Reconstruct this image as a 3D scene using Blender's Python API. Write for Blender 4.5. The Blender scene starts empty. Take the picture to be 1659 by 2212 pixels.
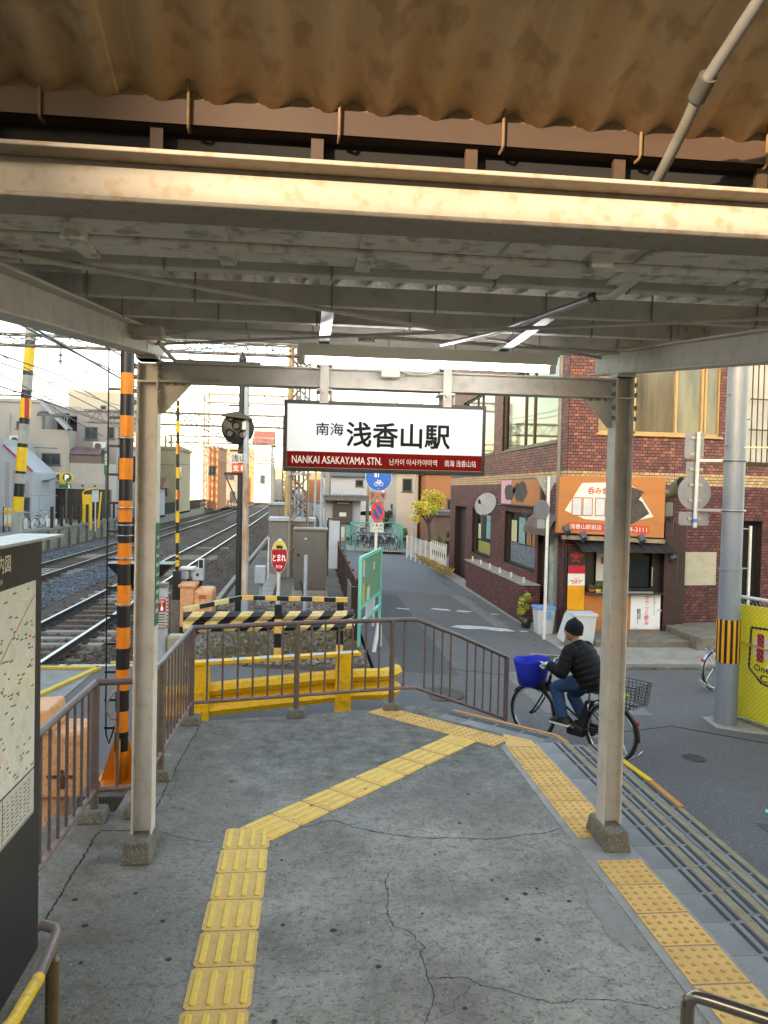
import bpy, bmesh, math, random
from mathutils import Vector, Matrix
rnd = random.Random(11)
R = math.radians
SC = bpy.context.scene
COL = SC.collection

# ------------------------------------------------------------------ camera, sky, sun, exposure
CAM_H = 2.32
pitch, roll, yaw = R(1.6), R(1.3), R(5.8)
fw = Vector((math.sin(yaw)*math.cos(pitch), math.cos(yaw)*math.cos(pitch), -math.sin(pitch)))
r0 = Vector((math.cos(yaw), -math.sin(yaw), 0)); u0 = r0.cross(fw)
rt = r0*math.cos(roll) + u0*math.sin(roll); up = -r0*math.sin(roll) + u0*math.cos(roll)
cd = bpy.data.cameras.new('camera'); cam = bpy.data.objects.new('camera', cd); COL.objects.link(cam)
cam.matrix_world = Matrix(((rt.x, up.x, -fw.x, 0), (rt.y, up.y, -fw.y, 0), (rt.z, up.z, -fw.z, CAM_H), (0, 0, 0, 1)))
cd.sensor_fit = 'HORIZONTAL'; cd.sensor_width = 36; cd.lens = 36*1661/1659
cd.clip_start = 0.05; cd.clip_end = 3000
SC.camera = cam

SUN_EL, SUN_AZ = R(10), R(-140)          # azimuth measured from +Y towards +X: low sun behind and to the left
world = bpy.data.worlds.new('World'); SC.world = world; world.use_nodes = True
wn = world.node_tree.nodes; wl = world.node_tree.links
sky = wn.new('ShaderNodeTexSky'); sky.sky_type = 'NISHITA'; sky.sun_disc = False
sky.sun_elevation = SUN_EL; sky.sun_rotation = SUN_AZ; sky.air_density = 1.0; sky.dust_density = 1.2; sky.ozone_density = 0.6
wl.new(sky.outputs[0], wn['Background'].inputs[0]); wn['Background'].inputs[1].default_value = 0.15
sd = bpy.data.lights.new('sun', 'SUN'); sun = bpy.data.objects.new('sun', sd); COL.objects.link(sun)
sd.energy = 2.1; sd.angle = R(0.6); sd.color = (1.0, 0.88, 0.74)
sdir = Vector((math.sin(SUN_AZ)*math.cos(SUN_EL), math.cos(SUN_AZ)*math.cos(SUN_EL), math.sin(SUN_EL)))
sun.rotation_euler = sdir.to_track_quat('Z', 'Y').to_euler()
SC.view_settings.view_transform = 'Standard'; SC.view_settings.look = 'None'
SC.view_settings.exposure = 2.85; SC.view_settings.gamma = 1.0; SC.view_settings.use_curve_mapping = False
SC.view_settings.use_white_balance = True; SC.view_settings.white_balance_temperature = 7550; SC.view_settings.white_balance_tint = 12
SC.cycles.max_bounces = 8; SC.cycles.diffuse_bounces = 5; SC.cycles.use_denoising = True
SC.cycles.caustics_reflective = False; SC.cycles.caustics_refractive = False

# ------------------------------------------------------------------ helpers
def S(h):
    h = h.lstrip('#'); c = [int(h[i:i+2], 16)/255 for i in (0, 2, 4)]
    return tuple(x/12.92 if x <= .04045 else ((x+.055)/1.055)**2.4 for x in c) + (1,)

MATS = {}
def mat(name, col, col2=None, scale=4.0, amt=.5, rough=.6, metal=0., bump=0., bscale=60., detail=6., speck=None, sscale=300., samt=.6,
        emit=None, estr=0., spec=.5, rand=0., stretch=None, rough2=None, coat=0.):
    """paint / stone / metal with noise-driven colour change, fine specks, wear in the gloss and relief"""
    if name in MATS: return MATS[name]
    m = bpy.data.materials.new(name); m.use_nodes = True; nt = m.node_tree; n = nt.nodes; l = nt.links
    b = n['Principled BSDF']
    c1 = S(col) if isinstance(col, str) else col
    b.inputs['Roughness'].default_value = rough; b.inputs['Metallic'].default_value = metal
    b.inputs['Specular IOR Level'].default_value = spec
    if coat: b.inputs['Coat Weight'].default_value = coat
    tc = n.new('ShaderNodeTexCoord'); vec = tc.outputs['Object']
    if stretch:
        mp = n.new('ShaderNodeMapping'); mp.inputs['Scale'].default_value = stretch; l.new(vec, mp.inputs[0]); vec = mp.outputs[0]
    out = None
    if col2:
        c2 = S(col2) if isinstance(col2, str) else col2
        nz = n.new('ShaderNodeTexNoise'); nz.inputs['Scale'].default_value = scale; nz.inputs['Detail'].default_value = detail
        nz.inputs['Roughness'].default_value = .62
        l.new(vec, nz.inputs['Vector'])
        rp = n.new('ShaderNodeValToRGB'); rp.color_ramp.elements[0].position = .5-.34*(1-amt)-.03; rp.color_ramp.elements[1].position = .5+.34*(1-amt)+.03
        rp.color_ramp.elements[0].color = c1; rp.color_ramp.elements[1].color = c2
        l.new(nz.outputs['Fac'], rp.inputs[0]); out = rp.outputs[0]
        if rough2 is not None:
            mr = n.new('ShaderNodeMapRange'); mr.inputs[1].default_value = .35; mr.inputs[2].default_value = .65
            mr.inputs[3].default_value = rough; mr.inputs[4].default_value = rough2
            l.new(nz.outputs['Fac'], mr.inputs[0]); l.new(mr.outputs[0], b.inputs['Roughness'])
    else:
        rgb = n.new('ShaderNodeRGB'); rgb.outputs[0].default_value = c1; out = rgb.outputs[0]
    if speck:
        c3 = S(speck) if isinstance(speck, str) else speck
        n2 = n.new('ShaderNodeTexNoise'); n2.inputs['Scale'].default_value = sscale; n2.inputs['Detail'].default_value = 3
        l.new(tc.outputs['Object'], n2.inputs['Vector'])
        r2 = n.new('ShaderNodeValToRGB'); r2.color_ramp.elements[0].position = .52; r2.color_ramp.elements[1].position = .66
        r2.color_ramp.elements[0].color = (0, 0, 0, 1); r2.color_ramp.elements[1].color = (samt, samt, samt, 1)
        l.new(n2.outputs['Fac'], r2.inputs[0])
        mx = n.new('ShaderNodeMix'); mx.data_type = 'RGBA'; l.new(r2.outputs[0], mx.inputs[0]); l.new(out, mx.inputs[6]); mx.inputs[7].default_value = c3
        out = mx.outputs[2]
    if rand:
        g = n.new('ShaderNodeNewGeometry'); oi = n.new('ShaderNodeObjectInfo'); ad = n.new('ShaderNodeMath'); ad.operation = 'ADD'
        l.new(g.outputs['Random Per Island'], ad.inputs[0]); l.new(oi.outputs['Random'], ad.inputs[1])
        fr = n.new('ShaderNodeMath'); fr.operation = 'FRACT'; l.new(ad.outputs[0], fr.inputs[0])
        mr = n.new('ShaderNodeMapRange'); mr.inputs[3].default_value = 1-rand; mr.inputs[4].default_value = 1+rand; l.new(fr.outputs[0], mr.inputs[0])
        hs = n.new('ShaderNodeHueSaturation'); l.new(mr.outputs[0], hs.inputs['Value']); l.new(out, hs.inputs['Color'])
        out = hs.outputs[0]
    l.new(out, b.inputs['Base Color'])
    if bump:
        n3 = n.new('ShaderNodeTexNoise'); n3.inputs['Scale'].default_value = bscale; n3.inputs['Detail'].default_value = 5
        l.new(vec, n3.inputs['Vector'])
        bp = n.new('ShaderNodeBump'); bp.inputs['Strength'].default_value = bump; bp.inputs['Distance'].default_value = .01
        l.new(n3.outputs['Fac'], bp.inputs['Height']); l.new(bp.outputs[0], b.inputs['Normal'])
    if emit:
        b.inputs['Emission Color'].default_value = S(emit); b.inputs['Emission Strength'].default_value = estr
    MATS[name] = m
    return m

WM = {}                                   # world matrix of everything that parents something
def tag(o, label=None, cat=None, group=None, kind=None):
    if label: o['label'] = label
    if cat: o['category'] = cat
    if group: o['group'] = group
    if kind: o['kind'] = kind
    return o
def empty(name, loc, label, cat, group=None, rz=0.):
    o = bpy.data.objects.new(name, None); COL.objects.link(o); o.location = loc; o.rotation_euler = (0, 0, rz)
    o.empty_display_size = .1
    WM[o] = Matrix.Translation(Vector(loc)) @ Matrix.Rotation(rz, 4, 'Z')
    return tag(o, label, cat, group)
def link(name, me, parent=None, loc=None, rz=0., rot=None):
    o = bpy.data.objects.new(name, me); COL.objects.link(o)
    if parent is not None: o.parent = parent
    base = WM[parent] if parent is not None else Matrix.Identity(4)
    if loc is not None:
        M = Matrix.Translation(Vector(loc)) @ (rot if rot is not None else Matrix.Rotation(rz, 4, 'Z'))
        o.matrix_basis = base.inverted() @ M
        WM[o] = M
    else: WM[o] = base
    return o

class MB:
    def __init__(s): s.v = []; s.f = []; s.mi = []; s.sm = []
    def add(s, vs, fs, m=0, smooth=False):
        k = len(s.v); s.v += [tuple(v) for v in vs]
        for f in fs: s.f.append(tuple(i+k for i in f)); s.mi.append(m); s.sm.append(smooth)
        return s
    def box(s, x0, x1, y0, y1, z0, z1, m=0):
        return s.add([(x0,y0,z0),(x1,y0,z0),(x1,y1,z0),(x0,y1,z0),(x0,y0,z1),(x1,y0,z1),(x1,y1,z1),(x0,y1,z1)],
                     [(0,3,2,1),(4,5,6,7),(0,1,5,4),(1,2,6,5),(2,3,7,6),(3,0,4,7)], m)
    def hexa(s, b4, t4, m=0):
        return s.add(list(b4)+list(t4), [(0,3,2,1),(4,5,6,7),(0,1,5,4),(1,2,6,5),(2,3,7,6),(3,0,4,7)], m)
    def bar(s, p, q, w, h, upv=(0,0,1), m=0):
        p = Vector(p); q = Vector(q); d = (q-p).normalized(); u = Vector(upv)
        a = d.cross(u)
        if a.length < 1e-4: a = d.cross(Vector((0,1,0)))
        a.normalize(); u = a.cross(d)
        a *= w/2; u = u*h/2
        return s.hexa([p-a-u, p+a-u, q+a-u, q-a-u], [p-a+u, p+a+u, q+a+u, q-a+u], m)
    def cyl(s, p, q, r, r2=None, n=12, m=0, cap=True, smooth=True):
        p = Vector(p); q = Vector(q); d = (q-p).normalized(); a = d.orthogonal().normalized(); b = d.cross(a)
        r2 = r if r2 is None else r2
        vs = [p+(a*math.cos(t)+b*math.sin(t))*r for t in [2*math.pi*i/n for i in range(n)]] + \
             [q+(a*math.cos(t)+b*math.sin(t))*r2 for t in [2*math.pi*i/n for i in range(n)]]
        s.add(vs, [(i, (i+1) % n, n+(i+1) % n, n+i) for i in range(n)], m, smooth)
        if cap: s.add(vs[:n], [tuple(reversed(range(n)))], m); s.add(vs[n:], [tuple(range(n))], m)
        return s
    def tube(s, pts, r, n=8, m=0, closed=False, cap=True):
        pts = [Vector(p) for p in pts]; N = len(pts); rings = []; prev = None
        for i, p in enumerate(pts):
            if closed: d = pts[(i+1) % N]-pts[i-1]
            else: d = pts[min(i+1, N-1)]-pts[max(i-1, 0)]
            d.normalize()
            a = d.orthogonal().normalized() if prev is None else (prev-d*prev.dot(d)).normalized()
            prev = a; b = d.cross(a); rr = r[i] if isinstance(r, (list, tuple)) else r
            rings.append([p+(a*math.cos(t)+b*math.sin(t))*rr for t in [2*math.pi*j/n for j in range(n)]])
        vs = [v for g in rings for v in g]; fs = []
        for i in range(N if closed else N-1):
            k = (i+1) % N
            fs += [(i*n+j, i*n+(j+1) % n, k*n+(j+1) % n, k*n+j) for j in range(n)]
        s.add(vs, fs, m, True)
        if cap and not closed:
            s.add(rings[0], [tuple(reversed(range(n)))], m); s.add(rings[-1], [tuple(range(n))], m)
        return s
    def lathe(s, c, prof, n=16, m=0, axis='Z'):
        c = Vector(c); vs = []
        for r, z in prof:
            for i in range(n):
                t = 2*math.pi*i/n; a, b = r*math.cos(t), r*math.sin(t)
                vs.append(c+(Vector((a, b, z)) if axis == 'Z' else Vector((a, z, b)) if axis == 'Y' else Vector((z, a, b))))
        k = len(prof)
        s.add(vs, [(i*n+j, i*n+(j+1) % n, (i+1)*n+(j+1) % n, (i+1)*n+j) for i in range(k-1) for j in range(n)], m, True)
        return s
    def ell(s, c, rx, ry, rz, n=12, k=8, m=0):
        c = Vector(c)
        vs = []; 
        for i in range(k+1):
            ph = math.pi*i/k
            for j in range(n):
                t = 2*math.pi*j/n
                vs.append(c+Vector((rx*math.sin(ph)*math.cos(t), ry*math.sin(ph)*math.sin(t), -rz*math.cos(ph))))
        s.add(vs, [(i*n+j, i*n+(j+1) % n, (i+1)*n+(j+1) % n, (i+1)*n+j) for i in range(k) for j in range(n)], m, True)
        return s
    def prism(s, poly, vec, m=0):
        v = Vector(vec); n = len(poly); a = [Vector(p) for p in poly]; b = [p+v for p in a]
        s.add(a+b, [tuple(reversed(range(n))), tuple(range(n, 2*n))]+[(i, (i+1) % n, n+(i+1) % n, n+i) for i in range(n)], m)
        return s
    def quad(s, a, b, c, d, m=0): return s.add([a, b, c, d], [(0, 1, 2, 3)], m)
    def disc(s, c, r, nrm, n=24, m=0, t=.002, sx=1.):
        c = Vector(c); nrm = Vector(nrm).normalized()
        a = Vector((0,0,1)).cross(nrm)
        a = Vector((1,0,0)) if a.length < 1e-3 else a.normalized()
        b = nrm.cross(a)
        return s.prism([c+(a*math.cos(2*math.pi*i/n)*sx+b*math.sin(2*math.pi*i/n))*r for i in range(n)], nrm*t, m)
    def hbeam(s, p, q, hgt, wid, tf=.011, tw=.009, upv=(0,0,1)):
        """H-section between p and q: flanges across upv"""
        p = Vector(p); q = Vector(q); d = (q-p).normalized(); a = d.cross(Vector(upv)).normalized(); u = a.cross(d)
        s.bar(p+u*(hgt-tf)/2, q+u*(hgt-tf)/2, wid, tf, u); s.bar(p-u*(hgt-tf)/2, q-u*(hgt-tf)/2, wid, tf, u)
        s.bar(p, q, tw, hgt-2*tf, u)
        return s
    def mesh(s, name, mats, M=None, fix=True):
        me = bpy.data.meshes.new(name)
        vs = s.v if M is None else [tuple(M @ Vector(v)) for v in s.v]
        me.from_pydata(vs, [], s.f)
        for mm in (mats if isinstance(mats, (list, tuple)) else [mats]): me.materials.append(mm)
        me.polygons.foreach_set('material_index', s.mi); me.polygons.foreach_set('use_smooth', s.sm)
        if fix:
            bm = bmesh.new(); bm.from_mesh(me); bmesh.ops.recalc_face_normals(bm, faces=bm.faces); bm.to_mesh(me); bm.free()
        me.update(); return me
    def build(s, name, mats, parent=None, bev=0, label=None, cat=None, group=None, kind=None, fix=True):
        M = WM[parent].inverted() if parent is not None else None
        o = link(name, s.mesh(name, mats, M, fix), parent)
        if bev:
            md = o.modifiers.new('edge', 'BEVEL'); md.width = bev; md.segments = 2; md.limit_method = 'ANGLE'; md.angle_limit = R(40)
        return tag(o, label, cat, group, kind)

def copy_tree(o, parent=None, loc=None, rz=None, label=None, group=None):
    c = o.copy(); COL.objects.link(c)
    if parent is not None: c.parent = parent
    if loc is not None: c.location = loc
    if rz is not None: c.rotation_euler = (0, 0, rz)
    if label: c['label'] = label
    if group: c['group'] = group
    for ch in list(o.children): copy_tree(ch, c)
    return c

def text(name, body, c, w, h, m, parent, ax=(1,0,0), ay=(0,0,1), off=.002, bold=0., spacing=1.0, vertical=False):
    """lettering fitted to a box w by h centred on c; ax, ay span the face; it stands off the face along ax x ay"""
    cu = bpy.data.curves.new('lettering', 'FONT'); cu.body = '\n'.join(body) if vertical else body
    cu.resolution_u = 2; cu.space_character = spacing; cu.align_x = 'CENTER'
    if vertical: cu.space_line = .92
    to = bpy.data.objects.new('lettering', cu); COL.objects.link(to)
    bpy.context.view_layer.update()
    me = bpy.data.meshes.new_from_object(to.evaluated_get(bpy.context.evaluated_depsgraph_get()))
    bpy.data.objects.remove(to); bpy.data.curves.remove(cu)
    if not len(me.vertices): return None
    xs = [v.co.x for v in me.vertices]; ys = [v.co.y for v in me.vertices]
    x0, x1, y0, y1 = min(xs), max(xs), min(ys), max(ys)
    ax = Vector(ax).normalized(); ay = Vector(ay).normalized(); nz = ax.cross(ay); c = Vector(c)+nz*off
    sx = w/max(x1-x0, 1e-6); sy = h/max(y1-y0, 1e-6)
    Mi = WM[parent].inverted() if parent is not None else Matrix.Identity(4)
    base = [(v.co.x, v.co.y) for v in me.vertices]; polys = [tuple(p.vertices) for p in me.polygons]; bpy.data.meshes.remove(me)
    b = MB(); bd = bold*h/max(1, len(body) if vertical else 1)*1.1      # heavier strokes: shifted copies, each a hair in front of the last
    for k, (dx, dy) in enumerate(((0, 0), (1, 0), (-1, 0), (0, 1), (0, -1), (.7, .7), (-.7, -.7), (.7, -.7), (-.7, .7)) if bold else ((0, 0),)):
        b.add([Mi @ (c+nz*.00004*k+ax*((x-(x0+x1)/2)*sx+dx*bd)+ay*((y-(y0+y1)/2)*sy+dy*bd)) for x, y in base], polys)
    me = b.mesh(name, m, fix=False)
    return link(name, me, parent)
def plate(name, c, w, h, m, parent, ax=(1,0,0), ay=(0,0,1), off=.001, t=.0012):
    """thin printed patch lying on a face"""
    ax = Vector(ax).normalized(); ay = Vector(ay).normalized(); nz = ax.cross(ay); c = Vector(c)+nz*off
    return MB().hexa([c-ax*w/2-ay*h/2, c+ax*w/2-ay*h/2, c+ax*w/2+ay*h/2, c-ax*w/2+ay*h/2],
                     [p+nz*t for p in (c-ax*w/2-ay*h/2, c+ax*w/2-ay*h/2, c+ax*w/2+ay*h/2, c-ax*w/2+ay*h/2)]).build(name, m, parent)
def lerp(a, b, t): return a+(b-a)*t
def zr(x):                                # height of the road surface: the level crossing is higher than the street
    if x <= -1.5: return -.40
    if x <= 3.2: return lerp(-.40, -.68, (x+1.5)/4.7)
    if x <= 6: return lerp(-.68, -.85, (x-3.2)/2.8)
    return -.85

# ------------------------------------------------------------------ materials shared by many things
def floor_material():
    """old platform concrete: the outer slab is weathered darker than the one under the roof; blotches, pits, grains, brown stains"""
    m = bpy.data.materials.new('platform concrete'); m.use_nodes = True; n = m.node_tree.nodes; l = m.node_tree.links; b = n['Principled BSDF']
    tc = n.new('ShaderNodeTexCoord'); O = tc.outputs['Object']
    def noise(scale, detail=8, rough=.6):
        q = n.new('ShaderNodeTexNoise'); q.inputs['Scale'].default_value = scale; q.inputs['Detail'].default_value = detail; q.inputs['Roughness'].default_value = rough; l.new(O, q.inputs['Vector']); return q.outputs['Fac']
    def ramp(src, p0, p1, c0=(0, 0, 0, 1), c1=(1, 1, 1, 1)):
        r = n.new('ShaderNodeValToRGB'); r.color_ramp.elements[0].position = p0; r.color_ramp.elements[1].position = p1; r.color_ramp.elements[0].color = c0; r.color_ramp.elements[1].color = c1; l.new(src, r.inputs[0]); return r.outputs[0]
    def mix(f, a_, b_, mode='MIX'):
        x = n.new('ShaderNodeMix'); x.data_type = 'RGBA'; x.blend_type = mode
        for s_, v in ((x.inputs[0], f), (x.inputs[6], a_), (x.inputs[7], b_)):
            if isinstance(v, (float, int)): s_.default_value = v
            elif isinstance(v, tuple): s_.default_value = v
            else: l.new(v, s_)
        return x.outputs[2]
    col = ramp(noise(1.1, 12, .7), .38, .62, S('#7b756c'), S('#aaa499'))
    sp = n.new('ShaderNodeSeparateXYZ'); l.new(O, sp.inputs[0])
    wob = n.new('ShaderNodeMath'); wob.operation = 'MULTIPLY_ADD'; l.new(noise(1.6, 6), wob.inputs[0]); wob.inputs[1].default_value = 2.6; l.new(sp.outputs[1], wob.inputs[2])
    old = ramp(wob.outputs[0], 0, 1); mr = n.new('ShaderNodeMapRange'); l.new(wob.outputs[0], mr.inputs[0]); mr.inputs[1].default_value = 6.0; mr.inputs[2].default_value = 8.0
    col = mix(mr.outputs[0], col, ramp(noise(5, 12, .75), .34, .66, S('#48453f'), S('#8a857b')))
    left = n.new('ShaderNodeMapRange'); l.new(sp.outputs[0], left.inputs[0]); left.inputs[1].default_value = -.35; left.inputs[2].default_value = -1.0
    st = n.new('ShaderNodeMath'); st.operation = 'MULTIPLY'; l.new(left.outputs[0], st.inputs[0]); l.new(ramp(noise(2.2, 9, .7), .40, .56), st.inputs[1])
    col = mix(st.outputs[0], col, S('#6e6558'))
    col = mix(ramp(noise(16, 12, .85), .50, .60, (0, 0, 0, 1), (.72, .72, .72, 1)), col, S('#56534e'))
    col = mix(ramp(noise(22, 10, .85), .56, .66, (0, 0, 0, 1), (.5, .5, .5, 1)), col, S('#b5b2ab'))
    col = mix(ramp(noise(44, 6, .75), .56, .61, (0, 0, 0, 1), (.8, .8, .8, 1)), col, S('#3a3836'))
    col = mix(ramp(noise(52, 4, .7), .645, .68, (0, 0, 0, 1), (.9, .9, .9, 1)), col, S('#d8d6d0'))
    l.new(col, b.inputs['Base Color']); b.inputs['Roughness'].default_value = .9
    bp = n.new('ShaderNodeBump'); bp.inputs['Strength'].default_value = .55; bp.inputs['Distance'].default_value = .012; l.new(noise(34, 12, .8), bp.inputs['Height']); l.new(bp.outputs[0], b.inputs['Normal'])
    MATS['platform concrete'] = m
    return m
M_conc = floor_material()
M_conc_d = mat('weathered concrete', '#7d7768', '#4f4a40', scale=5, amt=.4, rough=.95, bump=.5, bscale=40, speck='#b5aea0', sscale=90, samt=.4, detail=9)
M_conc_l = mat('pale concrete', '#a9a398', '#827c72', scale=3, amt=.4, rough=.92, bump=.3, bscale=60, speck='#5d574e', sscale=120, samt=.5)
M_asph = mat('asphalt', '#605e5c', '#4e4c4a', scale=.9, amt=.2, rough=.88, bump=.8, bscale=70, speck='#8b8987', sscale=75, samt=.6, detail=12)
M_asph2 = mat('older asphalt', '#686a6c', '#595b5d', scale=1.2, amt=.3, rough=.9, bump=.6, bscale=150, speck='#8e9092', sscale=170, samt=.5, detail=8)
M_white = mat('white road paint', '#d4d3ce', '#9c9b97', scale=9, amt=.55, rough=.8, bump=.2, bscale=120)
M_crack = mat('dark crack', '#232120', rough=1)  # dark tone for cracks, slab joints and asphalt seams
M_gum = mat('gum', '#2f2e2d', rough=.8)
M_tact = mat('tactile yellow', '#e6b964', '#d9a650', scale=6, amt=.35, rough=.62, bump=.1, bscale=80, rand=.07, speck='#a58a4a', sscale=60, samt=.35)
M_tact2 = mat('tactile ochre', '#e2b268', '#d29f50', scale=5, amt=.4, rough=.75, bump=.15, bscale=90, rand=.05, speck='#a98c58', sscale=70, samt=.3)
M_rib = mat('tactile rib', '#f0c53f', '#e6b733', scale=8, amt=.3, rough=.5, speck='#b09242', sscale=50, samt=.3)
M_slab = mat('grey step slab', '#939290', '#787775', scale=3, amt=.35, rough=.9, bump=.3, bscale=120, rand=.12, speck='#4d4d4f', sscale=130, samt=.5)
M_line = mat('black anti-slip strip', '#222224', '#2f2f31', scale=20, rough=.8)
M_nose = mat('beige step nosing', '#9a8c6f', '#7f7258', scale=6, amt=.4, rough=.85, bump=.2, bscale=100)
M_orange_ed = mat('orange kerb paint', '#c98a45', '#b97838', scale=5, rough=.7)
M_yellow_ed = mat('yellow kerb paint', '#f0c815', '#d8ae12', scale=5, rough=.6)
M_mortar = mat('pale mortar', '#a19d96', '#86827b', scale=9, rough=.95, bump=.4, bscale=60)
M_rail_side = mat('rail brown side', '#43352b', '#2f2620', scale=8, rough=.9, bump=.3)
M_rail_top = mat('rail polished head', '#d9dadb', '#bfc0c2', scale=14, rough=.28, metal=.75, stretch=(1, .05, 1))
M_sleep = mat('sleeper timber', '#6d6355', '#4c443a', scale=7, amt=.4, rough=.95, bump=.5, stretch=(.3, 3, 3))
M_sleep2 = mat('sleeper concrete', '#9b948a', '#7f786e', scale=6, amt=.4, rough=.95, bump=.3)
M_ball = mat('ballast stone', '#6b5b4f', '#544841', scale=2, amt=.3, rough=1, rand=.38)
M_ball_b = mat('fresh grey ballast stone', '#6f7883', '#566069', scale=2, amt=.3, rough=1, rand=.3)
M_ball_g = mat('ballast bed', '#54483f', '#3d342e', scale=14, amt=.5, rough=1, bump=1.0, bscale=25, detail=10)

# ------------------------------------------------------------------ ground, road
XB = [-600, -60, -14, -9, -1.5, 3.2, 6, 14, 60, 600]
def sheet(name, rects, m, dz, kind='structure', xb=XB):
    b = MB()
    for x0, x1, y0, y1 in rects:
        xs = sorted({x0, x1} | {x for x in xb if x0 < x < x1})
        for a, c in zip(xs, xs[1:]):
            b.quad((a, y0, zr(a)+dz), (c, y0, zr(c)+dz), (c, y1, zr(c)+dz), (a, y1, zr(a)+dz))
    return b.build(name, m, kind=kind, fix=False)
M_earth = mat('earth', '#6d675c', '#575146', scale=1.5, rough=1, bump=.6, bscale=12)
sheet('ground', [(-600, 600, -200, 1200)], M_earth, -.30)
road = sheet('road', [(-14, 1.15, -12, 11.9), (1.15, 40, -12, 13.4), (1.15, 5.2, 13.4, 30), (1.15, 14, 30, 150)], M_asph, 0.)
b = MB()
b.box(-40, -11.9, 20, 130, -.7, -.12); b.build('parking_lot', M_asph2, kind='structure')
# lighter patch of older asphalt where the lane meets the bicycle park, painted marks
sheet('lane_patch', [(1.3, 5.1, 22.5, 40)], M_asph2, .004)
def mark(name, pts, m=M_white, dz=.007, parent=road):
    b = MB(); b.add([(x, y, zr(x)+dz) for x, y in pts], [tuple(range(len(pts)))]); return b.build(name, m, parent, fix=False)
mark('stop_line_paint', [(3.25, 16.8), (3.6, 16.62), (3.95, 16.78), (4.3, 16.62), (4.75, 16.75), (4.6, 17.05), (4.0, 17.15), (3.5, 17.1)])
mark('stop_line_paint', [(4.85, 16.75), (5.05, 16.78), (5.0, 16.9), (4.83, 16.88)])
mark('stop_line_paint', [(3.2, 19.3), (3.5, 19.2), (3.75, 19.25), (3.7, 19.5), (3.3, 19.5)])
mark('stop_line_paint', [(3.85, 19.2), (4.1, 19.15), (4.35, 19.4), (3.95, 19.45)])
mark('stop_line_paint', [(4.75, 19.1), (4.95, 19.1), (4.9, 19.25), (4.75, 19.25)])
mark('stop_line_paint', [(2.3, 19.0), (2.6, 18.95), (2.65, 19.1), (2.3, 19.15)])
mark('crossing_edge_paint', [(-3.45, 11.75), (-1.6, 11.75), (-1.6, 11.88), (-3.45, 11.88)])
mark('crossing_edge_paint', [(-3.62, 5.0), (-3.52, 5.0), (-3.52, 11.88), (-3.62, 11.88)])
mark('survey_paint', [(4.55, 7.05), (4.75, 6.98), (4.8, 7.06), (4.6, 7.13)], mat('mint paint', '#7fd8c0', rough=.7))
for (x, y, r) in ((4.72, 13.9, .3), (4.62, 8.6, .13), (1.95, 10.9, .38)):
    b = MB(); b.disc((x, y, zr(x)+.002), r, (0, 0, 1), t=.008); b.build('manhole_cover', mat('iron cover', '#3e3a36', '#524b44', scale=20, rough=.7, metal=.4, bump=.6, bscale=30), road)
b = MB()
for i in range(4):
    a = [(4.35, 13.3), (5.1, 13.3), (5.1, 14.3), (4.35, 14.3)]; p, q = a[i], a[(i+1) % 4]
    b.bar((p[0], p[1], zr(p[0])+.006), (q[0], q[1], zr(q[0])+.006), .07, .008)
b.build('manhole_surround', M_conc_l, road)
# long joint where the asphalt was patched
b = MB()
b.tube([(2.4, 12.6, zr(2.4)+.002), (4, 12.2, zr(4)+.002), (5.6, 12.4, zr(5.6)+.002)], .004, 5); b.tube([(3.9, 9.4, zr(3.9)+.002), (5, 9.9, zr(5)+.002), (6.2, 9.2, zr(6)+.002)], .004, 5)
b.build('asphalt_seam', M_crack, road)

# ------------------------------------------------------------------ railway
b = MB()
NX, NY = 40, 120
ys = [11.9+(i/NY)**2.2*190 for i in range(NY+1)]
for j, y in enumerate(ys):
    for i in range(NX+1):
        x = lerp(-11.2, 1.0, i/NX)
        sh = .05*math.cos((x+6.3)/5.2*math.pi*1.0)
        b.v.append((x, y, -.60+.05*math.sin(x*3.1+y*.7)*.4+sh+rnd.uniform(-.012, .012)))
k = NX+1
for j in range(NY):
    for i in range(NX):
        b.f.append((j*k+i, j*k+i+1, (j+1)*k+i+1, (j+1)*k+i)); b.mi.append(0); b.sm.append(True)
bed = b.build('ballast_bed', M_ball_g, kind='stuff', fix=False, label='brown trackbed of dusty ballast under the rails', cat='ballast')
# loose stones: real little lumps, denser near the crossing
def stones(name, n, m, region, size, label, parent=None, pw=1.6):
    b = MB()
    for _ in range(n):
        x, y, z = region()
        s = rnd.uniform(*size); a = rnd.random()*6.28
        ca, sa = math.cos(a)*s, math.sin(a)*s; h = s*rnd.uniform(.6, 1.0); j = lambda: rnd.uniform(.7, 1.2)
        b.add([(x+ca*j(), y+sa*j(), z), (x-sa*j(), y+ca*j(), z), (x-ca*j(), y-sa*j(), z), (x+sa*j(), y-ca*j(), z), (x+ca*.3, y+sa*.3, z+h), (x, y, z-h*.5)],
              [(0,1,4),(1,2,4),(2,3,4),(3,0,4),(1,0,5),(2,1,5),(3,2,5),(0,3,5)])
    o = b.build(name, m, parent, fix=False, kind='stuff')
    if parent is None: tag(o, label, 'gravel')
    return o
def reg(x0, x1, y0, y1, z, pw=2.0):
    return lambda: (rnd.uniform(x0, x1), y0+(y1-y0)*rnd.random()**pw, z+rnd.uniform(-.02, .02))
stones('ballast_stones', 30000, M_ball, reg(-11.0, .7, 11.95, 70, -.56, 2.0), (.022, .05), 'loose brown ballast stones between the rails')
stones('fresh_ballast', 4200, M_ball_b, reg(-7.3, -5.9, 14.0, 33, -.52, 1.5), (.025, .05), 'band of fresh blue grey ballast between the two tracks')
stones('fresh_ballast', 1600, M_ball_b, reg(-10.4, -9.2, 24.0, 40, -.53, 1.3), (.025, .05), 'strip of blue grey ballast beyond the far track')

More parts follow.
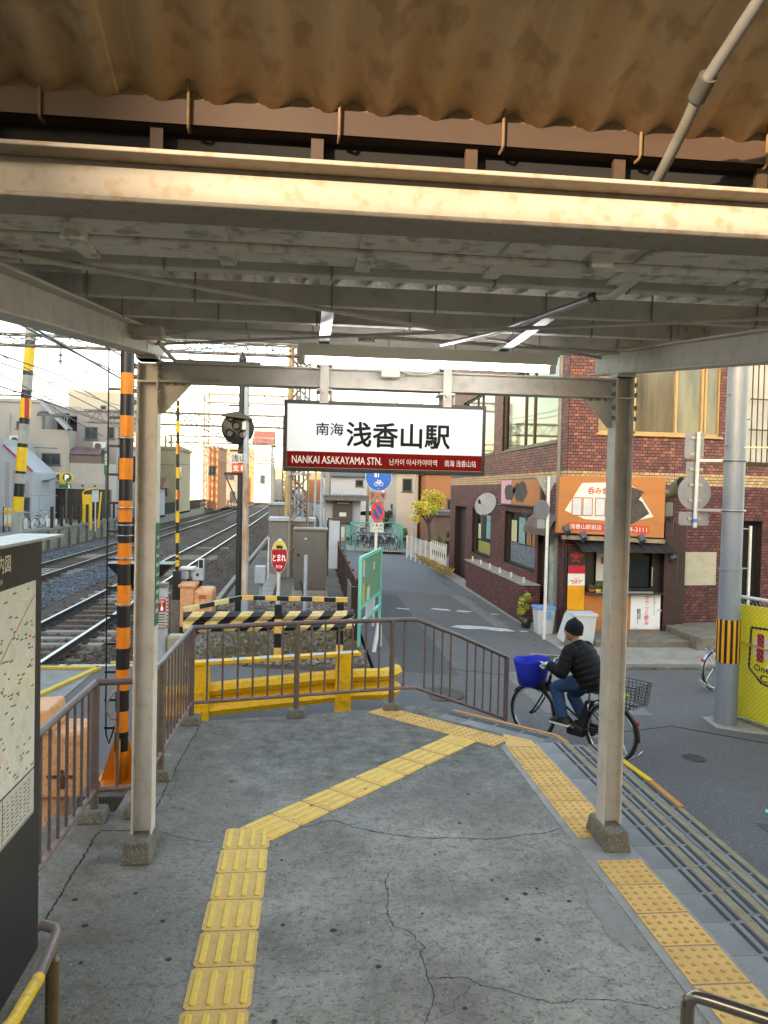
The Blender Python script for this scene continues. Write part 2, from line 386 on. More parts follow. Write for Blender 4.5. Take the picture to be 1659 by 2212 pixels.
def rail_mesh(y0, y1, curve):
    prof = [(-.032, 0), (-.034, -.03), (-.010, -.045), (-.009, -.12), (-.06, -.14), (-.06, -.152), (.06, -.152), (.06, -.14), (.009, -.12), (.010, -.045), (.034, -.03), (.032, 0)]
    ys = [y0+(y1-y0)*(i/24)**1.6 for i in range(25)]
    b = MB(); n = len(prof)
    for y in ys:
        for (px, pz) in prof: b.v.append((px+curve(y), y, pz))
    for i in range(24):
        for j in range(n):
            b.f.append((i*n+j, i*n+(j+1) % n, (i+1)*n+(j+1) % n, (i+1)*n+j)); b.mi.append(1 if j == n-1 else 0); b.sm.append(False)
    return b.mesh('rail', [M_rail_side, M_rail_top])
CURVE = lambda y: -max(0, y-40)**2*.00011
def track(xl, xr, label, y1=240):
    t = empty('railway_track', ((xl+xr)/2, 12, -.4), label, 'railway track', 'tracks side by side')
    me = rail_mesh(-6, y1, CURVE)
    for x in (xl, xr): link('rail', me, t, (x, 0, -.385))
    bt = MB().box(-.95, .95, -.1, .1, -.07, .07).mesh('sleeper', M_sleep); bc = MB().box(-.98, .98, -.11, .11, -.07, .075).mesh('sleeper', M_sleep2)
    y = 12.1; i = 0
    while y < 75:
        link('sleeper', bc if i % 9 in (3, 4, 5) and i < 40 else bt, t, ((xl+xr)/2+CURVE(y)+rnd.uniform(-.03, .03), y, -.585+rnd.uniform(-.008, .008)), rnd.uniform(-.015, .015))
        y += .62; i += 1
    cl = MB().box(-.05, .05, -.05, .05, 0, .025).cyl((0, 0, .02), (0, 0, .05), .018, n=6).mesh('rail_clip', M_rail_side)
    for j in range(22):
        for x in (xl, xr):
            for sgn in (-.11, .11): link('rail_clip', cl, t, (x+sgn, 12.1+.62*j, -.515))
    return t
track(-5.07, -3.95, 'nearer railway track with bright worn rails beside the crossing signal')
track(-8.80, -7.65, 'farther railway track running along the wall and parked bicycles')
# steel crossing plates beside the near rail
g = empty('crossing_plate', (-3.2, 10.5, -.4), 'yellow edged chequered steel plate beside the near rail at the crossing', 'crossing plate')
b = MB().box(-3.86, -3.0, 5, 11.6, -.41, -.388)
b.build('plate', mat('chequer plate', '#8d8a82', '#6c6a63', scale=5, rough=.55, metal=.5, bump=.8, bscale=45), g)
b = MB(); b.bar((-3.86, 11.6, -.385), (-2.98, 11.6, -.385), .09, .05); b.bar((-2.98, 11.62, -.385), (-3.55, 9.2, -.385), .08, .05)
b.bar((-2.9, 11.95, -.39), (-1.55, 11.95, -.39), .06, .04)
b.build('yellow_edge', mat('crossing yellow', '#d9b62c', '#bd9a22', scale=5, rough=.6), g)
# concrete kerb and trough beside the track, cable trough lids
kb = empty('track_kerb', (-1.9, 20, -.5), 'low concrete kerb dividing the ballast from the signal bases', 'kerb')
seg = MB().box(-.06, .06, -.48, .48, -.2, .1).mesh('kerb_block', M_conc_l)
for i in range(34): link('kerb_block', seg, kb, (-2.1+.0*i, 17.2+i*.98, -.5+rnd.uniform(-.01, .01)), rnd.uniform(-.01, .01))
kb2 = empty('cable_trough', (-.6, 20, -.5), 'pale concrete cable trough running back past the grey cabinets', 'trough')
seg2 = MB().box(-.16, .16, -.48, .48, -.1, .12).mesh('trough_lid', M_conc_l)
for i in range(22): link('trough_lid', seg2, kb2, (-.95, 18.6+i*.98, -.46+rnd.uniform(-.012, .012)), rnd.uniform(-.02, .02))

# ------------------------------------------------------------------ station platform, steps
P_OUT = [(-1.72, 1.9), (2.497, 1.9), (2.497, 6.95), (2.42, 7.15), (1.30, 8.25), (1.0, 8.12), (-.06, 7.86), (-1.17, 7.65), (-1.30, 7.4), (-1.30, 5.55), (-1.72, 5.5)]
b = MB(); n = len(P_OUT)
b.v = [(x, y, 0) for x, y in P_OUT]+[(x, y, -1.1) for x, y in P_OUT]
b.f = [tuple(range(n))]+[(i, n+i, n+(i+1) % n, (i+1) % n) for i in range(n)]; b.mi = [0]*(n+1); b.sm = [False]*(n+1)
plat = b.build('platform_floor', M_conc, kind='structure')
CRACKS = [[(-0.12, 5.212), (0.054, 5.237), (0.219, 5.339), (0.335, 5.257), (0.391, 5.203), (0.56, 5.119), (0.698, 5.057), (0.881, 5.016), (0.984, 5.026), (1.126, 5.003), (1.268, 4.986), (1.398, 5.005), (1.521, 5.047), (1.674, 5.056), (1.842, 5.148)], [(1.398, 5.005), (1.49, 4.891), (1.591, 4.795)], [(0.562, 4.612), (0.51, 4.485), (0.515, 4.292), (0.485, 4.181), (0.506, 4.001), (0.581, 3.957), (0.614, 3.867), (0.65, 3.809), (0.62, 3.756), (0.62, 3.652), (0.62, 3.553), (0.641, 3.434), (0.608, 3.356), (0.558, 3.249)], [(0.65, 3.809), (0.731, 3.832), (0.814, 3.855)], [(0.248, 5.33), (0.133, 5.592), (0.213, 5.666)], [(0.581, 3.957), (0.493, 3.982), (0.5, 3.894)], [(-0.027, 4.78), (0.095, 4.903)], [(-0.125, 3.822), (-0.143, 3.991)], [(0.364, 3.941), (0.267, 4.006)], [(1.227, 6.765), (1.473, 6.633), (1.681, 6.693), (1.81, 6.66)], [(0.62, 3.553), (0.714, 3.558), (0.807, 3.557), (0.865, 3.489), (0.958, 3.452), (1.038, 3.408), (1.117, 3.365), (1.187, 3.334), (1.294, 3.36), (1.391, 3.35), (1.48, 3.345), (1.534, 3.318), (1.579, 3.298), (1.653, 3.276), (1.697, 3.268), (1.748, 3.286)], [(-0.984, 5.222), (-0.897, 5.199), (-0.819, 5.129), (-0.749, 5.104), (-0.679, 5.067), (-0.543, 5.042)]]
WID = [.0085, .005, .0055, .003, .0035, .003, .0025, .0025, .0025, .004, .005, .004]
GUM = [(0.187, 3.985), (0.679, 4.115), (0.395, 3.663), (-0.078, 4.051), (-0.093, 3.308), (0.756, 3.336), (1.309, 4.288), (1.538, 4.193), (1.247, 3.837), (1.116, 5.246), (1.285, 5.752), (-0.107, 4.771), (0.864, 4.789), (1.153, 4.454), (1.395, 4.341), (1.187, 4.236), (1.22, 3.576), (-1.111, 4.109), (-1.238, 4.371), (-1.041, 3.785), (-0.626, 3.785), (-0.92, 4.423), (-0.717, 4.128)]
def ribbon(pts, w, z):
    """a jagged, tapering crack line"""
    fine = []
    for (x0, y0), (x1, y1) in zip(pts, pts[1:]):
        L = math.hypot(x1-x0, y1-y0); k = max(2, int(L/.022))
        for i in range(k):
            t = i/k; fine.append((lerp(x0, x1, t)+rnd.gauss(0, .0045), lerp(y0, y1, t)+rnd.gauss(0, .0045)))
    fine.append(pts[-1]); b = MB(); n = len(fine)
    for i, (x, y) in enumerate(fine):
        dx = fine[min(i+1, n-1)][0]-fine[max(i-1, 0)][0]; dy = fine[min(i+1, n-1)][1]-fine[max(i-1, 0)][1]; L = math.hypot(dx, dy) or 1
        ww = w*rnd.uniform(.35, 1.1)*min(1, (i+.6)/3, (n-i-.4)/3)/2
        b.v += [(x-dy/L*ww, y+dx/L*ww, z), (x+dy/L*ww, y-dx/L*ww, z)]
    for i in range(n-1): b.f.append((2*i, 2*i+1, 2*i+3, 2*i+2)); b.mi.append(0); b.sm.append(False)
    return b
for pts, w in zip(CRACKS, WID): ribbon(pts, w, .0016).build('crack', M_crack, plat, fix=False)
for k in range(26):                                            # hairline crazing
    x, y = rnd.uniform(-.9, 1.7), rnd.uniform(3.2, 7.4); a = rnd.random()*6.28; pts = [(x, y)]
    for i in range(rnd.randint(2, 6)):
        a += rnd.gauss(0, .6); x += math.cos(a)*.07; y += math.sin(a)*.07; pts.append((x, y))
    ribbon(pts, .0022, .0012).build('crack', M_crack, plat, fix=False)
ribbon([(-1.335, 2.2), (-1.335, 5.24), (-.98, 5.26)], .012, .0016).build('slab_joint', M_crack, plat, fix=False)
ribbon([(-1.03, 5.55), (-1.02, 6.6), (-.98, 7.5)], .01, .0016).build('slab_joint', M_crack, plat, fix=False)
for x, y in GUM:
    b = MB(); r = rnd.uniform(.008, .017); b.disc((x, y, .0005), r, (0, 0, 1), n=9, t=.0018, sx=rnd.uniform(.8, 1.3)); b.build('gum_spot', M_gum, plat)
# pale worn repair patches round the right post and along the tactile line
b = MB()
def blob(cx, cy, rx, ry, z=.0022, n=26):
    b.add([(cx+rx*math.cos(6.283*i/n)*rnd.uniform(.7, 1.15), cy+ry*math.sin(6.283*i/n)*rnd.uniform(.7, 1.15), z) for i in range(n)], [tuple(range(n))])
blob(1.72, 4.05, .10, .36); blob(1.80, 4.66, .12, .10)
b.build('mortar_patch', mat('repair mortar', '#8f8b85', '#7f7b75', scale=12, rough=.95, bump=.3), plat, fix=False)
b = MB()
b.box(1.815, 1.855, 2.2, 6.84, -.01, .0035); b.box(2.175, 2.19, 2.2, 6.98, -.01, .0035); b.box(1.85, 2.18, 2.2, 6.9, -.01, .0030)
b.build('mortar_bed', M_mortar, plat)
# tactile tiles
def lead_tile():
    b = MB(); c = .018; h = .149
    oct_ = [(-h+c, -h), (h-c, -h), (h, -h+c), (h, h-c), (h-c, h), (-h+c, h), (-h, h-c), (-h, -h+c)]
    b.prism([(x, y, -.004) for x, y in oct_], (0, 0, .0085), 0)
    for i in range(4):
        x = -.1125+.075*i; w = .017; L = .128
        pl = []
        for s_, e in ((1, L), (-1, -L)):
            for q in range(7):
                t = math.pi*q/6; pl.append((x+w*math.cos(t)*s_, e-w*s_+w*math.sin(t)*s_))
        k = len(pl); top = [(x+(px-x)*.66, py*(1-.035), .0105) for px, py in pl]
        b.add([(px, py, .0044) for px, py in pl]+top, [tuple(range(k, 2*k))]+[(j, (j+1) % k, k+(j+1) % k, k+j) for j in range(k)], 1, False)
    return b.mesh('tactile_tile', [M_tact, M_rib])
def dot_tile(m0, m1, skew=0.):
    b = MB(); h = .148
    b.prism([(x, y, -.004) for x, y in ((-h, -h), (h, -h), (h, h), (-h, h))], (0, 0, .0085), 0)
    for i in range(5):
        for j in range(5):
            x, y = -.12+.06*i, -.12+.06*j; n = 8; vs = []
            for r, z in ((.0155, .0044), (.012, .0082), (.006, .0096)):
                vs += [(x+r*math.cos(6.283*q/n), y+r*math.sin(6.283*q/n), z) for q in range(n)]
            b.add(vs, [(q+o, (q+1) % n+o, (q+1) % n+n+o, q+n+o) for o in (0, n) for q in range(n)]+[tuple(range(2*n, 3*n))], 1, True)
    return b.mesh('tactile_tile', [m0, m1])
LT = lead_tile(); DT = dot_tile(M_tact2, mat('tactile ochre dot', '#cfa25a', '#b98e48', scale=6, rough=.7)); DT2 = dot_tile(M_tact, M_rib)
for i in range(11): link('tactile_tile', LT, plat, (-.36+.0015*i+rnd.uniform(-.004, .004), 2.02+.306*i, .001), rnd.uniform(-.012, .012))
ux, uy = .683, .73                                             # diagonal run towards the steps
for i in range(8):
    link('tactile_tile', LT, plat, (-.40+.147*uy+ux*(.135+.307*i)+rnd.uniform(-.003, .003), 5.14+uy*(.135+.307*i)-.0, .001+.0004*(i == 0)), -math.atan2(ux, uy)+rnd.uniform(-.012, .012))
link('tactile_tile', DT2, plat, (-.40+.147*uy+ux*(.135+.307*8), 5.14+uy*(.135+.307*8), .001), -math.atan2(ux, uy))
i = 0; y = 6.66
while y > 2.0:
    if not 4.68 < y < 4.98: link('tactile_tile', DT, plat, (2.017+rnd.uniform(-.003, .003), y, .002), rnd.uniform(-.008, .008))
    y -= .309
# fan piece at the bend and the run along the slanted edge
dxe, dye = -.695, .719
for i in range(5):
    link('tactile_tile', DT, plat, (1.80+dxe*.308*i+rnd.uniform(-.003, .003)-.05, 6.99+dye*.308*i+.05, .002), math.atan2(dye, dxe)+math.pi+rnd.uniform(-.01, .01))
b = MB(); b.prism([(1.87, 6.82, .0), (2.165, 6.82, .0), (2.15, 6.99, .0), (1.93, 7.19, .0)], (0, 0, .0055)); b.build('tactile_tile', M_tact2, plat)
# steps down to the street
steps = MB()
SX = [2.5, 2.8, 3.1, 3.4]; SZ = [0, -.15, -.30, -.45]; YE = [6.93, 7.25, 7.75, 8.0]
for k in range(1, 4):
    steps.box(SX[k-1]-.02, SX[k]-.002, 1.9, YE[k], -1.1, SZ[k]-.004)
st = steps.build('street_steps', M_conc_d, kind='structure')
sl = MB().box(-.119, .119, -.1475, .1475, -.02, 0).mesh('step_slab', M_slab); ln = MB().box(-.012, .012, -.135, .135, -.0, .0016).mesh('anti_slip_strip', M_line)
ns = MB().box(-.026, .026, -.1485, .1485, -.03, .0016).mesh('step_nosing', M_nose)
for k in range(4):
    x0 = 2.192 if k == 0 else SX[k-1]
    y = YE[k]-.15
    while y > 2.3:
        link('step_slab', sl, st, (x0+.12, y, SZ[k]+.001), 0)
        for dx in (.165, .222): link('anti_slip_strip', ln, st, (x0+dx, y, SZ[k]+.0015))
        link('step_nosing', ns, st, (x0+.272, y, SZ[k]+.0012))
        y -= .3
# slabs along the slanted edge with its painted nosing
for i in range(4):
    cx, cy = 2.33+dxe*(.15+.3*i)-.13*.719*0, 7.02+dye*(.15+.3*i)
    rz_ = math.atan2(dye, dxe)-math.pi/2
    R4 = Matrix.Rotation(rz_, 4, 'Z')
    link('step_slab', sl, st, (cx-.045, cy-.045, .0025), rot=R4)
    for d in (.03, .075): link('anti_slip_strip', ln, st, (cx+d*.719-.02, cy+d*.695-.02, .0035), rot=R4)
b = MB(); b.bar((2.44, 7.14, -.008), (1.60, 8.0, -.008), .05, .026); b.bar((2.475, 6.93, -.008), (2.44, 7.14, -.008), .05, .026); b.build('painted_nosing', M_orange_ed, st)
b = MB(); b.bar((3.385, 6.48, -.452), (3.385, 7.1, -.452), .06, .03); b.build('painted_nosing', M_orange_ed, st)
b = MB(); b.bar((3.385, 7.1, -.45), (3.34, 7.65, -.45), .06, .03); b.bar((3.34, 7.65, -.45), (3.12, 8.02, -.45), .06, .03); b.build('painted_nosing', M_yellow_ed, st)
# stairs behind the viewer
b = MB()
for i in range(5): b.box(-1.72, 2.497, -1.8, 1.9-.3*i, .15*i+.002 if i else 0.002, .15*(i+1))
b.build('station_stairs', M_conc, kind='structure')

# ------------------------------------------------------------------ canopy
M_steel = mat('cream grey steel paint', '#d6d0c6', '#c2bbb0', scale=3, amt=.35, rough=.45, speck='#a09482', sscale=12, samt=.25, bump=.03, bscale=30)
M_steel_d = mat('grey steel paint', '#cfc9be', '#bab3a8', scale=3, amt=.35, rough=.5, speck='#8a8276', sscale=12, samt=.25)
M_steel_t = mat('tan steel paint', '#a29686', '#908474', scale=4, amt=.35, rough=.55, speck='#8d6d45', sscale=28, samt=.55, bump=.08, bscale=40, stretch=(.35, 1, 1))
M_slate = mat('grey corrugated slate', '#cfc9be', '#b0a99d', scale=4, amt=.35, rough=.85, bump=.15, bscale=60, stretch=(3, .35, 1), speck='#57503f', sscale=25, samt=.3)
M_slate_t = mat('lamp tinted rust specked slate', '#fbe8c2', '#dfbe88', scale=3.2, amt=.25, rough=.8, bump=.12, bscale=50, stretch=(3.2, .45, 1), speck='#8f6d3f', sscale=14, samt=.35, detail=8)  # cream tan puts warm lamp light into the colour; the specks are rust
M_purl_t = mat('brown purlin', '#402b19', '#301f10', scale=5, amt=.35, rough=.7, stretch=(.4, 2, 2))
M_dark = mat('gap shade black', '#120c08', '#0b0705', scale=5, rough=.95)  # near-black paints in the shade of the gap above the main beam
M_board = mat('weathered soffit board', '#e6dfd3', '#c9c0b2', scale=5, amt=.3, rough=.9, speck='#5c4c3a', sscale=18, samt=.5, bump=.1)
M_galv = mat('galvanised steel', '#a9acae', '#8f9294', scale=8, rough=.35, metal=.85)
M_bolt = mat('bolt', '#8c8578', rough=.5, metal=.3)

can = empty('platform_canopy', (.55, 4.95, 0), 'cream steel station canopy with corrugated roof over the platform exit', 'canopy')
zb = lambda y: 2.873+.118*(y-2.757)
# posts: flanges face left and right
def column(x0, x1, zt):
    b = MB(); h = .066
    b.box(x0, x0+.011, 4.95-h, 4.95+h, .11, zt); b.box(x1-.011, x1, 4.95-h, 4.95+h, .11, zt); b.box(x0+.011, x1-.011, 4.945, 4.955, .11, zt)
    o = b.build('column', M_steel, can, bev=.002)
    c = (x0+x1)/2
    f = MB().hexa([(x0-.035, 4.745, 0), (x1+.02, 4.745, 0), (x1+.02, 5.12, 0), (x0-.035, 5.12, 0)], [(x0-.018, 4.775, .125), (x1+.006, 4.78, .13), (x1+.006, 5.09, .13), (x0-.018, 5.09, .125)])
    f.build('footing', M_conc_d, can, bev=.012)
    for z in (3.05, 2.985, 2.90, 2.83):
        for dy in (-.05, .05):
            for s_ in ((x0, -1), (x1, 1)):
                k = MB().cyl((s_[0], 4.95+dy, z), (s_[0]+s_[1]*.02, 4.95+dy, z), .015, n=6, smooth=False); k.build('bolt', M_bolt, can)
    return o
column(-1.052, -.926, 3.083); column(2.010, 2.134, 3.1)
MB().hbeam((-.926, 4.95, 3.025), (2.010, 4.95, 3.025), .125, .125).build('cross_beam', M_steel_d, can, bev=.002)
b = MB()
for x0, x1 in ((-1.052, -.926), (2.010, 2.134)):
    b.box(x0+.011, x1-.011, 4.88, 5.02, 2.957, 2.967); b.box(x0-.004, x1+.004, 4.87, 5.03, 3.1, 3.112)
b.build('stiffener_plate', M_steel, can)
for s_, x in ((1, -.926), (-1, 2.010)):
    b = MB(); b.prism([(x, 4.944, 2.962), (x+s_*.2, 4.944, 2.962), (x+s_*.03, 4.944, 2.77), (x, 4.944, 2.77)], (0, .012, 0)); b.build('gusset', M_steel_d, can)
    for i in range(3):
        k = MB().cyl((x+s_*(.05+.05*i), 4.95, 2.962), (x+s_*(.05+.05*i), 4.95, 2.945), .013, n=6, smooth=False); k.build('bolt', M_bolt, can)
for x in (-1.0, 2.08):
    b = MB(); b.hbeam((x, .9, zb(.9)+.075), (x, 5.45, zb(5.45)+.075), .15, .13); b.build('rafter_beam', M_steel_d, can, bev=.002)
    b = MB(); b.prism([(x-.005, 4.86, 3.112), (x-.005, 5.05, 3.112), (x-.005, 5.05, 3.25), (x-.005, 4.95, 3.25)], (.012, 0, 0)); b.box(x-.06, x+.06, 4.88, 5.04, 3.1, 3.135); b.build('gusset', M_steel_d, can)
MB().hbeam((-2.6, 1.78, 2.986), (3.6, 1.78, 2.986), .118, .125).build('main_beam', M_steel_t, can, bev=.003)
for y in (2.4, 3.2, 4.0, 4.8, 5.5):
    z = zb(y)+.152
    b = MB(); b.box(-1.28, 2.45, y-.004, y+.004, z, z+.08); b.box(-1.28, 2.45, y, y+.05, z, z+.006); b.box(-1.28, 2.45, y, y+.05, z+.074, z+.08)
    p = b.build('purlin', M_steel_d, can)
    for x in (-1.0, 2.08):
        b = MB(); b.box(x-.10, x+.10, y-.014, y-.004, z+.008, z+.072)
        for dx in (-.05, .05): b.cyl((x+dx, y-.03, z+.05), (x+dx, y-.012, z+.05), .014, n=6, smooth=False)
        b.build('cleat', M_steel_d, can)
    for i in range(7):
        x = -.9+.48*i+rnd.uniform(-.05, .05)
        b = MB(); b.tube([(x, y-.012, z+.115), (x, y-.012, z+.01), (x, y-.004, z-.008), (x, y+.02, z-.008)], .004, 5); b.build('hook_bolt', M_bolt, can)
def corrugated(x0, x1, ya, za, yb, zb_, amp=.019, pitch=.13, t=.007):
    n = int((x1-x0)/pitch*12); L = math.hypot(yb-ya, zb_-za); nx = (-(zb_-za)/L, (yb-ya)/L)
    b = MB(); vs = []
    for s_ in (0, t):
        for (y, z) in ((ya, za), (yb, zb_)):
            for i in range(n+1):
                x = lerp(x0, x1, i/n); h = amp*math.sin(x/pitch*6.28318)+s_
                vs.append((x, y+nx[0]*h, z+nx[1]*h))
    k = n+1; fs = []
    for o in (0, 2*k):
        for i in range(n): fs.append((o+i, o+i+1, o+k+i+1, o+k+i))
    for r_ in (0, k):
        for i in range(n): fs.append((r_+i, r_+i+1, 2*k+r_+i+1, 2*k+r_+i))
    b.add(vs, fs, 0, True); return b
x = -1.36
while x < 2.5:
    for (ya, yb) in ((2.02, 3.95), (3.85, 5.72)):
        dz = .004 if ya < 3 else 0
        corrugated(x, x+.97, ya, zb(ya)+.253+dz, yb, zb(yb)+.253+dz).build('roof_sheet', M_slate, can, fix=False)
    x += .91
SL = .4226
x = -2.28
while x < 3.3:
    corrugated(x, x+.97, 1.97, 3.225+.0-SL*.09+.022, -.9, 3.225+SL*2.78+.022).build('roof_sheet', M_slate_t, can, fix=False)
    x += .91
for y in (1.88, .9, 0.):
    z = 3.172+SL*(1.88-y)
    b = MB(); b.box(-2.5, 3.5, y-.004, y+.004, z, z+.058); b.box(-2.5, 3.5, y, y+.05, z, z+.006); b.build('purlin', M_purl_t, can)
    if y > 1.5:
        MB().box(-2.5, 3.5, y+.006, y+.02, z+.05, z+.105).build('closure_strip', mat('closure strip', '#6b5233', '#553f26', scale=6, rough=.9), can)
        for i in range(6):
            x = -.66+.365*i+rnd.uniform(-.05, .05)
            b = MB(); b.tube([(x, y-.02, z+.105), (x, y-.012, z+.06), (x, y-.011, z+.0), (x, y-.005, z-.008), (x, y+.02, z-.008)], .0045, 6); b.build('hook_bolt', mat('rusty hook', '#6e5438', '#543d26', scale=30, rough=.8), can)
        for i in range(7):
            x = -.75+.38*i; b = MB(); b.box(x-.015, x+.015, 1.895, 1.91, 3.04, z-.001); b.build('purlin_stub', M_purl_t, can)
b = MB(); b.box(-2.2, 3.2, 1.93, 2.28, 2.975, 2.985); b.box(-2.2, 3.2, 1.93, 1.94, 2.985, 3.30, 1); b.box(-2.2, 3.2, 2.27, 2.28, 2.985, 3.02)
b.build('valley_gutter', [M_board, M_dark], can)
for i in range(7):
    x = -.62+.385*i; b = MB(); b.box(x-.022, x+.022, 1.86, 2.285, 2.962, 2.973); b.build('gutter_strap', M_board, can)
for i, (p, q) in enumerate((((-1.0, 2.1, 2.94), (2.02, 5.2, 3.275)), ((2.02, 2.1, 2.90), (-1.0, 5.2, 3.245)))):
    b = MB(); b.cyl(p, q, .009, n=8); b.build('brace_rod', M_steel_d, can)

# ------------------------------------------------------------------ station sign
sg = empty('station_name_sign', (.497, 4.94, 2.43), 'illuminated white station name sign with red band hanging from the cross beam', 'station sign')
M_face = mat('lit sign face', '#dde2e2', '#d2d7d7', scale=2, rough=.18, emit='#e2ecf8', estr=.10, spec=.6)
M_red = mat('sign red', '#a3140c', '#95110a', scale=2, rough=.25)
M_frame = mat('sign frame grey', '#5f5c55', '#514e48', scale=6, rough=.45)
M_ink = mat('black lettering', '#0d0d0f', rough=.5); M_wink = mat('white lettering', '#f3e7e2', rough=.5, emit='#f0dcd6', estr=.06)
b = MB(); x0, x1, z0, z1 = -.148, 1.142, 2.431, 2.878
for (a, c, e, f) in ((x0, x1, z0, z0+.024), (x0, x1, z1-.024, z1), (x0, x0+.021, z0+.024, z1-.024), (x1-.021, x1, z0+.024, z1-.024)): b.box(a, c, 4.875, 5.01, e, f)
b.build('frame', M_frame, sg, bev=.003)
MB().box(x0+.021, x1-.021, 4.884, 5.0, z0+.024, z1-.024).build('panel', M_face, sg)
MB().box(x0+.0215, x1-.0215, 4.8815, 4.884, 2.456, 2.556).build('red_band', M_red, sg)
F = lambda x, z: (x, 4.8835, z)
text('lettering', '南海', F(.140, 2.700), .172, .078, M_ink, sg, bold=.012)
text('lettering', '浅香山駅', F(.578, 2.672), .66, .153, M_ink, sg, bold=.022)
F = lambda x, z: (x, 4.881, z)
text('lettering', 'NANKAI ASAKAYAMA STN.', F(.190, 2.505), .568, .047, M_wink, sg, bold=.012)
text('lettering', '난카이 아사카야마역', F(.676, 2.503), .306, .041, M_wink, sg)
text('lettering', '南海 浅香山站', F(.982, 2.503), .205, .042, M_wink, sg)
for x in (.1, .885):
    b = MB(); b.box(x-.028, x+.028, 4.866, 4.874, 2.86, 3.105); b.box(x-.028, x+.028, 5.026, 5.034, 2.86, 3.105); b.box(x-.05, x+.05, 4.86, 5.04, 3.098, 3.116); b.box(x-.05, x+.05, 4.86, 5.04, 2.936, 2.952)
    b.cyl((x, 4.855, 2.935), (x, 4.868, 2.935), .016, n=6, smooth=False); b.cyl((x+.045, 4.9, 2.935), (x+.045, 4.9, 2.88), .012, n=6)
    b.build('hanger', M_steel_d, sg, bev=.002)
b = MB(); b.box(.455, .575, 4.845, 4.885, 3.035, 3.105); b.cyl((.515, 4.84, 3.07), (.515, 4.846, 3.07), .022, n=14)
o = b.build('junction_box', M_steel, bev=.004, label='small cream junction box on the cross beam above the sign', cat='junction box')
MB().tube([(.575, 4.86, 3.08), (.66, 4.86, 3.06), (.76, 4.86, 3.065), (.83, 4.86, 3.09)], .005, 6).build('wire', M_steel_d, o)

# ------------------------------------------------------------------ fluorescent lamp and its carriers
lp = empty('fluorescent_lamp', (.7, 4.5, 3.05), 'long cream fluorescent batten with its bare tube switched on above the sign', 'lamp')
b = MB(); b.prism([(-.062, 4.43, 3.15), (-.062, 4.57, 3.15), (-.062, 4.53, 3.085), (-.062, 4.47, 3.085)], (1.53, 0, 0)); b.build('housing', mat('lamp housing', '#efe9dc', '#e0d9ca', scale=3, rough=.5), lp, bev=.004)
MB().cyl((-.02, 4.5, 3.062), (1.425, 4.5, 3.062), .015, n=14).build('tube', mat('fluorescent tube', '#ffffff', rough=.4, emit='#eaf2ff', estr=5), lp)
for x in (-.04, 1.445): MB().box(x-.02, x+.02, 4.48, 4.52, 3.04, 3.087).build('lamp_holder', mat('lamp holder', '#d8d4c8', rough=.5), lp)
for i, x in enumerate((.085, 1.14)):
    t = empty('lamp_carrier', (x, 3.9, 3.17), ('galvanised steel channel carrying the lamp above the sign, nearer the tracks', 'galvanised steel channel carrying the lamp above the sign, nearer the street')[i], 'bracket', 'channels carrying the lamp')
    b = MB(); b.box(x-.03, x+.03, 3.45, 4.62, 3.160, 3.165); b.box(x-.03, x-.026, 3.45, 4.62, 3.165, 3.195); b.box(x+.026, x+.03, 3.45, 4.62, 3.165, 3.195); b.build('channel', M_galv, t)
    for y in (3.5, 4.3): MB().cyl((x, y, 3.16), (x, y, zb(y)+.27), .006, n=6).build('hanger_rod', M_galv, t)
# conduits and cables under the roof
def pipe(name, pts, r, m, label, cat='conduit', parts=()):
    o = MB().tube(pts, r, 10).build(name, m, label=label, cat=cat)
    for q in parts: MB().cyl(q[0], q[1], r*1.5, n=12).build('coupling', mat('pipe coupling', '#5b5a52', rough=.5, metal=.5), o)
    return o
pipe('conduit', [(.862, 1.2, 3.42), (.861, 1.45, 3.294), (.84, 1.62, 3.215), (.846, 1.7, 3.175), (.866, 1.9, 3.11)], .0135, mat('conduit grey', '#8a8781', '#74716a', scale=12, rough=.4, metal=.4),
     'grey conduit running down the brown roof into a cream sleeve', parts=(((.841, 1.60, 3.225), (.842, 1.65, 3.203)),))
pipe('conduit', [(.965, 2.12, 3.03), (.985, 2.3, 2.985), (.99, 2.45, 2.98), (.98, 2.55, 3.0)], .017, M_steel, 'cream flexible conduit bend beneath the gutter boards')
pipe('conduit', [(.98, 2.55, 3.0), (.86, 3.6, 3.075), (.74, 4.3, 3.15)], .0125, M_galv, 'bright steel conduit slanting under the grey roof', parts=(((.978, 2.56, 3.0), (.972, 2.6, 3.004)),))
pipe('conduit', [(-2.2, 1.9, 2.90), (3.2, 1.9, 2.90)], .011, M_board, 'straight conduit strapped along the underside of the tan main beam')
pipe('conduit', [(-1.0, 4.62, 3.19), (-.8, 4.6, 3.2), (-.55, 4.58, 3.235), (.2, 4.58, 3.235), (1.9, 4.6, 3.2)], .012, M_steel_d, 'thin grey conduit crossing under the roof behind the lamp')
b = MB(); b.box(-1.06, -.82, 4.42, 4.55, 3.15, 3.21); b.cyl((-.98, 4.40, 3.185), (-.98, 4.425, 3.185), .022, n=12); b.build('junction_box', M_steel_d, bev=.006, label='grey junction box under the roof beside the near post', cat='junction box')
pipe('cable', [(-.87, 4.6, 3.15), (-.83, 4.75, 3.1), (-.82, 4.88, 3.09), (-.72, 4.90, 3.092), (-.3, 4.9, 3.094)], .012, M_steel_d, 'grey cable dropping from the roof box onto the cross beam', 'cable')
b = MB(); b.cyl((.34, 4.6, 3.2), (.34, 4.6, 3.235), .05, n=18); b.build('detector_disc', M_steel_d, label='round grey box lid under the roof above the sign', cat='junction box')
b = MB()
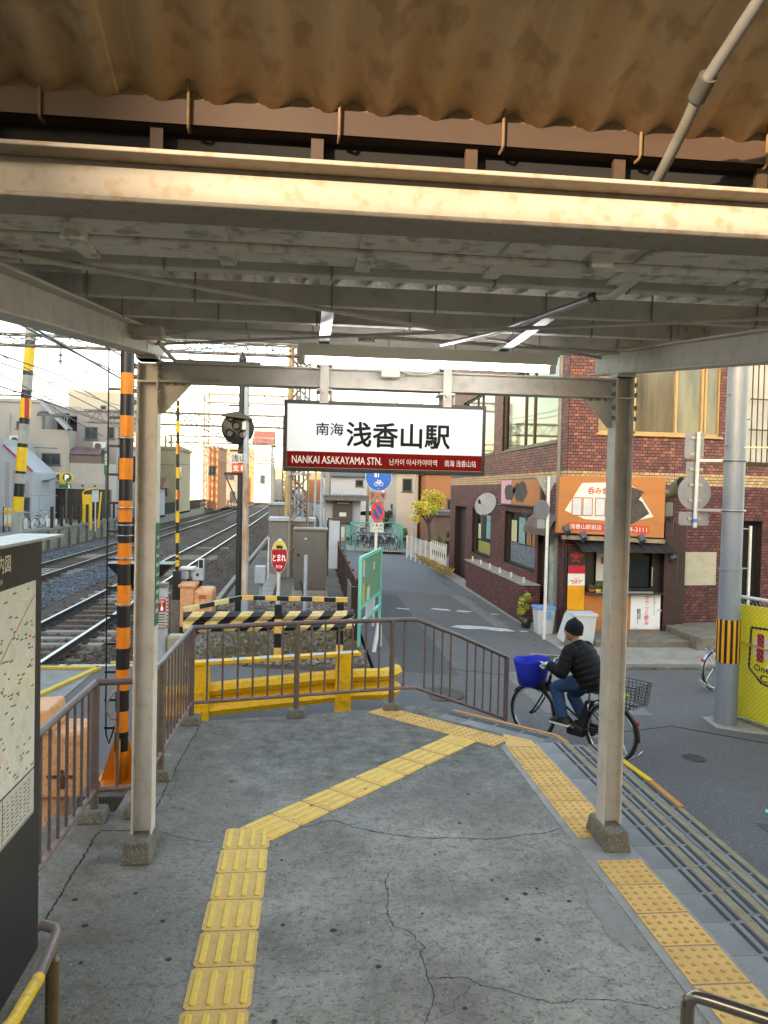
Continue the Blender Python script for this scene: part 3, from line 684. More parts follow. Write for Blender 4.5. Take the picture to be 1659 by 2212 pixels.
for x in (-.55, .72):
    b = MB(); b.box(x-.028, x+.028, 1.86, 1.94, 2.885, 2.925); b.cyl((x, 1.9, 2.878), (x, 1.9, 2.886), .014, n=10)
    b.build('conduit_clamp', M_board, bev=.003, label='small tan conduit clamp under the main beam nearer the '+('tracks' if x < 0 else 'street'), cat='clamp', group='conduit clamps')
o = MB().cyl((-1.35, 2.5, 2.93), (-1.08, 2.62, 2.93), .016, n=10).build('conduit_end', M_galv, label='steel conduit stub with a black cable by the canopy edge', cat='conduit')
MB().tube([(-1.08, 2.62, 2.93), (-1.06, 2.63, 2.90), (-1.07, 2.64, 2.86), (-1.2, 2.7, 2.83), (-1.7, 2.8, 2.80)], .008, 7).build('cable', mat('black cable', '#1c1d20', rough=.5), o)

# ------------------------------------------------------------------ pipe railings
M_rail = mat('brown grey rail paint', '#6e605c', '#5b4d49', scale=6, amt=.4, rough=.4, speck='#8b6f5e', sscale=25, samt=.4)
M_rail_b = mat('worn pink brown rail paint', '#8e7470', '#6b5652', scale=9, amt=.4, rough=.5, speck='#5e4638', sscale=30, samt=.5)
def railing(t, pts, posts, foot=True):
    """pts: (x, y, ztop, zbottom) along the run; posts: indices of pts that carry a post down to the given z"""
    for k, rr, m in ((2, .024, M_rail), (3, .019, M_rail_b)):
        MB().tube([(p[0], p[1], p[k]) for p in pts], rr, 10).build('top_rail' if k == 2 else 'bottom_rail', m, t)
    for a, c in zip(pts, pts[1:]):
        L = math.hypot(c[0]-a[0], c[1]-a[1]); n = max(1, round(L/.148))
        for i in range(1, n):
            q = [lerp(a[j], c[j], i/n) for j in range(4)]
            MB().cyl((q[0], q[1], q[3]), (q[0], q[1], q[2]), .0105, n=8).build('baluster', M_rail, t)
    for i, zf in posts:
        x, y, zt, _ = pts[i]
        MB().cyl((x, y, zf-.05), (x, y, zt), .029, n=12).build('post', M_rail, t)
        if foot:
            a, h = .095, .075
            MB().hexa([(x-a, y-a, zf), (x+a, y-a, zf), (x+a, y+a, zf), (x-a, y+a, zf)], [(x-a*.82, y-a*.82, zf+h), (x+a*.82, y-a*.82, zf+h), (x+a*.82, y+a*.82, zf+h), (x-a*.82, y+a*.82, zf+h)]).build('footing', M_conc_d, t, bev=.01)
t = empty('pipe_railing', (-1.42, 5.0, 0), 'brown pipe railing beside the black map board with a short return to the canopy post', 'railing')
railing(t, [(-1.44, 2.4, .95, .2), (-1.43, 3.9, .95, .2), (-1.42, 5.44, .95, .2), (-1.13, 5.5, .95, .2)], [(0, 0), (1, 0), (2, 0), (3, 0)])
t = empty('pipe_railing', (-.06, 7.86, 0), 'brown pipe railing around the far end of the platform, sloping down at the street end', 'railing')
railing(t, [(-1.13, 5.62, .93, .2), (-1.11, 6.19, .93, .2), (-1.08, 7.62, .94, .2), (-.06, 7.84, .95, .21), (.94, 8.06, .952, .22), (1.2, 8.1, .952, .22), (1.75, 8.5, .70, -.05), (2.44, 9.0, .35, -.40)],
        [(1, 0), (2, 0), (3, 0), (4, 0), (7, -.62)])
# low handrails at the stair foot
t = empty('stair_handrail', (-.78, 2.5, 0), 'brown stair handrail with a yellow sleeve and steel post', 'handrail')
MB().tube([(-.84, 2.60, .86), (-.79, 2.575, .86), (-.775, 2.54, .86), (-.757, 2.318, .86)], .0165, 12).build('rail', M_rail, t)
MB().tube([(-.757, 2.318, .86), (-.762, 2.12, .86), (-.765, 1.6, 1.02)], .0185, 12).build('yellow_sleeve', mat('yellow sleeve', '#e8bf16', '#d0a512', scale=12, rough=.4, speck='#7d6a20', sscale=40, samt=.4), t)
MB().cyl((-.775, 2.50, 0), (-.775, 2.50, .80), .021, n=14).build('post', mat('bronze steel post', '#9a875f', '#6d5f45', scale=5, rough=.3, metal=.8), t)
MB().cyl((-.775, 2.50, .79), (-.775, 2.50, .85), .011, n=10).build('neck', M_rail, t)
t = empty('stair_handrail', (1.1, 2.03, 0), 'polished steel stair handrail corner beside the dotted tiles', 'handrail')
MB().tube([(1.099, 2.03, 0), (1.099, 2.03, .88), (1.103, 2.028, .905), (1.118, 2.02, .92), (1.15, 2.0, .92), (1.275, 1.91, .92), (1.9, 1.45, .92)], .0185, 14).build('rail', mat('stainless tube', '#a39b90', '#837a6e', scale=4, rough=.25, metal=.9, stretch=(1, 1, .2)), t)

# ------------------------------------------------------------------ map board
mb = empty('map_board', (-1.3, 3.1, 0), 'black framed area map board with a pale map beside the railing', 'map board')
M_blk = mat('black board', '#232426', '#1b1c1e', scale=3, rough=.35)
MB().box(-1.34, -1.252, 2.1, 3.82, .06, 2.05).build('body', M_blk, mb, bev=.006)
MB().box(-1.40, -1.19, 2.0, 3.95, 2.056, 2.068).build('roof_cap', mat('steel cap', '#b9bbba', '#9ea09f', scale=5, rough=.4, metal=.5), mb)
# printed map: pale blocks, streets and a few coloured quarters
m = bpy.data.materials.new('printed map'); m.use_nodes = True; n_ = m.node_tree.nodes; l_ = m.node_tree.links; bs = n_['Principled BSDF']
tc = n_.new('ShaderNodeTexCoord'); vo = n_.new('ShaderNodeTexVoronoi'); vo.feature = 'DISTANCE_TO_EDGE'; vo.inputs['Scale'].default_value = 15
vc = n_.new('ShaderNodeTexVoronoi'); vc.inputs['Scale'].default_value = 15
for q in (vo, vc): l_.new(tc.outputs['Object'], q.inputs['Vector'])
rp = n_.new('ShaderNodeValToRGB'); e = rp.color_ramp.elements; e[0].color = S('#dedbd2'); e[1].color = S('#d3d0c6'); e[0].position = .0
for p_, c_ in ((.6, '#dbd8ce'), (.8, '#d2d6c8'), (.88, '#decfc0'), (.94, '#d8d4ca')):
    k_ = rp.color_ramp.elements.new(p_); k_.color = S(c_)
sp_ = n_.new('ShaderNodeSeparateColor'); l_.new(vc.outputs['Color'], sp_.inputs[0]); l_.new(sp_.outputs[0], rp.inputs[0])
gt = n_.new('ShaderNodeMath'); gt.operation = 'LESS_THAN'; gt.inputs[1].default_value = .02; l_.new(vo.outputs['Distance'], gt.inputs[0])
mx = n_.new('ShaderNodeMix'); mx.data_type = 'RGBA'; l_.new(gt.outputs[0], mx.inputs[0]); l_.new(rp.outputs[0], mx.inputs[6]); mx.inputs[7].default_value = S('#e6e2d8')
l_.new(mx.outputs[2], bs.inputs['Base Color']); bs.inputs['Roughness'].default_value = .12
M_map = m
YX = dict(ax=(0, 1, 0), ay=(0, 0, 1))
plate('map_sheet', (-1.252, 2.97, 1.425), 1.52, .88, M_map, mb, **YX)
plate('legend_sheet', (-1.252, 2.97, .872), 1.52, .21, mat('legend white', '#cfccc2', '#bdbab0', scale=30, rough=.15), mb, **YX)
M_scr = mat('map small print', '#5c574c', rough=.4)
b = MB()
for k in range(260):
    y, z = rnd.uniform(2.3, 3.71), rnd.uniform(1.0, 1.85); w = rnd.uniform(.012, .04); b.box(-1.2495, -1.2488, y, y+w, z, z+.007)
for k in range(26):
    y = 2.4+.05*k
    for q in range(9): b.box(-1.2495, -1.2488, y, y+rnd.uniform(.012, .036), .80+.018*q, .805+.018*q)
b.build('small_print', M_scr, mb, kind='stuff')
b = MB()
for zz in (.775, .985): b.box(-1.2496, -1.2486, 2.2, 3.735, zz-.002, zz+.002)
for yy in (2.6, 3.05, 3.35): b.box(-1.2496, -1.2486, yy-.0015, yy+.0015, .775, .985)
b.build('ruled_line', M_scr, mb)
b = MB()
pts = [(2.3, 1.1), (2.7, 1.22), (3.1, 1.42), (3.4, 1.62), (3.72, 1.8)]
for (y0, z0_), (y1, z1_) in zip(pts, pts[1:]): b.bar((-1.2490, y0, z0_), (-1.2490, y1, z1_), .009, .001, (1, 0, 0))
b.build('printed_route', mat('map orange', '#cf9d76', rough=.3), mb)
text('lettering', '周辺案内図', (-1.252, 3.24, 1.975), .36, .075, mat('board white ink', '#cfc9ba', rough=.5), mb, bold=.01, **YX)
text('lettering', 'Area Map', (-1.252, 3.24, 1.905), .19, .034, MATS['board white ink'], mb, **YX)
# green plate on the near post
t = empty('post_sign', (-.905, 4.95, 1.43), 'narrow green enamel plate on the side of the canopy post by the tracks', 'sign plate')
MB().box(-.9255, -.922, 4.888, 5.012, 1.44, 2.085).build('plate', mat('enamel green', '#1c6b54', '#185c48', scale=4, rough=.3), t)
b = MB()
for k in range(9):
    z = 1.52+.058*k
    for q in range(3): b.box(-.9218, -.9212, 4.905+.03*q, 4.925+.03*q, z, z+rnd.uniform(.012, .03))
b.build('printed_marks', mat('enamel white', '#c9d6cf', rough=.4), t)

# ------------------------------------------------------------------ level crossing equipment
M_or = mat('signal orange', '#f08c1e', '#dd7a14', scale=4, rough=.5, speck='#b8641a', sscale=30, samt=.25)
M_orb = mat('faded orange box paint', '#e6ab7c', '#d99a68', scale=4, amt=.35, rough=.55, speck='#8c5228', sscale=22, samt=.35)
M_bk = mat('signal black', '#1d1f22', '#141517', scale=6, rough=.4)
M_ye = mat('guard yellow', '#f0bc1a', '#dba612', scale=3, amt=.35, rough=.55, speck='#7d5a12', sscale=26, samt=.3)
M_ye2 = mat('stripe yellow', '#e6b02a', '#d8b878', scale=2, amt=.5, rough=.6, speck='#8f7435', sscale=22, samt=.4)
M_cr = mat('faded stripe cream', '#dccb9c', '#d3b45c', scale=2.2, amt=.5, rough=.7, speck='#8f7e5a', sscale=25, samt=.4)
M_gy = mat('cabinet grey', '#7b7872', '#6b6862', scale=2, rough=.5, speck='#6d6a63', sscale=25, samt=.25)
M_stain = mat('cabinet stainless', '#817b74', '#6c6660', scale=1.2, rough=.3, metal=.55, stretch=(1, 1, .25), rough2=.4)
M_wh = mat('white paint', '#dcdcd6', '#c6c6bf', scale=4, rough=.5, speck='#a09a8c', sscale=30, samt=.3)
M_lg = mat('light blue grey paint', '#b4bbc2', '#9ca4ac', scale=5, rough=.5)
M_rust = mat('rusty pole paint', '#c9c0b3', '#8e5a35', scale=2.6, amt=.55, rough=.7, bump=.2, bscale=30, stretch=(2, 2, .5))
M_redp = mat('sign red paint', '#b3182a', '#a31524', scale=3, rough=.4)

# orange and black crossing signal pole with ladder
cp = empty('crossing_signal_pole', (-1.575, 6.85, -.28), 'tall orange and black banded crossing signal pole with a ladder', 'signal pole')
zt = 3.28; k = 0; z = 3.9
MB().cyl((-1.556, 6.85, 3.28), (-1.553, 6.85, 3.95), .0575, n=20).build('black_band', M_bk, cp)
PX = lambda z: -1.563+.0017*z*2
while zt-.183*k > -.02:
    a = zt-.183*k; c = max(a-.183, -.02)
    MB().cyl((PX(a), 6.85, a), (PX(c), 6.85, c), .058 if k % 2 == 0 else .0575, n=20).build('orange_band' if k % 2 == 0 else 'black_band', M_or if k % 2 == 0 else M_bk, cp); k += 1
MB().cyl((-1.563, 6.85, -.26), (-1.563, 6.85, .0), .0585, n=20).build('orange_band', M_or, cp)
b = MB(); b.box(-1.76, -1.37, 6.66, 7.04, -.285, -.255)
for (sx, sy) in ((-1, 0), (1, 0), (0, -1), (0, 1)):
    p = (-1.563+sx*.055, 6.85+sy*.055); e_ = (-1.563+sx*.17, 6.85+sy*.17); w = (sy*.006, sx*.006)
    b.prism([(p[0]-w[0], p[1]-w[1], -.255), (e_[0]-w[0], e_[1]-w[1], -.255), (p[0]-w[0], p[1]-w[1], .12)], (2*w[0], 2*w[1], 0))
for sx in (-.15, .15):
    for sy in (-.15, .15): b.cyl((-1.563+sx, 6.85+sy, -.256), (-1.563+sx, 6.85+sy, -.21), .018, n=6, smooth=False)
b.build('base_plate', M_or, cp)
MB().box(-1.85, -1.25, 6.55, 7.2, -.7, -.287).build('footing', M_conc_d, cp, bev=.01)
MB().tube([(-1.712, 6.85, 3.9), (-1.70, 6.85, .5), (-1.695, 6.85, .14), (-1.67, 6.85, .06), (-1.62, 6.85, .22), (-1.575, 6.85, .24)], .0075, 6).build('ladder_stile', M_bk, cp)
for i in range(13):
    z = 3.14-.245*i
    if z > .1: MB().bar((-1.712, 6.85, z), (-1.55, 6.85, z), .02, .022).build('ladder_rung', M_bk, cp)
for z in (2.72, 2.12, 1.97, 1.88, 1.68, 1.28, .62):
    MB().tube([(-1.56+.066*math.cos(t), 6.85+.066*math.sin(t), z) for t in [6.283*i/14 for i in range(14)]], .008, 6, closed=True).build('clamp_band', M_galv, cp)
for z in (2.46, 1.93): MB().box(-1.645, -1.49, 6.92, 6.99, z-.12, z+.12).build('signal_backplate', M_bk, cp, bev=.03)
MB().hexa([(-1.52, 7.02, 1.38), (-1.40, 7.02, 1.38), (-1.40, 7.2, 1.38), (-1.52, 7.2, 1.38)], [(-1.75, 6.98, 1.62), (-1.17, 6.98, 1.62), (-1.17, 7.25, 1.62), (-1.75, 7.25, 1.62)]).build('speaker_horn', M_bk, cp)
MB().tube([(-1.56, 6.79, .55), (-1.62, 6.78, .53), (-1.665, 6.78, .46), (-1.67, 6.78, .36), (-1.63, 6.78, .3), (-1.57, 6.79, .3)], .011, 8).build('cable', mat('grey cable', '#8d8577', rough=.6), cp)
# orange relay box on a stem behind the railing
t = empty('relay_box', (-1.85, 6.1, -.4), 'faded orange signal relay box on a stem behind the railing', 'relay box')
MB().box(-2.12, -1.66, 5.95, 6.35, -.06, .44).build('body', M_orb, t, bev=.025)
MB().hexa([(-2.16, 5.90, .44), (-1.86, 5.90, .44), (-1.86, 6.38, .44), (-2.16, 6.38, .44)], [(-2.14, 5.93, .60), (-1.90, 5.93, .62), (-1.90, 6.36, .62), (-2.14, 6.36, .60)]).build('lid', M_orb, t, bev=.02)
MB().cyl((-1.88, 6.1, -.5), (-1.88, 6.1, -.05), .10, n=16).build('stem', M_orb, t)
MB().box(-2.15, -1.6, 5.8, 6.4, -.52, -.42).build('foot', M_orb, t, bev=.01)
b = MB(); b.box(-1.80, -1.78, 5.93, 5.952, .13, .16); b.box(-1.90, -1.70, 5.935, 5.948, .10, .12); b.box(-1.80, -1.77, 5.93, 5.95, .02, .1); b.build('latch', mat('rusty latch', '#5b3b25', rough=.8), t)

# yellow roadside crash barrier
gd = empty('yellow_crash_barrier', (-.3, 9.2, -.5), 'yellow corrugated crash barrier with square posts right behind the platform railing', 'crash barrier')
for (x, y) in ((-1.17, 9.0), (.5, 9.47)):
    MB().box(x-.10, x+.10, y-.06, y+.06, -.75, .27).build('post', M_ye, gd, bev=.008)
    for z in (-.05, -.28): MB().cyl((x, y-.1, z), (x, y-.055, z), .022, n=6, smooth=False).build('bolt', M_ye, gd)
MB().bar((-1.25, 8.97, .285), (.70, 9.53, .285), .14, .04).build('top_bar', M_ye, gd, bev=.004)
b = MB()
for i in range(6):
    t0 = .06+i*.16; p = Vector((-1.25, 8.97, .3055)).lerp(Vector((.70, 9.53, .3055)), t0); q = Vector((-1.25, 8.97, .3055)).lerp(Vector((.70, 9.53, .3055)), t0+.08); b.bar(p, q, .135, .003)
b.build('reflective_patch', mat('grey reflective tape', '#a9aba8', '#8f918f', scale=10, rough=.5), gd)
WPROF = [(0, .155), (-.05, .14), (-.075, .09), (-.05, .045), (.0, .02), (.0, -.02), (-.05, -.045), (-.075, -.09), (-.05, -.14), (0, -.155)]
def wbeam(pts, mats, sc=1., stripe=None, slant=0.):
    """corrugated beam along pts (x, y, z); optional slanted stripes"""
    b = MB(); pts = [Vector(p) for p in pts]; fine = []
    for a, c in zip(pts, pts[1:]):
        L = (c-a).length; n = max(1, int(L/.06))
        for i in range(n): fine.append(a.lerp(c, i/n))
    fine.append(pts[-1]); N = len(fine); K = len(WPROF); acc = 0.; ss = [0.]
    for i in range(1, N): acc += (fine[i]-fine[i-1]).length; ss.append(acc)
    def at(s_):
        s_ = min(max(s_, 0), acc)
        for i in range(1, N):
            if ss[i] >= s_-1e-9:
                t_ = (s_-ss[i-1])/max(ss[i]-ss[i-1], 1e-9); d = (fine[i]-fine[i-1]).normalized(); return fine[i-1].lerp(fine[i], t_), d
        return fine[-1], (fine[-1]-fine[-2]).normalized()
    S_ = ss if not stripe else None
    if stripe:
        M_ = int(acc/(stripe/4))+1; S_ = [i*stripe/4-slant*.2 for i in range(M_+8)]
    for s_ in S_:
        for (o, h) in WPROF:
            p, d = at(s_+(slant*h if stripe else 0)); nrm = Vector((d.y, -d.x, 0)).normalized()
            b.v.append(tuple(p+nrm*(-o)*sc+Vector((0, 0, h*sc))))
    for i in range(len(S_)-1):
        for j in range(K-1):
            b.f.append((i*K+j, (i+1)*K+j, (i+1)*K+j+1, i*K+j+1)); b.mi.append((i//2) % 2 if stripe else 0); b.sm.append(False)
    return b
wbeam([(-1.6, 8.92, -.175), (-1.15, 9.06, -.165), (.5, 9.54, -.12), (.75, 9.62, -.13), (1.0, 9.75, -.16), (1.16, 9.9, -.17), (1.22, 10.05, -.17)], M_ye, 1.3).build('beam', M_ye, gd)

# striped barrier closing off the track bed
sb = empty('striped_barrier', (-.4, 12.1, -.4), 'black and yellow striped barrier with a top rail in front of the grey cabinets', 'barrier')
wbeam([(-1.84, 12.0, .235), (.62, 12.25, .225), (.78, 12.35, .24)], [M_bk, M_cr], .98, stripe=.37, slant=1.0).build('beam', [M_bk, M_cr], sb, fix=False).modifiers.new('t', 'SOLIDIFY').thickness = .006
def striped_bar(p, q, w, h, n, a, c, par, name):
    p, q = Vector(p), Vector(q); b = MB(); d = (q-p)/n
    for i in range(n): b.bar(p+d*i, p+d*(i+1), w, h, m=i % 2)
    return b.build(name, [a, c], par)
striped_bar((-1.84, 12.0, .42), (-1.0, 12.55, .54), .07, .07, 4, M_cr, M_bk, sb, 'top_rail')
striped_bar((-1.0, 12.55, .54), (.70, 12.4, .54), .08, .07, 9, M_ye2, M_bk, sb, 'top_rail')
for (x, y, z) in ((-.40, 12.09, .5), (.58, 12.33, .5)):
    striped_bar((x, y, -.62), (x, y, z), .11, .09, 5, M_bk, M_ye2, sb, 'post')

# oval stop sign for pedestrians at the track
so = empty('oval_stop_sign', (-.46, 14.05, -.4), 'oval red and yellow stop sign on a white post beside the grey cabinet', 'stop sign')
MB().cyl((-.485, 14.07, -.6), (-.46, 14.07, 1.40), .034, n=12).build('post', M_wh, so)
def oval(c, rx, rz, y, m, name, par, t=.004, z0=None, z1=None):
    pl = []
    for i in range(40):
        a = 6.283*i/40; z = c[1]+rz*math.sin(a)
        pl.append((c[0]+rx*math.cos(a), y, z))
    if z1 is not None: pl = [p for p in pl if p[2] <= z1+1e-6]; 
    return MB().prism(pl, (0, t, 0)).build(name, m, par)
oval((-.464, 1.09), .148, .298, 14.01, M_wh, 'rim', so, .012)
oval((-.464, 1.09), .138, .288, 14.004, mat('sign yellow', '#dccb6a', '#cdbb58', scale=4, rough=.4), 'panel', so, .005)
pl = [(-.464+.138*math.cos(a), 14.0, 1.09+.288*math.sin(a)) for a in [R(-205+i*10) for i in range(24)]]
MB().prism(pl, (0, .004, 0)).build('red_field', M_redp, so)
FY = lambda x, z: (x, 14.0, z)
text('lettering', 'とまれ', FY(-.464, 1.06), .235, .125, M_wink, so, bold=.012)
text('lettering', 'STOP', FY(-.464, .895), .115, .055, M_wink, so)
b = MB(); b.box(-.52, -.41, 13.999, 14.003, 1.23, 1.27); b.box(-.53, -.40, 13.999, 14.003, 1.275, 1.283); b.box(-.5, -.43, 13.999, 14.003, 1.285, 1.29); b.box(-.51, -.50, 13.999, 14.003, 1.20, 1.23); b.box(-.43, -.42, 13.999, 14.003, 1.20, 1.23)
b.build('tram_pictogram', M_ink, so)

# raised crossing gate arm
def banded(t, p0, p1, r, bands, base):
    p0, p1 = Vector(p0), Vector(p1)
    for (a, c, m, nm) in bands:
        MB().cyl(p0.lerp(p1, a), p0.lerp(p1, c), r*(1.18 if nm != 'dark_band' else 1), n=14).build(nm, m, t)
ga = empty('crossing_gate', (-2.47, 15.2, -.5), 'raised black and yellow crossing gate arm beside the near rail', 'crossing gate')
zz = lambda y: 3.966-(y-395)/409
Lz = zz(1750); H_ = 3.966-Lz
fr = lambda y: (zz(y)-Lz)/H_
segs = [(437, 457, 'y'), (558, 648, 'y'), (740, 820, 'r'), (922, 1008, 'y'), (1100, 1175, 'r'), (1268, 1357, 'y'), (1443, 1520, 'y'), (1615, 1635, 'y'), (1655, 1705, 'y')]
M_gye = mat('gate yellow', '#e9bd1f', '#d9a812', scale=6, rough=.5)
MB().cyl((-2.459, 15.2, Lz), (-2.493, 15.2, 3.966), .030, n=12).build('arm', M_bk, ga)
for a, c, k_ in segs:
    x = lerp(-2.459, -2.493, fr((a+c)/2))
    MB().cyl((x, 15.2, zz(c)), (x, 15.2, zz(a)), .037, n=12).build('yellow_sleeve', M_gye, ga)
    if k_ == 'r': MB().box(x+.003, x+.045, 15.155, 15.17, zz(c), zz(a)).build('red_reflector', M_redp, ga)
MB().box(-2.53, -2.40, 15.1, 15.3, .10, .68).build('drive_clamp', M_bk, ga, bev=.01)
MB().box(-2.55, -2.37, 15.05, 15.35, -.6, .12).build('footing', M_conc_d, ga, bev=.02)
t = empty('gate_motor_box', (-2.0, 15.0, -.5), 'faded orange gate motor box with a rounded body behind the striped barrier', 'motor box')
MB().box(-2.34, -2.08, 14.8, 15.3, -.35, .40).build('terminal_case', M_orb, t, bev=.02)
MB().box(-2.37, -2.05, 14.77, 15.33, .40, .46).build('case_lid', M_orb, t, bev=.015)
MB().box(-2.08, -1.72, 14.75, 15.4, -.35, .37).build('body', M_orb, t, bev=.07)
b = MB(); b.box(-1.98, -1.85, 14.744, 14.75, .24, .262); b.box(-1.98, -1.85, 14.744, 14.75, .20, .222); b.build('red_mark', M_redp, t)
b = MB(); b.box(-2.06, -1.84, 14.735, 14.75, .0, .015); b.box(-1.92, -1.87, 14.73, 14.75, -.09, .03); b.build('latch', M_orb, t)
t = empty('obstacle_sensor', (-2.2, 15.5, -.5), 'white and pale blue obstacle sensor heads on black posts by the track', 'sensor')
MB().box(-2.44, -2.16, 15.3, 15.7, .68, .72).build('sensor_hood', M_wh, t, bev=.01); MB().box(-2.42, -2.27, 15.35, 15.7, .49, .67).build('sensor_head', M_lg, t, bev=.01)
MB().box(-2.2, -1.99, 15.4, 15.65, .46, .70).build('sensor_box', M_lg, t, bev=.012); MB().cyl((-2.10, 15.385, .58), (-2.10, 15.40, .58), .028, n=14).build('lens', M_bk, t)
b = MB(); b.box(-2.105, -1.995, 15.5, 15.6, .70, .88); b.build('white_frame', M_wh, t); MB().box(-2.09, -2.01, 15.49, 15.50, .70, .865).build('black_plate', M_bk, t)
MB().cyl((-2.06, 15.55, -.6), (-2.06, 15.55, .46), .035, n=10).build('post', M_bk, t); MB().cyl((-2.30, 15.55, -.6), (-2.30, 15.55, .49), .03, n=10).build('post', M_bk, t)
MB().box(-2.0, -1.87, 15.4, 15.6, .1, .32).build('terminal_box', M_lg, t, bev=.01)

# signal mast with round head and number plates
sm = empty('signal_mast', (-1.39, 16.4, -.5), 'black railway signal mast with a round four lamp head and number plates', 'railway signal')
MB().cyl((-1.39, 16.4, -.6), (-1.378, 16.4, 4.72), .062, n=16).build('mast', mat('mast dark green black', '#26302f', '#1c2423', scale=4, rough=.5), sm)
b = MB(); b.lathe((-1.378, 16.4, 4.66), [(.16, 0), (.10, .05), (.055, .09), (.055, .25), (.08, .30), (.08, .36), (.05, .42), (0, .5)], 14); b.build('finial', MATS['mast dark green black'], sm)
b = MB(); b.lathe((-1.437, 16.2, 3.54), [(.0, -.05), (.30, -.05), (.335, -.03), (.335, .03), (.25, .10), (0, .12)], 32, axis='Y'); b.build('round_head', M_bk, sm)
for (dx, dz) in ((-.15, .21), (-.03, .05), (-.16, -.11), (.1, -.13)):
    b = MB(); b.lathe((-1.437+dx, 16.13, 3.54+dz), [(.085, 0), (.085, -.10), (.075, -.10), (.07, 0), (0, .01)], 18, axis='Y', m=0); hood = b.build('lamp_hood', M_bk, sm)
    MB().cyl((-1.437+dx, 16.128, 3.54+dz), (-1.437+dx, 16.133, 3.54+dz), .062, n=18).build('lens', mat('unlit lens', '#1a1c1e', rough=.35), sm)
b = MB(); b.prism([(-1.76, 16.14, 3.77), (-1.12, 16.14, 3.70), (-1.12, 16.14, 3.725), (-1.4, 16.14, 3.87), (-1.70, 16.14, 3.81)], (0, -.22, 0)); b.build('visor', M_bk, sm)
pl_ = MB().box(-1.6, -1.24, 16.27, 16.285, 2.83, 3.02).build('number_plate', M_wh, sm); text('lettering', '浅', (-1.49, 16.27, 2.925), .14, .15, M_ink, pl_, bold=.015); text('lettering', '山', (-1.33, 16.27, 2.925), .12, .13, M_ink, pl_, bold=.015)
pl_ = MB().box(-1.55, -1.23, 16.265, 16.28, 2.63, 2.815).build('orange_plate', mat('plate orange red', '#e2491d', rough=.4), sm); text('lettering', '支', (-1.47, 16.265, 2.72), .115, .125, M_wink, pl_, bold=.015); text('lettering', '幹', (-1.31, 16.265, 2.72), .115, .125, M_wink, pl_, bold=.012)
b = MB(); b.bar((-1.72, 16.4, 2.60), (-1.33, 16.4, 2.60), .08, .06); b.bar((-1.70, 16.4, 2.58), (-1.42, 16.4, 1.95), .03, .03); b.bar((-1.6, 16.3, 3.08), (-1.25, 16.3, 3.08), .03, .04); b.bar((-1.66, 16.38, 4.03), (-1.2, 16.38, 4.03), .02, .04)
b.build('bracket', M_bk, sm)
rp_ = empty('rusty_pole', (-1.23, 16.1, -.5), 'slim rust streaked white pole in front of the signal mast', 'pole')
MB().tube([(-1.222, 16.1, -.6), (-1.225, 16.1, .0)], .08, 14).build('base', M_lg, rp_); MB().tube([(-1.225, 16.1, 0), (-1.235, 16.1, 1.4), (-1.25, 16.1, 2.8)], [.079, .072, .062], 14).build('lower_shaft', M_rust, rp_)
MB().tube([(-1.25, 16.1, 2.8), (-1.26, 16.1, 4.4)], [.062, .05], 14).build('upper_shaft', M_lg, rp_)
MB().box(-1.33, -1.25, 15.98, 16.04, 3.5, 3.66).build('meter', M_wh, rp_)

# grey cabinets
c = empty('equipment_cabinet', (.13, 19.6, -.4), 'stainless equipment cabinet with a lever handle on a concrete base, nearest of the cabinets', 'cabinet')
MB().box(-.26, .53, 19.3, 20.0, -.22, 1.27).build('body', M_stain, c, bev=.01); MB().box(-.30, .57, 19.25, 20.05, 1.272, 1.33).build('cap', M_gy, c, bev=.015)
MB().box(-.22, .49, 19.285, 19.299, -.18, 1.22).build('door', M_stain, c, bev=.004)
b = MB(); b.cyl((-.17, 19.27, .66), (-.17, 19.29, .66), .03, n=12); b.bar((-.20, 19.26, .64), (-.13, 19.26, .68), .02, .02); b.build('handle', M_bk, c)
MB().box(-.02, .04, 19.28, 19.286, 1.05, 1.09).build('number_label', M_wh, c)
b = MB(); b.box(-.32, .59, 19.2, 20.1, -.6, -.32); b.box(-.3, .57, 19.3, 20.05, -.32, -.225); b.build('plinth', M_conc_l, c, bev=.01)
c = empty('equipment_cabinet', (-.45, 24.3, -.5), 'wide grey equipment cabinet with a pale lid behind the stainless one', 'cabinet')
MB().box(-1.08, .26, 24, 24.9, -.5, 1.30).build('body', M_gy, c, bev=.01); MB().box(-1.14, .32, 23.93, 25, 1.30, 1.41).build('lid', M_lg, c, bev=.01); MB().box(-.42, -.405, 23.985, 24.0, -.4, 1.25).build('door_seam', M_bk, c)
MB().box(-1.2, .4, 23.85, 25.0, -.8, -.5).build('plinth', M_conc_l, c)
c = empty('equipment_cabinet', (-1.0, 30.4, -.5), 'small grey equipment cabinet furthest back beside the lattice mast', 'cabinet')
MB().box(-1.44, -.62, 30, 30.8, -.5, 1.67).build('body', M_gy, c, bev=.01); MB().box(-1.48, -.55, 29.9, 30.9, 1.67, 1.76).build('lid', M_lg, c, bev=.01); MB().box(-1.02, -1.01, 29.985, 30.0, -.4, 1.6).build('door_seam', M_bk, c)
for i, (x, y, z1, lab) in enumerate(((.02, 15.9, .95, 'white marker post just behind the oval stop sign'), (-1.05, 22.4, .9, 'thin white marker post beside the ballast kerb'))):
    b = MB(); b.cyl((x, y, -.6), (x, y, z1), .04 if i == 0 else .028, n=12); o = b.build('marker_post', M_lg if i == 0 else M_wh, label=lab, cat='post')
b = MB(); b.box(-1.15, -.9, 17.9, 18.2, .1, .5); o = b.build('terminal_box', M_lg, bev=.02, label='small pale junction box on the trough beside the rusty pole', cat='junction box'); MB().cyl((-1.02, 18.05, -.6), (-1.02, 18.05, .12), .03, n=8).build('leg', M_lg, o)
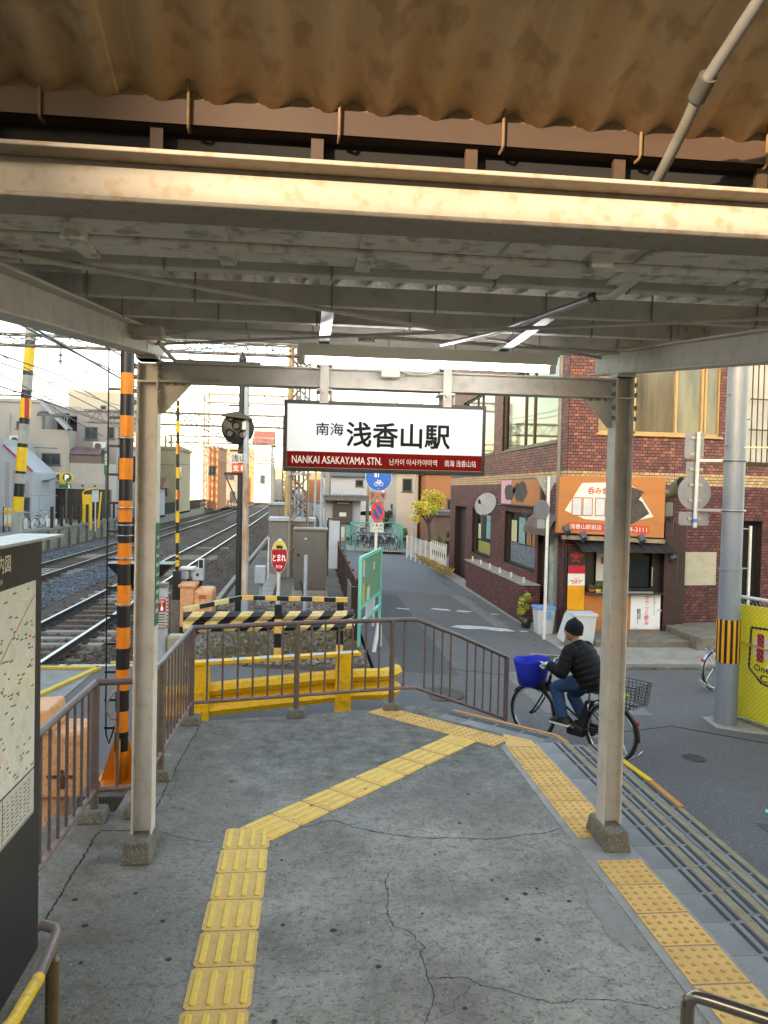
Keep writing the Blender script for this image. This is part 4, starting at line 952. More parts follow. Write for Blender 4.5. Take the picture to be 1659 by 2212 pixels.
for j, (pts, lab) in enumerate(((([(-.1, 18.9, .05), (-.05, 18.8, -.1), (0, 18.7, -.3), (.02, 18.65, -.55)]), 'thick black cable dropping beside the stainless cabinet'), (([(-2.1, 17.4, -.4), (-1.8, 17.2, -.42), (-1.3, 17.25, -.44), (-.9, 17.6, -.43)]), 'black cable lying across the ballast behind the motor box'))):
    MB().tube(pts, .03, 8).build('cable', M_bk, label=lab, cat='cable')

# emergency stop button sign behind the near post
e_ = empty('emergency_stop_sign', (-1.65, 9.0, -.4), 'red bordered emergency stop notice on a grey post behind the canopy column', 'sign')
MB().cyl((-1.62, 9.04, -.6), (-1.62, 9.04, 1.15), .06, n=14).build('post', M_lg, e_); MB().cyl((-1.62, 9.04, 1.15), (-1.62, 9.04, 1.2), .07, n=14).build('post_cap', M_gy, e_)
MB().box(-1.80, -1.545, 8.965, 8.975, .69, 1.05).build('panel', M_wh, e_)
b = MB()
for i in range(9):
    z = .70+.04*i; b.prism([(-1.565, 8.963, z), (-1.545, 8.963, z+.012), (-1.545, 8.963, z+.03), (-1.565, 8.963, z+.018)], (0, -.001, 0))
    x = -1.79+.028*i
    for zz_ in (.69, 1.032): b.prism([(x, 8.963, zz_), (x+.012, 8.963, zz_), (x+.024, 8.963, zz_+.018), (x+.012, 8.963, zz_+.018)], (0, -.001, 0))
b.build('hazard_border', M_redp, e_)
MB().box(-1.70, -1.575, 8.960, 8.964, .875, 1.02).build('red_field', M_redp, e_)
text('lettering', 'STOP', (-1.638, 8.960, .99), .095, .034, M_wink, e_)
b = MB(); b.box(-1.685, -1.65, 8.958, 8.960, .90, .945); b.box(-1.63, -1.60, 8.958, 8.960, .89, .93); b.box(-1.62, -1.61, 8.958, 8.960, .93, .962); b.build('pictogram', M_wink, e_)
b = MB()
for i in range(5): b.box(-1.70, -1.575, 8.962, 8.964, .72+.03*i, .73+.03*i)
b.build('small_print', M_ink, e_)
MB().box(-1.56, -1.38, 8.98, 9.14, .02, .60).build('button_box', mat('beige case', '#a9a48f', '#96917c', scale=4, rough=.5), e_, bev=.03)

# verge: rubble, weeds and litter behind the striped barrier
stones('verge_rubble', 3600, mat('verge stone', '#8a8075', '#665d52', scale=2, rough=1, rand=.35), reg(-1.9, 1.0, 11.95, 19, -.42, 1.2), (.02, .06), 'grey brown rubble on the verge behind the barrier')
b = MB().box(-1.95, 1.05, 11.92, 34, -.9, -.435); b.build('verge', M_earth, kind='structure')
def grass(name, n, region, h, m, label):
    b = MB()
    for _ in range(n):
        x, y, z = region()
        for q in range(5):
            a = rnd.random()*6.28; L = rnd.uniform(*h); dx, dy = math.cos(a)*L*.5, math.sin(a)*L*.5; w = .006
            b.add([(x-w, y, z), (x+w, y, z), (x+dx*.5, y+dy*.5, z+L*.7), (x+dx, y+dy, z+L*.8)], [(0, 1, 2), (2, 1, 3)])
    return b.build(name, m, fix=False, label=label, cat='grass', kind='stuff')
M_weed = mat('dry weeds', '#6f7044', '#8a7a4e', scale=3, rough=.9, rand=.3)
grass('dry_grass', 520, reg(-1.6, .9, 12.3, 15.5, -.43, 1.2), (.05, .14), M_weed, 'low dry weeds among the rubble behind the barrier')

# ------------------------------------------------------------------ bicycles
M_tyre = mat('tyre rubber', '#1b1b1c', '#242425', scale=10, rough=.8)
M_chrome = mat('chrome', '#c9cbcd', rough=.2, metal=.9)
M_bkpl = mat('black plastic', '#151516', '#1e1e1f', scale=6, rough=.5)
def wheel(par, cx, r=.335, spokes=20, name='wheel'):
    w = MB().tube([(cx+r*math.cos(t), 0, r+r*math.sin(t)) for t in [6.283*i/36 for i in range(36)]], .019, 8, closed=True).build(name, M_tyre, par)
    MB().tube([(cx+(r-.03)*math.cos(t), 0, r+(r-.03)*math.sin(t)) for t in [6.283*i/36 for i in range(36)]], .011, 6, closed=True).build('rim', M_chrome, w)
    b = MB()
    for i in range(spokes):
        t = 6.283*i/spokes; s_ = .03 if i % 2 else -.03
        b.cyl((cx+.02*math.cos(t+.6), s_, r+.02*math.sin(t+.6)), (cx+(r-.03)*math.cos(t), 0, r+(r-.03)*math.sin(t)), .0013, n=3, cap=False)
    b.build('spokes', M_chrome, w)
    MB().cyl((cx, -.05, r), (cx, .05, r), .022, n=10).build('hub', M_bkpl, w)
    return w
def wire_basket(par, name, x0, x1, y, z0, z1, m, flare=.03, nx=8, nz=6):
    b = MB()
    for i in range(nz+1):
        t = i/nz; z = lerp(z0, z1, t); f = flare*t
        c_ = [(x0-f, -y-f, z), (x1+f, -y-f, z), (x1+f, y+f, z), (x0-f, y+f, z)]
        b.tube(c_, .005 if i == nz else .0028, 4, closed=True)
    for k in range(4):
        for i in range(nx):
            t = i/nx
            A = [(x0, -y), (x1, -y), (x1, y), (x0, y)]; B = [(x0-flare, -y-flare), (x1+flare, -y-flare), (x1+flare, y+flare), (x0-flare, y+flare)]
            a0, a1 = A[k], A[(k+1) % 4]; b0, b1 = B[k], B[(k+1) % 4]
            b.cyl((lerp(a0[0], a1[0], t), lerp(a0[1], a1[1], t), z0), (lerp(b0[0], b1[0], t), lerp(b0[1], b1[1], t), z1), .0028, n=4, cap=False)
    for i in range(nx):
        x = lerp(x0, x1, i/nx); b.cyl((x, -y, z0), (x, y, z0), .0028, n=4, cap=False)
    return b.build(name, m, par)
def bicycle(name, label, group, m_frame, basket=True, rear=False, blue=False, electric=False, detail=True):
    """x forward, wheels on z = 0, built round the origin; moved into place afterwards"""
    t = empty(name, (0, 0, 0), label, 'bicycle', group)
    wheel(t, .62, spokes=24 if detail else 12); wheel(t, -.51, spokes=24 if detail else 12)
    b = MB()
    hd, hb, bb, st_, rh = (.36, 0, .86), (.40, 0, .66), (-.04, 0, .29), (-.20, 0, .66), (-.51, 0, .335)
    b.tube([hd, hb], .021, 10); b.tube([(.385, 0, .72), (.22, 0, .48), (-.02, 0, .31)], .023, 10); b.tube([(.375, 0, .80), (.2, 0, .56), (-.08, 0, .40)], .014, 8)
    b.tube([bb, st_], .018, 10)
    for s_ in (-1, 1):
        b.tube([(bb[0], s_*.03, bb[2]), (rh[0], s_*.06, rh[2])], .010, 6); b.tube([(st_[0], s_*.02, .60), (rh[0], s_*.06, rh[2])], .008, 6)
    b.build('frame', m_frame, t)
    b = MB(); b.tube([(.40, 0, .66), (.415, 0, .70)], .025, 8)
    for s_ in (-1, 1): b.tube([(.41, s_*.05, .69), (.44, s_*.055, .60), (.55, s_*.055, .42), (.62, s_*.055, .335)], .011, 8)
    b.build('fork', m_frame, t)
    b = MB(); b.tube([(.36, 0, .84), (.345, 0, .95)], .013, 8)
    for s_ in (-1, 1): b.tube([(.345, 0, .95), (.38, s_*.06, .98), (.40, s_*.14, 1.04), (.36, s_*.22, 1.06), (.22, s_*.27, 1.04)], .011, 8)
    hbar = b.build('handlebar', M_chrome, t)
    for s_ in (-1, 1):
        MB().tube([(.30, s_*.246, 1.052), (.18, s_*.282, 1.035)], .017, 8).build('grip', M_bkpl, hbar)
        MB().tube([(.33, s_*.23, 1.045), (.34, s_*.27, 1.02), (.25, s_*.31, 1.0)], .006, 6).build('brake_lever', M_chrome, hbar)
        MB().tube([(.34, s_*.2, 1.05), (.47, s_*.12, 1.05), (.45, s_*.04, .86), (.42, s_*.02, .72)], .004, 5).build('brake_cable', M_bkpl, hbar)
    b = MB(); b.tube([(-.20, 0, .64), (-.215, 0, .76)], .014, 8); b.build('seat_post', M_chrome, t)
    b = MB(); vs = []
    prof = [(-.36, .02, .80), (-.34, .10, .80), (-.28, .115, .805), (-.20, .085, .80), (-.12, .045, .79), (-.06, .03, .785), (-.04, .01, .78)]
    for (x, w, z) in prof: vs += [(x, -w, z-.015), (x, -w*.7, z+.018), (x, 0, z+.02), (x, w*.7, z+.018), (x, w, z-.015), (x, 0, z-.04)]
    fs = [(i*6+j, i*6+(j+1) % 6, (i+1)*6+(j+1) % 6, (i+1)*6+j) for i in range(len(prof)-1) for j in range(6)]
    b.add(vs, fs, 0, True); b.add(vs[:6], [tuple(range(6))]); b.build('saddle', M_bkpl, t)
    b = MB()
    for cx, a0, a1 in ((.62, 35, 165), (-.51, 5, 190)):
        pts = [(cx+.365*math.cos(R(a)), 0, .335+.365*math.sin(R(a))) for a in range(a0, a1+1, 10)]
        for p, q in zip(pts, pts[1:]): b.bar(p, q, .045, .006, (Vector(p)-Vector((cx, 0, .335))))
    b.build('mudguards', m_frame if electric else M_chrome, t)
    b = MB(); b.cyl((bb[0], -.055, bb[2]), (bb[0], -.045, bb[2]), .085, n=24); b.bar((bb[0], .06, bb[2]), (bb[0]+.15, .06, bb[2]+.07), .012, .022); b.bar((bb[0], -.065, bb[2]), (bb[0]-.15, -.065, bb[2]-.07), .012, .022); b.build('crank', M_chrome, t)
    for s_ in (1, -1): MB().box(bb[0]+s_*.15-.045, bb[0]+s_*.15+.045, s_*.07 if s_ > 0 else -.16, .16 if s_ > 0 else -.07, bb[2]+s_*.07-.012, bb[2]+s_*.07+.012).build('pedal', M_bkpl, t)
    b = MB()
    for s_ in (-1, 1): b.tube([(-.51, s_*.09, .335), (-.62, s_*.10, .20), (-.70, s_*.09, .03), (-.90, s_*.06, .18)], .008, 6)
    b.tube([(-.90, -.06, .18), (-.92, 0, .22), (-.90, .06, .18)], .008, 6); b.build('kickstand', M_chrome, t)
    b = MB()
    for s_ in (-1, 1): b.tube([(-.22, s_*.04, .64), (-.35, s_*.07, .70), (-.80, s_*.07, .70), (-.72, s_*.07, .69), (-.51, s_*.07, .34)], .007, 6)
    b.build('rear_carrier', M_chrome if not electric else M_bkpl, t)
    MB().cyl((-.835, 0, .515), (-.865, 0, .525), .024, n=12).build('rear_reflector', M_redp, t)
    if electric:
        MB().hexa([(-.16, -.05, .26), (-.05, -.05, .26), (-.05, .05, .26), (-.16, .05, .26)], [(-.27, -.045, .66), (-.17, -.045, .66), (-.17, .045, .66), (-.27, .045, .66)]).build('battery', M_bkpl, t, bev=.015)
        MB().box(-.16, .08, -.06, .06, .19, .33).build('motor_case', M_bkpl, t, bev=.03); MB().hexa([(-.5, -.07, .3), (.02, -.07, .22), (.02, -.05, .22), (-.5, -.05, .3)], [(-.5, -.07, .38), (.02, -.07, .36), (.02, -.05, .36), (-.5, -.05, .38)]).build('chain_guard', M_bkpl, t)
        MB().tube([(-.25, .05+.05*math.cos(a), .60+.05*math.sin(a)) for a in [6.283*i/14 for i in range(14)]], .009, 6, closed=True).build('ring_lock', M_chrome, t)
    if basket:
        if blue:
            M_blue = mat('blue fabric liner', '#1530c0', '#0d1f9a', scale=6, amt=.35, rough=.75, bump=.6, bscale=14)
            b = MB(); n = 28; rings = []
            for (z, rx, ry, inn) in ((.68, .11, .13, 0), (.70, .135, .15, 0), (.86, .165, .185, 0), (1.0, .19, .21, 0), (1.02, .19, .21, 0), (1.01, .183, .203, 1), (.86, .155, .175, 1), (.71, .12, .14, 1)):
                rings.append([(.655+1.12*rx*math.copysign(abs(math.cos(a))**.75, math.cos(a))*(1+.03*math.sin(7*a+z*20)), 1.1*ry*math.copysign(abs(math.sin(a))**.75, math.sin(a))*(1+.03*math.cos(5*a)), z+.012*math.sin(3*a)) for a in [6.283*i/n for i in range(n)]])
            b.add([v for g in rings for v in g], [(i*n+j, i*n+(j+1) % n, (i+1)*n+(j+1) % n, (i+1)*n+j) for i in range(len(rings)-1) for j in range(n)]+[tuple(range(n)), tuple(range((len(rings)-1)*n, len(rings)*n))], 0, True)
            b.build('blue_basket_cover', M_blue, t)
            MB().box(.40, .50, -.05, .05, .70, .76).build('basket_bracket', M_bkpl, t)
        else: wire_basket(t, 'front_basket', .47, .74, .15, .72, .95, M_chrome, nx=5, nz=4)
    if rear: wire_basket(t, 'rear_basket', -.88, -.45, .17, .72, .98, M_bkpl, nx=10, nz=7)
    if detail: MB().cyl((.47, 0, .67), (.53, 0, .67), .03, .036, n=12).build('head_lamp', M_bkpl, t)
    return t
def place(t, loc, rz, tilt=0.):
    t.location = loc; t.rotation_euler = (0, 0, rz); return t
F_, Rr = Vector((2.80, 9.23)), Vector((3.50, 8.31)); d_ = (F_-Rr); hd_ = math.atan2(d_.y, d_.x); mid = Rr+d_.normalized()*.51
bk1 = place(bicycle('electric_bicycle', 'black electric bicycle with a blue lined front basket being ridden up the street', None, M_bkpl, blue=True, rear=True, electric=True), (mid.x, mid.y, zr(mid.x)-.005), hd_)
WM[bk1] = Matrix.Translation(bk1.location) @ Matrix.Rotation(hd_, 4, 'Z')
b = MB()
for i in range(9): b.ell((rnd.uniform(-.72, -.5), rnd.uniform(-.1, .1), rnd.uniform(.75, .80)), .05, .045, .035, 8, 5)
og = b.build('shopping_bag', mat('lime mesh bag', '#a7d01c', '#7fa814', scale=30, rough=.6), label='lime green bag lying in the rear basket of the ridden bicycle', cat='bag'); og.matrix_world = WM[bk1]

# ------------------------------------------------------------------ rider
M_skin = mat('skin', '#b98a72', '#a97a63', scale=6, rough=.55); M_jack = mat('black quilted nylon', '#09090b', '#0f0f12', scale=9, rough=.7, spec=.25, bump=.1, bscale=30)
M_jean = mat('blue denim', '#2a4a74', '#213c60', scale=9, amt=.35, rough=.85, bump=.3, bscale=80, speck='#3f618b', sscale=60, samt=.4); M_knit = mat('black knit', '#070708', '#0c0c0d', scale=30, rough=.95, bump=.8, bscale=90)
M_glove = mat('cream knit glove', '#d8cfb4', '#c4ba9e', scale=20, rough=.9, bump=.4); M_shoe = mat('dark shoe', '#4a433f', '#37312e', scale=12, rough=.8); M_sole = mat('white sole', '#d9d6cd', rough=.7)
pr = empty('person', (0, 0, 0), 'cyclist in a black quilted jacket, jeans, cream gloves and black beanie riding the electric bicycle', 'person')
def skin_mesh(verts, edges, rad, name, m, par, sub=2, root=0):
    me = bpy.data.meshes.new(name); me.from_pydata(verts, edges, []); me.materials.append(m)
    o = link(name, me, par); o.modifiers.new('skin', 'SKIN').use_smooth_shade = True
    for i, v in enumerate(me.skin_vertices[0].data):
        r_ = rad[i]; v.radius = (r_, r_) if not isinstance(r_, tuple) else r_
        v.use_root = (i == root)
    sb_ = o.modifiers.new('sub', 'SUBSURF'); sb_.levels = sub; sb_.render_levels = sub
    return o
HIP, CH, NK = (-.20, 0, .90), (-.09, 0, 1.16), (-.01, 0, 1.31)
SH = {1: (-.03, .185, 1.245), -1: (-.03, -.185, 1.245)}; EL = {1: (.0, .30, 1.00), -1: (.03, -.29, 1.02)}; HA = {1: (.235, .272, 1.058), -1: (.235, -.272, 1.058)}
KN = {1: (.20, .105, .76), -1: (.09, -.10, .64)}; AN = {1: (.09, .115, .42), -1: (-.15, -.115, .30)}
V = [HIP, (-.15, 0, 1.02), CH, NK, (.02, 0, 1.38), (.04, 0, 1.46)]; E_ = [(0, 1), (1, 2), (2, 3), (3, 4), (4, 5)]; Rd = [(.10, .12), (.09, .11), (.09, .11), .05, .05, .07]
for s_ in (1, -1):
    k = len(V); V += [SH[s_], EL[s_], HA[s_], (HIP[0]+.02, s_*.09, .90), KN[s_], AN[s_]]; Rd += [.045, .035, .028, .07, .05, .04]
    E_ += [(2, k), (k, k+1), (k+1, k+2), (0, k+3), (k+3, k+4), (k+4, k+5)]
body = skin_mesh(V, E_, Rd, 'body', M_skin, pr)
# head with face
b = MB(); b.ell((.135, 0, 1.60), .098, .076, .122, 18, 14); b.ell((.165, 0, 1.535), .062, .056, .055, 12, 8); b.ell((.238, 0, 1.585), .018, .014, .024, 8, 6); b.ell((.222, 0, 1.545), .014, .026, .009, 8, 5)
for s_ in (1, -1): b.ell((.12, s_*.079, 1.585), .02, .01, .034, 8, 6)
hdm = b.build('head', M_skin, pr)
b = MB()
for s_ in (1, -1): b.ell((.217, s_*.032, 1.605), .008, .011, .006, 8, 5)
eyes_ = b.build('eyes', M_ink, pr)
b = MB(); n = 24; rings = []
for i in range(11):
    t = i/10; z = lerp(1.595, 1.775, t); r_ = [1.0, 1.06, 1.09, 1.10, 1.09, 1.06, .99, .87, .68, .40, .06][i]
    rings.append([(.118+.107*r_*math.cos(a)-.03*t, .09*r_*math.sin(a), z+(.03*math.cos(a) if i < 3 else .012*math.cos(a))) for a in [6.283*j/n for j in range(n)]])
b.add([v for g in rings for v in g], [(i*n+j, i*n+(j+1) % n, (i+1)*n+(j+1) % n, (i+1)*n+j) for i in range(10) for j in range(n)]+[tuple(range(10*n, 11*n))], 0, True)
b.tube([(.118+.109*math.cos(a), .092*math.sin(a), 1.605+.03*math.cos(a)) for a in [6.283*j/n for j in range(n)]], .012, 6, closed=True); beanie_ = b.build('beanie', M_knit, pr)
for o in (hdm, eyes_, beanie_):
    for v in o.data.vertices: v.co.x -= .075; v.co.z -= .135
# quilted jacket: puffed rings down the torso and the sleeves
def puff(path, radii, n=18, puffs=8, amp=.05):
    b = MB(); path = [Vector(p) for p in path]; K = puffs*6; rings = []; seg = [(path[i+1]-path[i]).length for i in range(len(path)-1)]; tot = sum(seg)
    prev = None
    for k in range(K+1):
        s_ = tot*k/K; i = 0
        while i < len(seg)-1 and s_ > seg[i]: s_ -= seg[i]; i += 1
        t = min(1, s_/seg[i]); sm_ = t*t*(3-2*t); p = path[i].lerp(path[i+1], t); d = (path[i+1]-path[i])
        if i+1 < len(seg) and t > .6: d = d.normalized().lerp((path[i+2]-path[i+1]).normalized(), (t-.6)*1.25)
        if i > 0 and t < .4: d = d.normalized().lerp((path[i]-path[i-1]).normalized(), (.4-t)*1.25)
        d.normalize(); y = Vector((0, 1, 0)); y = (y-d*y.dot(d)).normalized(); x = y.cross(d)
        ra = [lerp(radii[i][j], radii[i+1][j], t) for j in (0, 1)]; f = 1+amp*(abs(math.sin(math.pi*k/6))-.5)
        rings.append([p+x*math.cos(a)*ra[0]*f+y*math.sin(a)*ra[1]*f for a in [6.283*j/n for j in range(n)]])
    b.add([v for g in rings for v in g], [(i*n+j, i*n+(j+1) % n, (i+1)*n+(j+1) % n, (i+1)*n+j) for i in range(K) for j in range(n)]+[tuple(range(n)), tuple(range(K*n, (K+1)*n))], 0, True)
    return b
J = puff([(-.25, 0, .83), (-.215, 0, .93), (-.15, 0, 1.07), (-.08, 0, 1.20), (-.03, 0, 1.28), (.01, 0, 1.345)], [(.165, .19), (.185, .205), (.185, .225), (.165, .225), (.115, .15), (.078, .082)], n=22, puffs=8, amp=.05)
for s_ in (1, -1):
    A = puff([(-.05, s_*.13, 1.25), SH[s_], EL[s_], (HA[s_][0]-.035, HA[s_][1], HA[s_][2]+.002)], [(.095, .095), (.10, .098), (.082, .082), (.056, .056)], n=14, puffs=8, amp=.055)
    J.add(A.v, A.f, 0, True)
J.build('jacket', M_jack, pr)
T = MB()
for s_ in (1, -1):
    A = puff([(-.24, s_*.075, .88), (-.12, s_*.095, .885), KN[s_], lerp(Vector(KN[s_]), Vector(AN[s_]), .5), (AN[s_][0], AN[s_][1], AN[s_][2]-.02)], [(.125, .10), (.105, .098), (.082, .078), (.078, .074), (.072, .066)], n=16, puffs=5, amp=.03)
    T.add(A.v, A.f, 0, True)
T.ell((-.22, 0, .89), .14, .165, .11, 14, 8); T.build('jeans', M_jean, pr)
for s_ in (1, -1):
    ax_, ay_, az_ = AN[s_]
    b = MB(); vs = []; prof = [(-.10, .03, .0), (-.08, .038, .05), (-.02, .04, .075), (.05, .042, .06), (.12, .045, .035), (.17, .035, .015), (.19, .01, .0)]
    for (x, w, h) in prof: vs += [(ax_+x+.0, ay_-w, az_-.085), (ax_+x, ay_-w*.8, az_-.075+h), (ax_+x, ay_+w*.8, az_-.075+h), (ax_+x, ay_+w, az_-.085)]
    fs = [(i*4+j, i*4+(j+1) % 4, (i+1)*4+(j+1) % 4, (i+1)*4+j) for i in range(len(prof)-1) for j in range(4)]
    b.add(vs, fs, 0, True); sh = b.build('shoe', M_shoe, pr, bev=0)
    b = MB()
    for (x0, w0, _), (x1, w1, _) in zip(prof, prof[1:]): b.hexa([(ax_+x0, ay_-w0, az_-.108), (ax_+x1, ay_-w1, az_-.108), (ax_+x1, ay_+w1, az_-.108), (ax_+x0, ay_+w0, az_-.108)], [(ax_+x0, ay_-w0, az_-.083), (ax_+x1, ay_-w1, az_-.083), (ax_+x1, ay_+w1, az_-.083), (ax_+x0, ay_+w0, az_-.083)])
    b.build('sole', M_sole, sh)
    hx, hy, hz = HA[s_]
    b = MB(); b.ell((hx-.016, hy, hz+.006), .058, .048, .030, 10, 8); b.tube([(hx-.06, hy, hz+.004), (hx-.02, hy, hz+.004)], [.036, .034], 10)                # back of the hand over the grip
    for k in range(4):
        y0 = hy+s_*(-.032+.021*k); x0 = hx+.018-.005*abs(k-1.5); L = [.9, 1.0, .97, .8][k]
        b.tube([(x0-.01, y0, hz+.012), (x0+.022*L, y0, hz+.006), (x0+.034*L, y0, hz-.018), (x0+.022*L, y0, hz-.040), (x0, y0, hz-.042)], [.0105, .0105, .0100, .0095, .008], 7)
    b.tube([(hx-.02, hy-s_*.038, hz-.004), (hx+.0, hy-s_*.052, hz-.016), (hx+.025, hy-s_*.048, hz-.030)], [.012, .011, .009], 7); b.build('glove', M_glove, pr)
# jeans and jacket follow the bicycle
pr.location = bk1.location; pr.rotation_euler = (0, 0, hd_)
for o in (bk1, pr, og): o.scale = (.95, .95, .95)

# parked bicycles get copied from one plain city bicycle
M_silver = mat('silver bicycle paint', '#b9bcc0', '#a2a5a9', scale=6, rough=.35, metal=.5)
bk2 = place(bicycle('parked_bicycle', 'silver bicycle parked behind the steel utility pole with only a wheel showing', None, M_silver), (7.30, 12.15, -.85), R(18))

# ------------------------------------------------------------------ utility pole and signs on the street
up_ = empty('utility_pole', (5.91, 10.15, -.85), 'thick galvanised utility pole with a black and yellow striped sleeve', 'utility pole')
M_gpole = mat('galvanised pole', '#8f969c', '#798086', scale=3, amt=.35, rough=.5, metal=.25, speck='#787f85', sscale=20, samt=.3, stretch=(2, 2, .5))
MB().cyl((5.905, 10.15, -1.1), (5.905, 10.15, 1.33), .154, .146, n=32).build('lower_section', M_gpole, up_); MB().cyl((5.905, 10.15, 1.33), (5.92, 10.15, 6.5), .141, .128, n=32).build('upper_section', M_gpole, up_)
MB().tube([(5.905+.15*math.cos(a), 10.15+.15*math.sin(a), 1.33) for a in [6.283*i/24 for i in range(24)]], .006, 6, closed=True).build('joint_ring', M_gpole, up_)
n = 26
for i in range(n):
    a0, a1 = 6.283*i/n, 6.283*(i+1)/n; r_ = .158
    MB().hexa([(5.905+(r_-.006)*math.cos(a0), 10.15+(r_-.006)*math.sin(a0), .04), (5.905+r_*math.cos(a0), 10.15+r_*math.sin(a0), .04), (5.905+r_*math.cos(a1), 10.15+r_*math.sin(a1), .04), (5.905+(r_-.006)*math.cos(a1), 10.15+(r_-.006)*math.sin(a1), .04)],
              [(5.905+(r_-.006)*math.cos(a0), 10.15+(r_-.006)*math.sin(a0), .64), (5.905+r_*math.cos(a0), 10.15+r_*math.sin(a0), .64), (5.905+r_*math.cos(a1), 10.15+r_*math.sin(a1), .64), (5.905+(r_-.006)*math.cos(a1), 10.15+(r_-.006)*math.sin(a1), .64)]).build('sleeve_stripe', mat('sleeve yellow', '#eaa414', '#d8930f', scale=6, rough=.5) if i % 2 else M_bk, up_)
for (z, a) in ((3.75, 200), (3.05, 195), (3.42, -10), (1.9, -15), (1.35, -12)):
    c_, s_ = math.cos(R(a)), math.sin(R(a)); MB().cyl((5.91+.13*c_, 10.15+.13*s_, z), (5.91+.21*c_, 10.15+.21*s_, z), .011, n=8).build('step_bolt', M_galv, up_)
MB().hexa([(5.62, 9.9, -.95), (6.6, 9.5, -.95), (6.7, 10.6, -.95), (5.7, 10.5, -.95)], [(5.66, 9.94, zr(5.7)+.012), (6.55, 9.55, -.832), (6.65, 10.55, -.832), (5.72, 10.45, zr(5.7)+.012)]).build('pole_base_slab', M_conc_l, up_, bev=.02)
ss_ = empty('street_sign_backs', (5.46, 10.3, 1.9), 'cluster of traffic signs seen from behind on a bracket off the utility pole', 'traffic sign')
M_sback = mat('sign back aluminium', '#8f9499', '#7e8388', scale=4, rough=.4, metal=.4)
MB().cyl((5.455, 10.33, 1.9), (5.47, 10.33, 3.24), .027, n=12).build('post', M_wh, ss_)
def rplate(c, w, h, y, name, par, m, r=.03, t=.006):
    pl = []
    for sx, sz, a0 in ((1, 1, 0), (-1, 1, 90), (-1, -1, 180), (1, -1, 270)):
        for q in range(5):
            a = R(a0+22.5*q); pl.append((c[0]+sx*(w/2-r)+r*math.cos(a), y, c[1]+sz*(h/2-r)+r*math.sin(a)))
    return MB().prism(pl, (0, t, 0)).build(name, m, par)
rplate((5.43, 3.05), .28, .36, 10.37, 'square_plate', ss_, M_sback); rplate((5.39, 2.73), .14, .19, 10.37, 'small_plate', ss_, M_sback, .02); rplate((5.46, 2.02), .45, .19, 10.37, 'wide_plate', ss_, M_sback)
MB().disc((5.455, 10.37, 2.39), .245, (0, 1, 0), n=36, t=.006).build('round_plate', M_sback, ss_)
for z in (2.93, 3.16, 2.72, 2.5, 2.28, 2.02): MB().box(5.36, 5.56, 10.35, 10.369, z-.02, z+.02).build('clamp', M_galv, ss_)
for z in (2.845, 2.15): MB().bar((5.47, 10.33, z), (5.80, 10.2, z), .035, .04).build('bracket_arm', M_galv, ss_); MB().tube([(5.91+.15*math.cos(a), 10.15+.15*math.sin(a), z) for a in [6.283*i/24 for i in range(24)]], .014, 6, closed=True).build('pole_band', M_galv, ss_)
MB().cyl((5.456, 10.33, 1.97), (5.457, 10.33, 2.02), .0285, n=12).build('blue_tape', mat('blue tape', '#2a86d8', rough=.5), ss_)
o = MB().cyl((5.95, 10.05, 3.02), (9.5, 8.2, 3.06), .012, n=6).build('guy_wire_cover', mat('pale yellow sleeve', '#d7d59a', rough=.5), label='pale yellow covered wire stretched from the utility pole', cat='wire')

# yield sign seen from behind at the building corner
ys_ = empty('yield_sign_back', (5.15, 16.0, -.8), 'white sign post with a triangular sign back at the brick corner', 'traffic sign')
MB().cyl((5.145, 16.0, -.8), (5.146, 16.0, 2.70), .035, n=12).build('post', M_wh, ys_)
MB().prism([(4.88, 16.05, 2.69), (5.35, 16.05, 2.69), (5.13, 16.05, 2.25)], (0, .006, 0)).build('triangle_plate', M_sback, ys_)
MB().disc((5.02, 16.05, 1.99), .21, (.82, .57, 0), n=30, t=.008).build('round_plate', mat('sign back dark', '#6f7478', '#5e6366', scale=5, rough=.5), ys_); rplate((5.03, 1.68), .19, .19, 16.05, 'mirror_back', ys_, M_sback)
for z in (2.6, 2.42, 2.1, 1.87): MB().box(5.05, 5.2, 16.03, 16.049, z-.015, z+.015).build('clamp', M_galv, ys_)

# yellow poster panel behind chain link
cf = empty('chain_link_fence', (6.3, 9.9, -.85), 'chain link fence with white top pipe in front of the yellow poster', 'fence')
A0, B0 = Vector((6.10, 10.48, 0)), Vector((7.3, 6.1, 0)); dv = (B0-A0).normalized()
MB().cyl((A0.x, A0.y, .93), (B0.x, B0.y, .97), .026, n=12).build('top_pipe', M_wh, cf); MB().cyl((A0.x, A0.y, -.78), (B0.x, B0.y, -.74), .02, n=10).build('bottom_pipe', M_galv, cf)
for t_ in (0, .33, .66, 1): p = A0.lerp(B0, t_); MB().cyl((p.x, p.y, -.9), (p.x, p.y, .95), .024, n=10).build('post', M_wh, cf)
b = MB(); L = (B0-A0).length; z0, z1 = -.76, .93; st = .07; k = 0; u = -(z1-z0)
while u < L:
    for sg_ in (1, -1):
        pts = []
        a0 = u if sg_ > 0 else u+(z1-z0); lo, hi = max(0, min(a0, a0+sg_*(z1-z0))), min(L, max(a0, a0+sg_*(z1-z0)))
        if hi-lo > .03:
            f0 = (lo-a0)*sg_ if sg_ > 0 else (a0-lo); f1 = (hi-a0)*sg_ if sg_ > 0 else (a0-hi)
            p = A0+dv*lo; q = A0+dv*hi; b.cyl((p.x, p.y, z0+f0), (q.x, q.y, z0+f1), .0022, n=3, cap=False)
    u += st
b.build('wire_mesh', M_galv, cf)
yp = empty('yellow_poster_board', (6.4, 9.9, -.85), 'bright yellow poster board with red graffiti style numerals behind the chain link', 'poster board')
nv = Vector((-dv.y, dv.x, 0)); nv = -nv if nv.x > 0 else nv
PC = lambda u_, z, o=0.: A0+dv*u_-nv*.06+nv*o+Vector((0, 0, z))
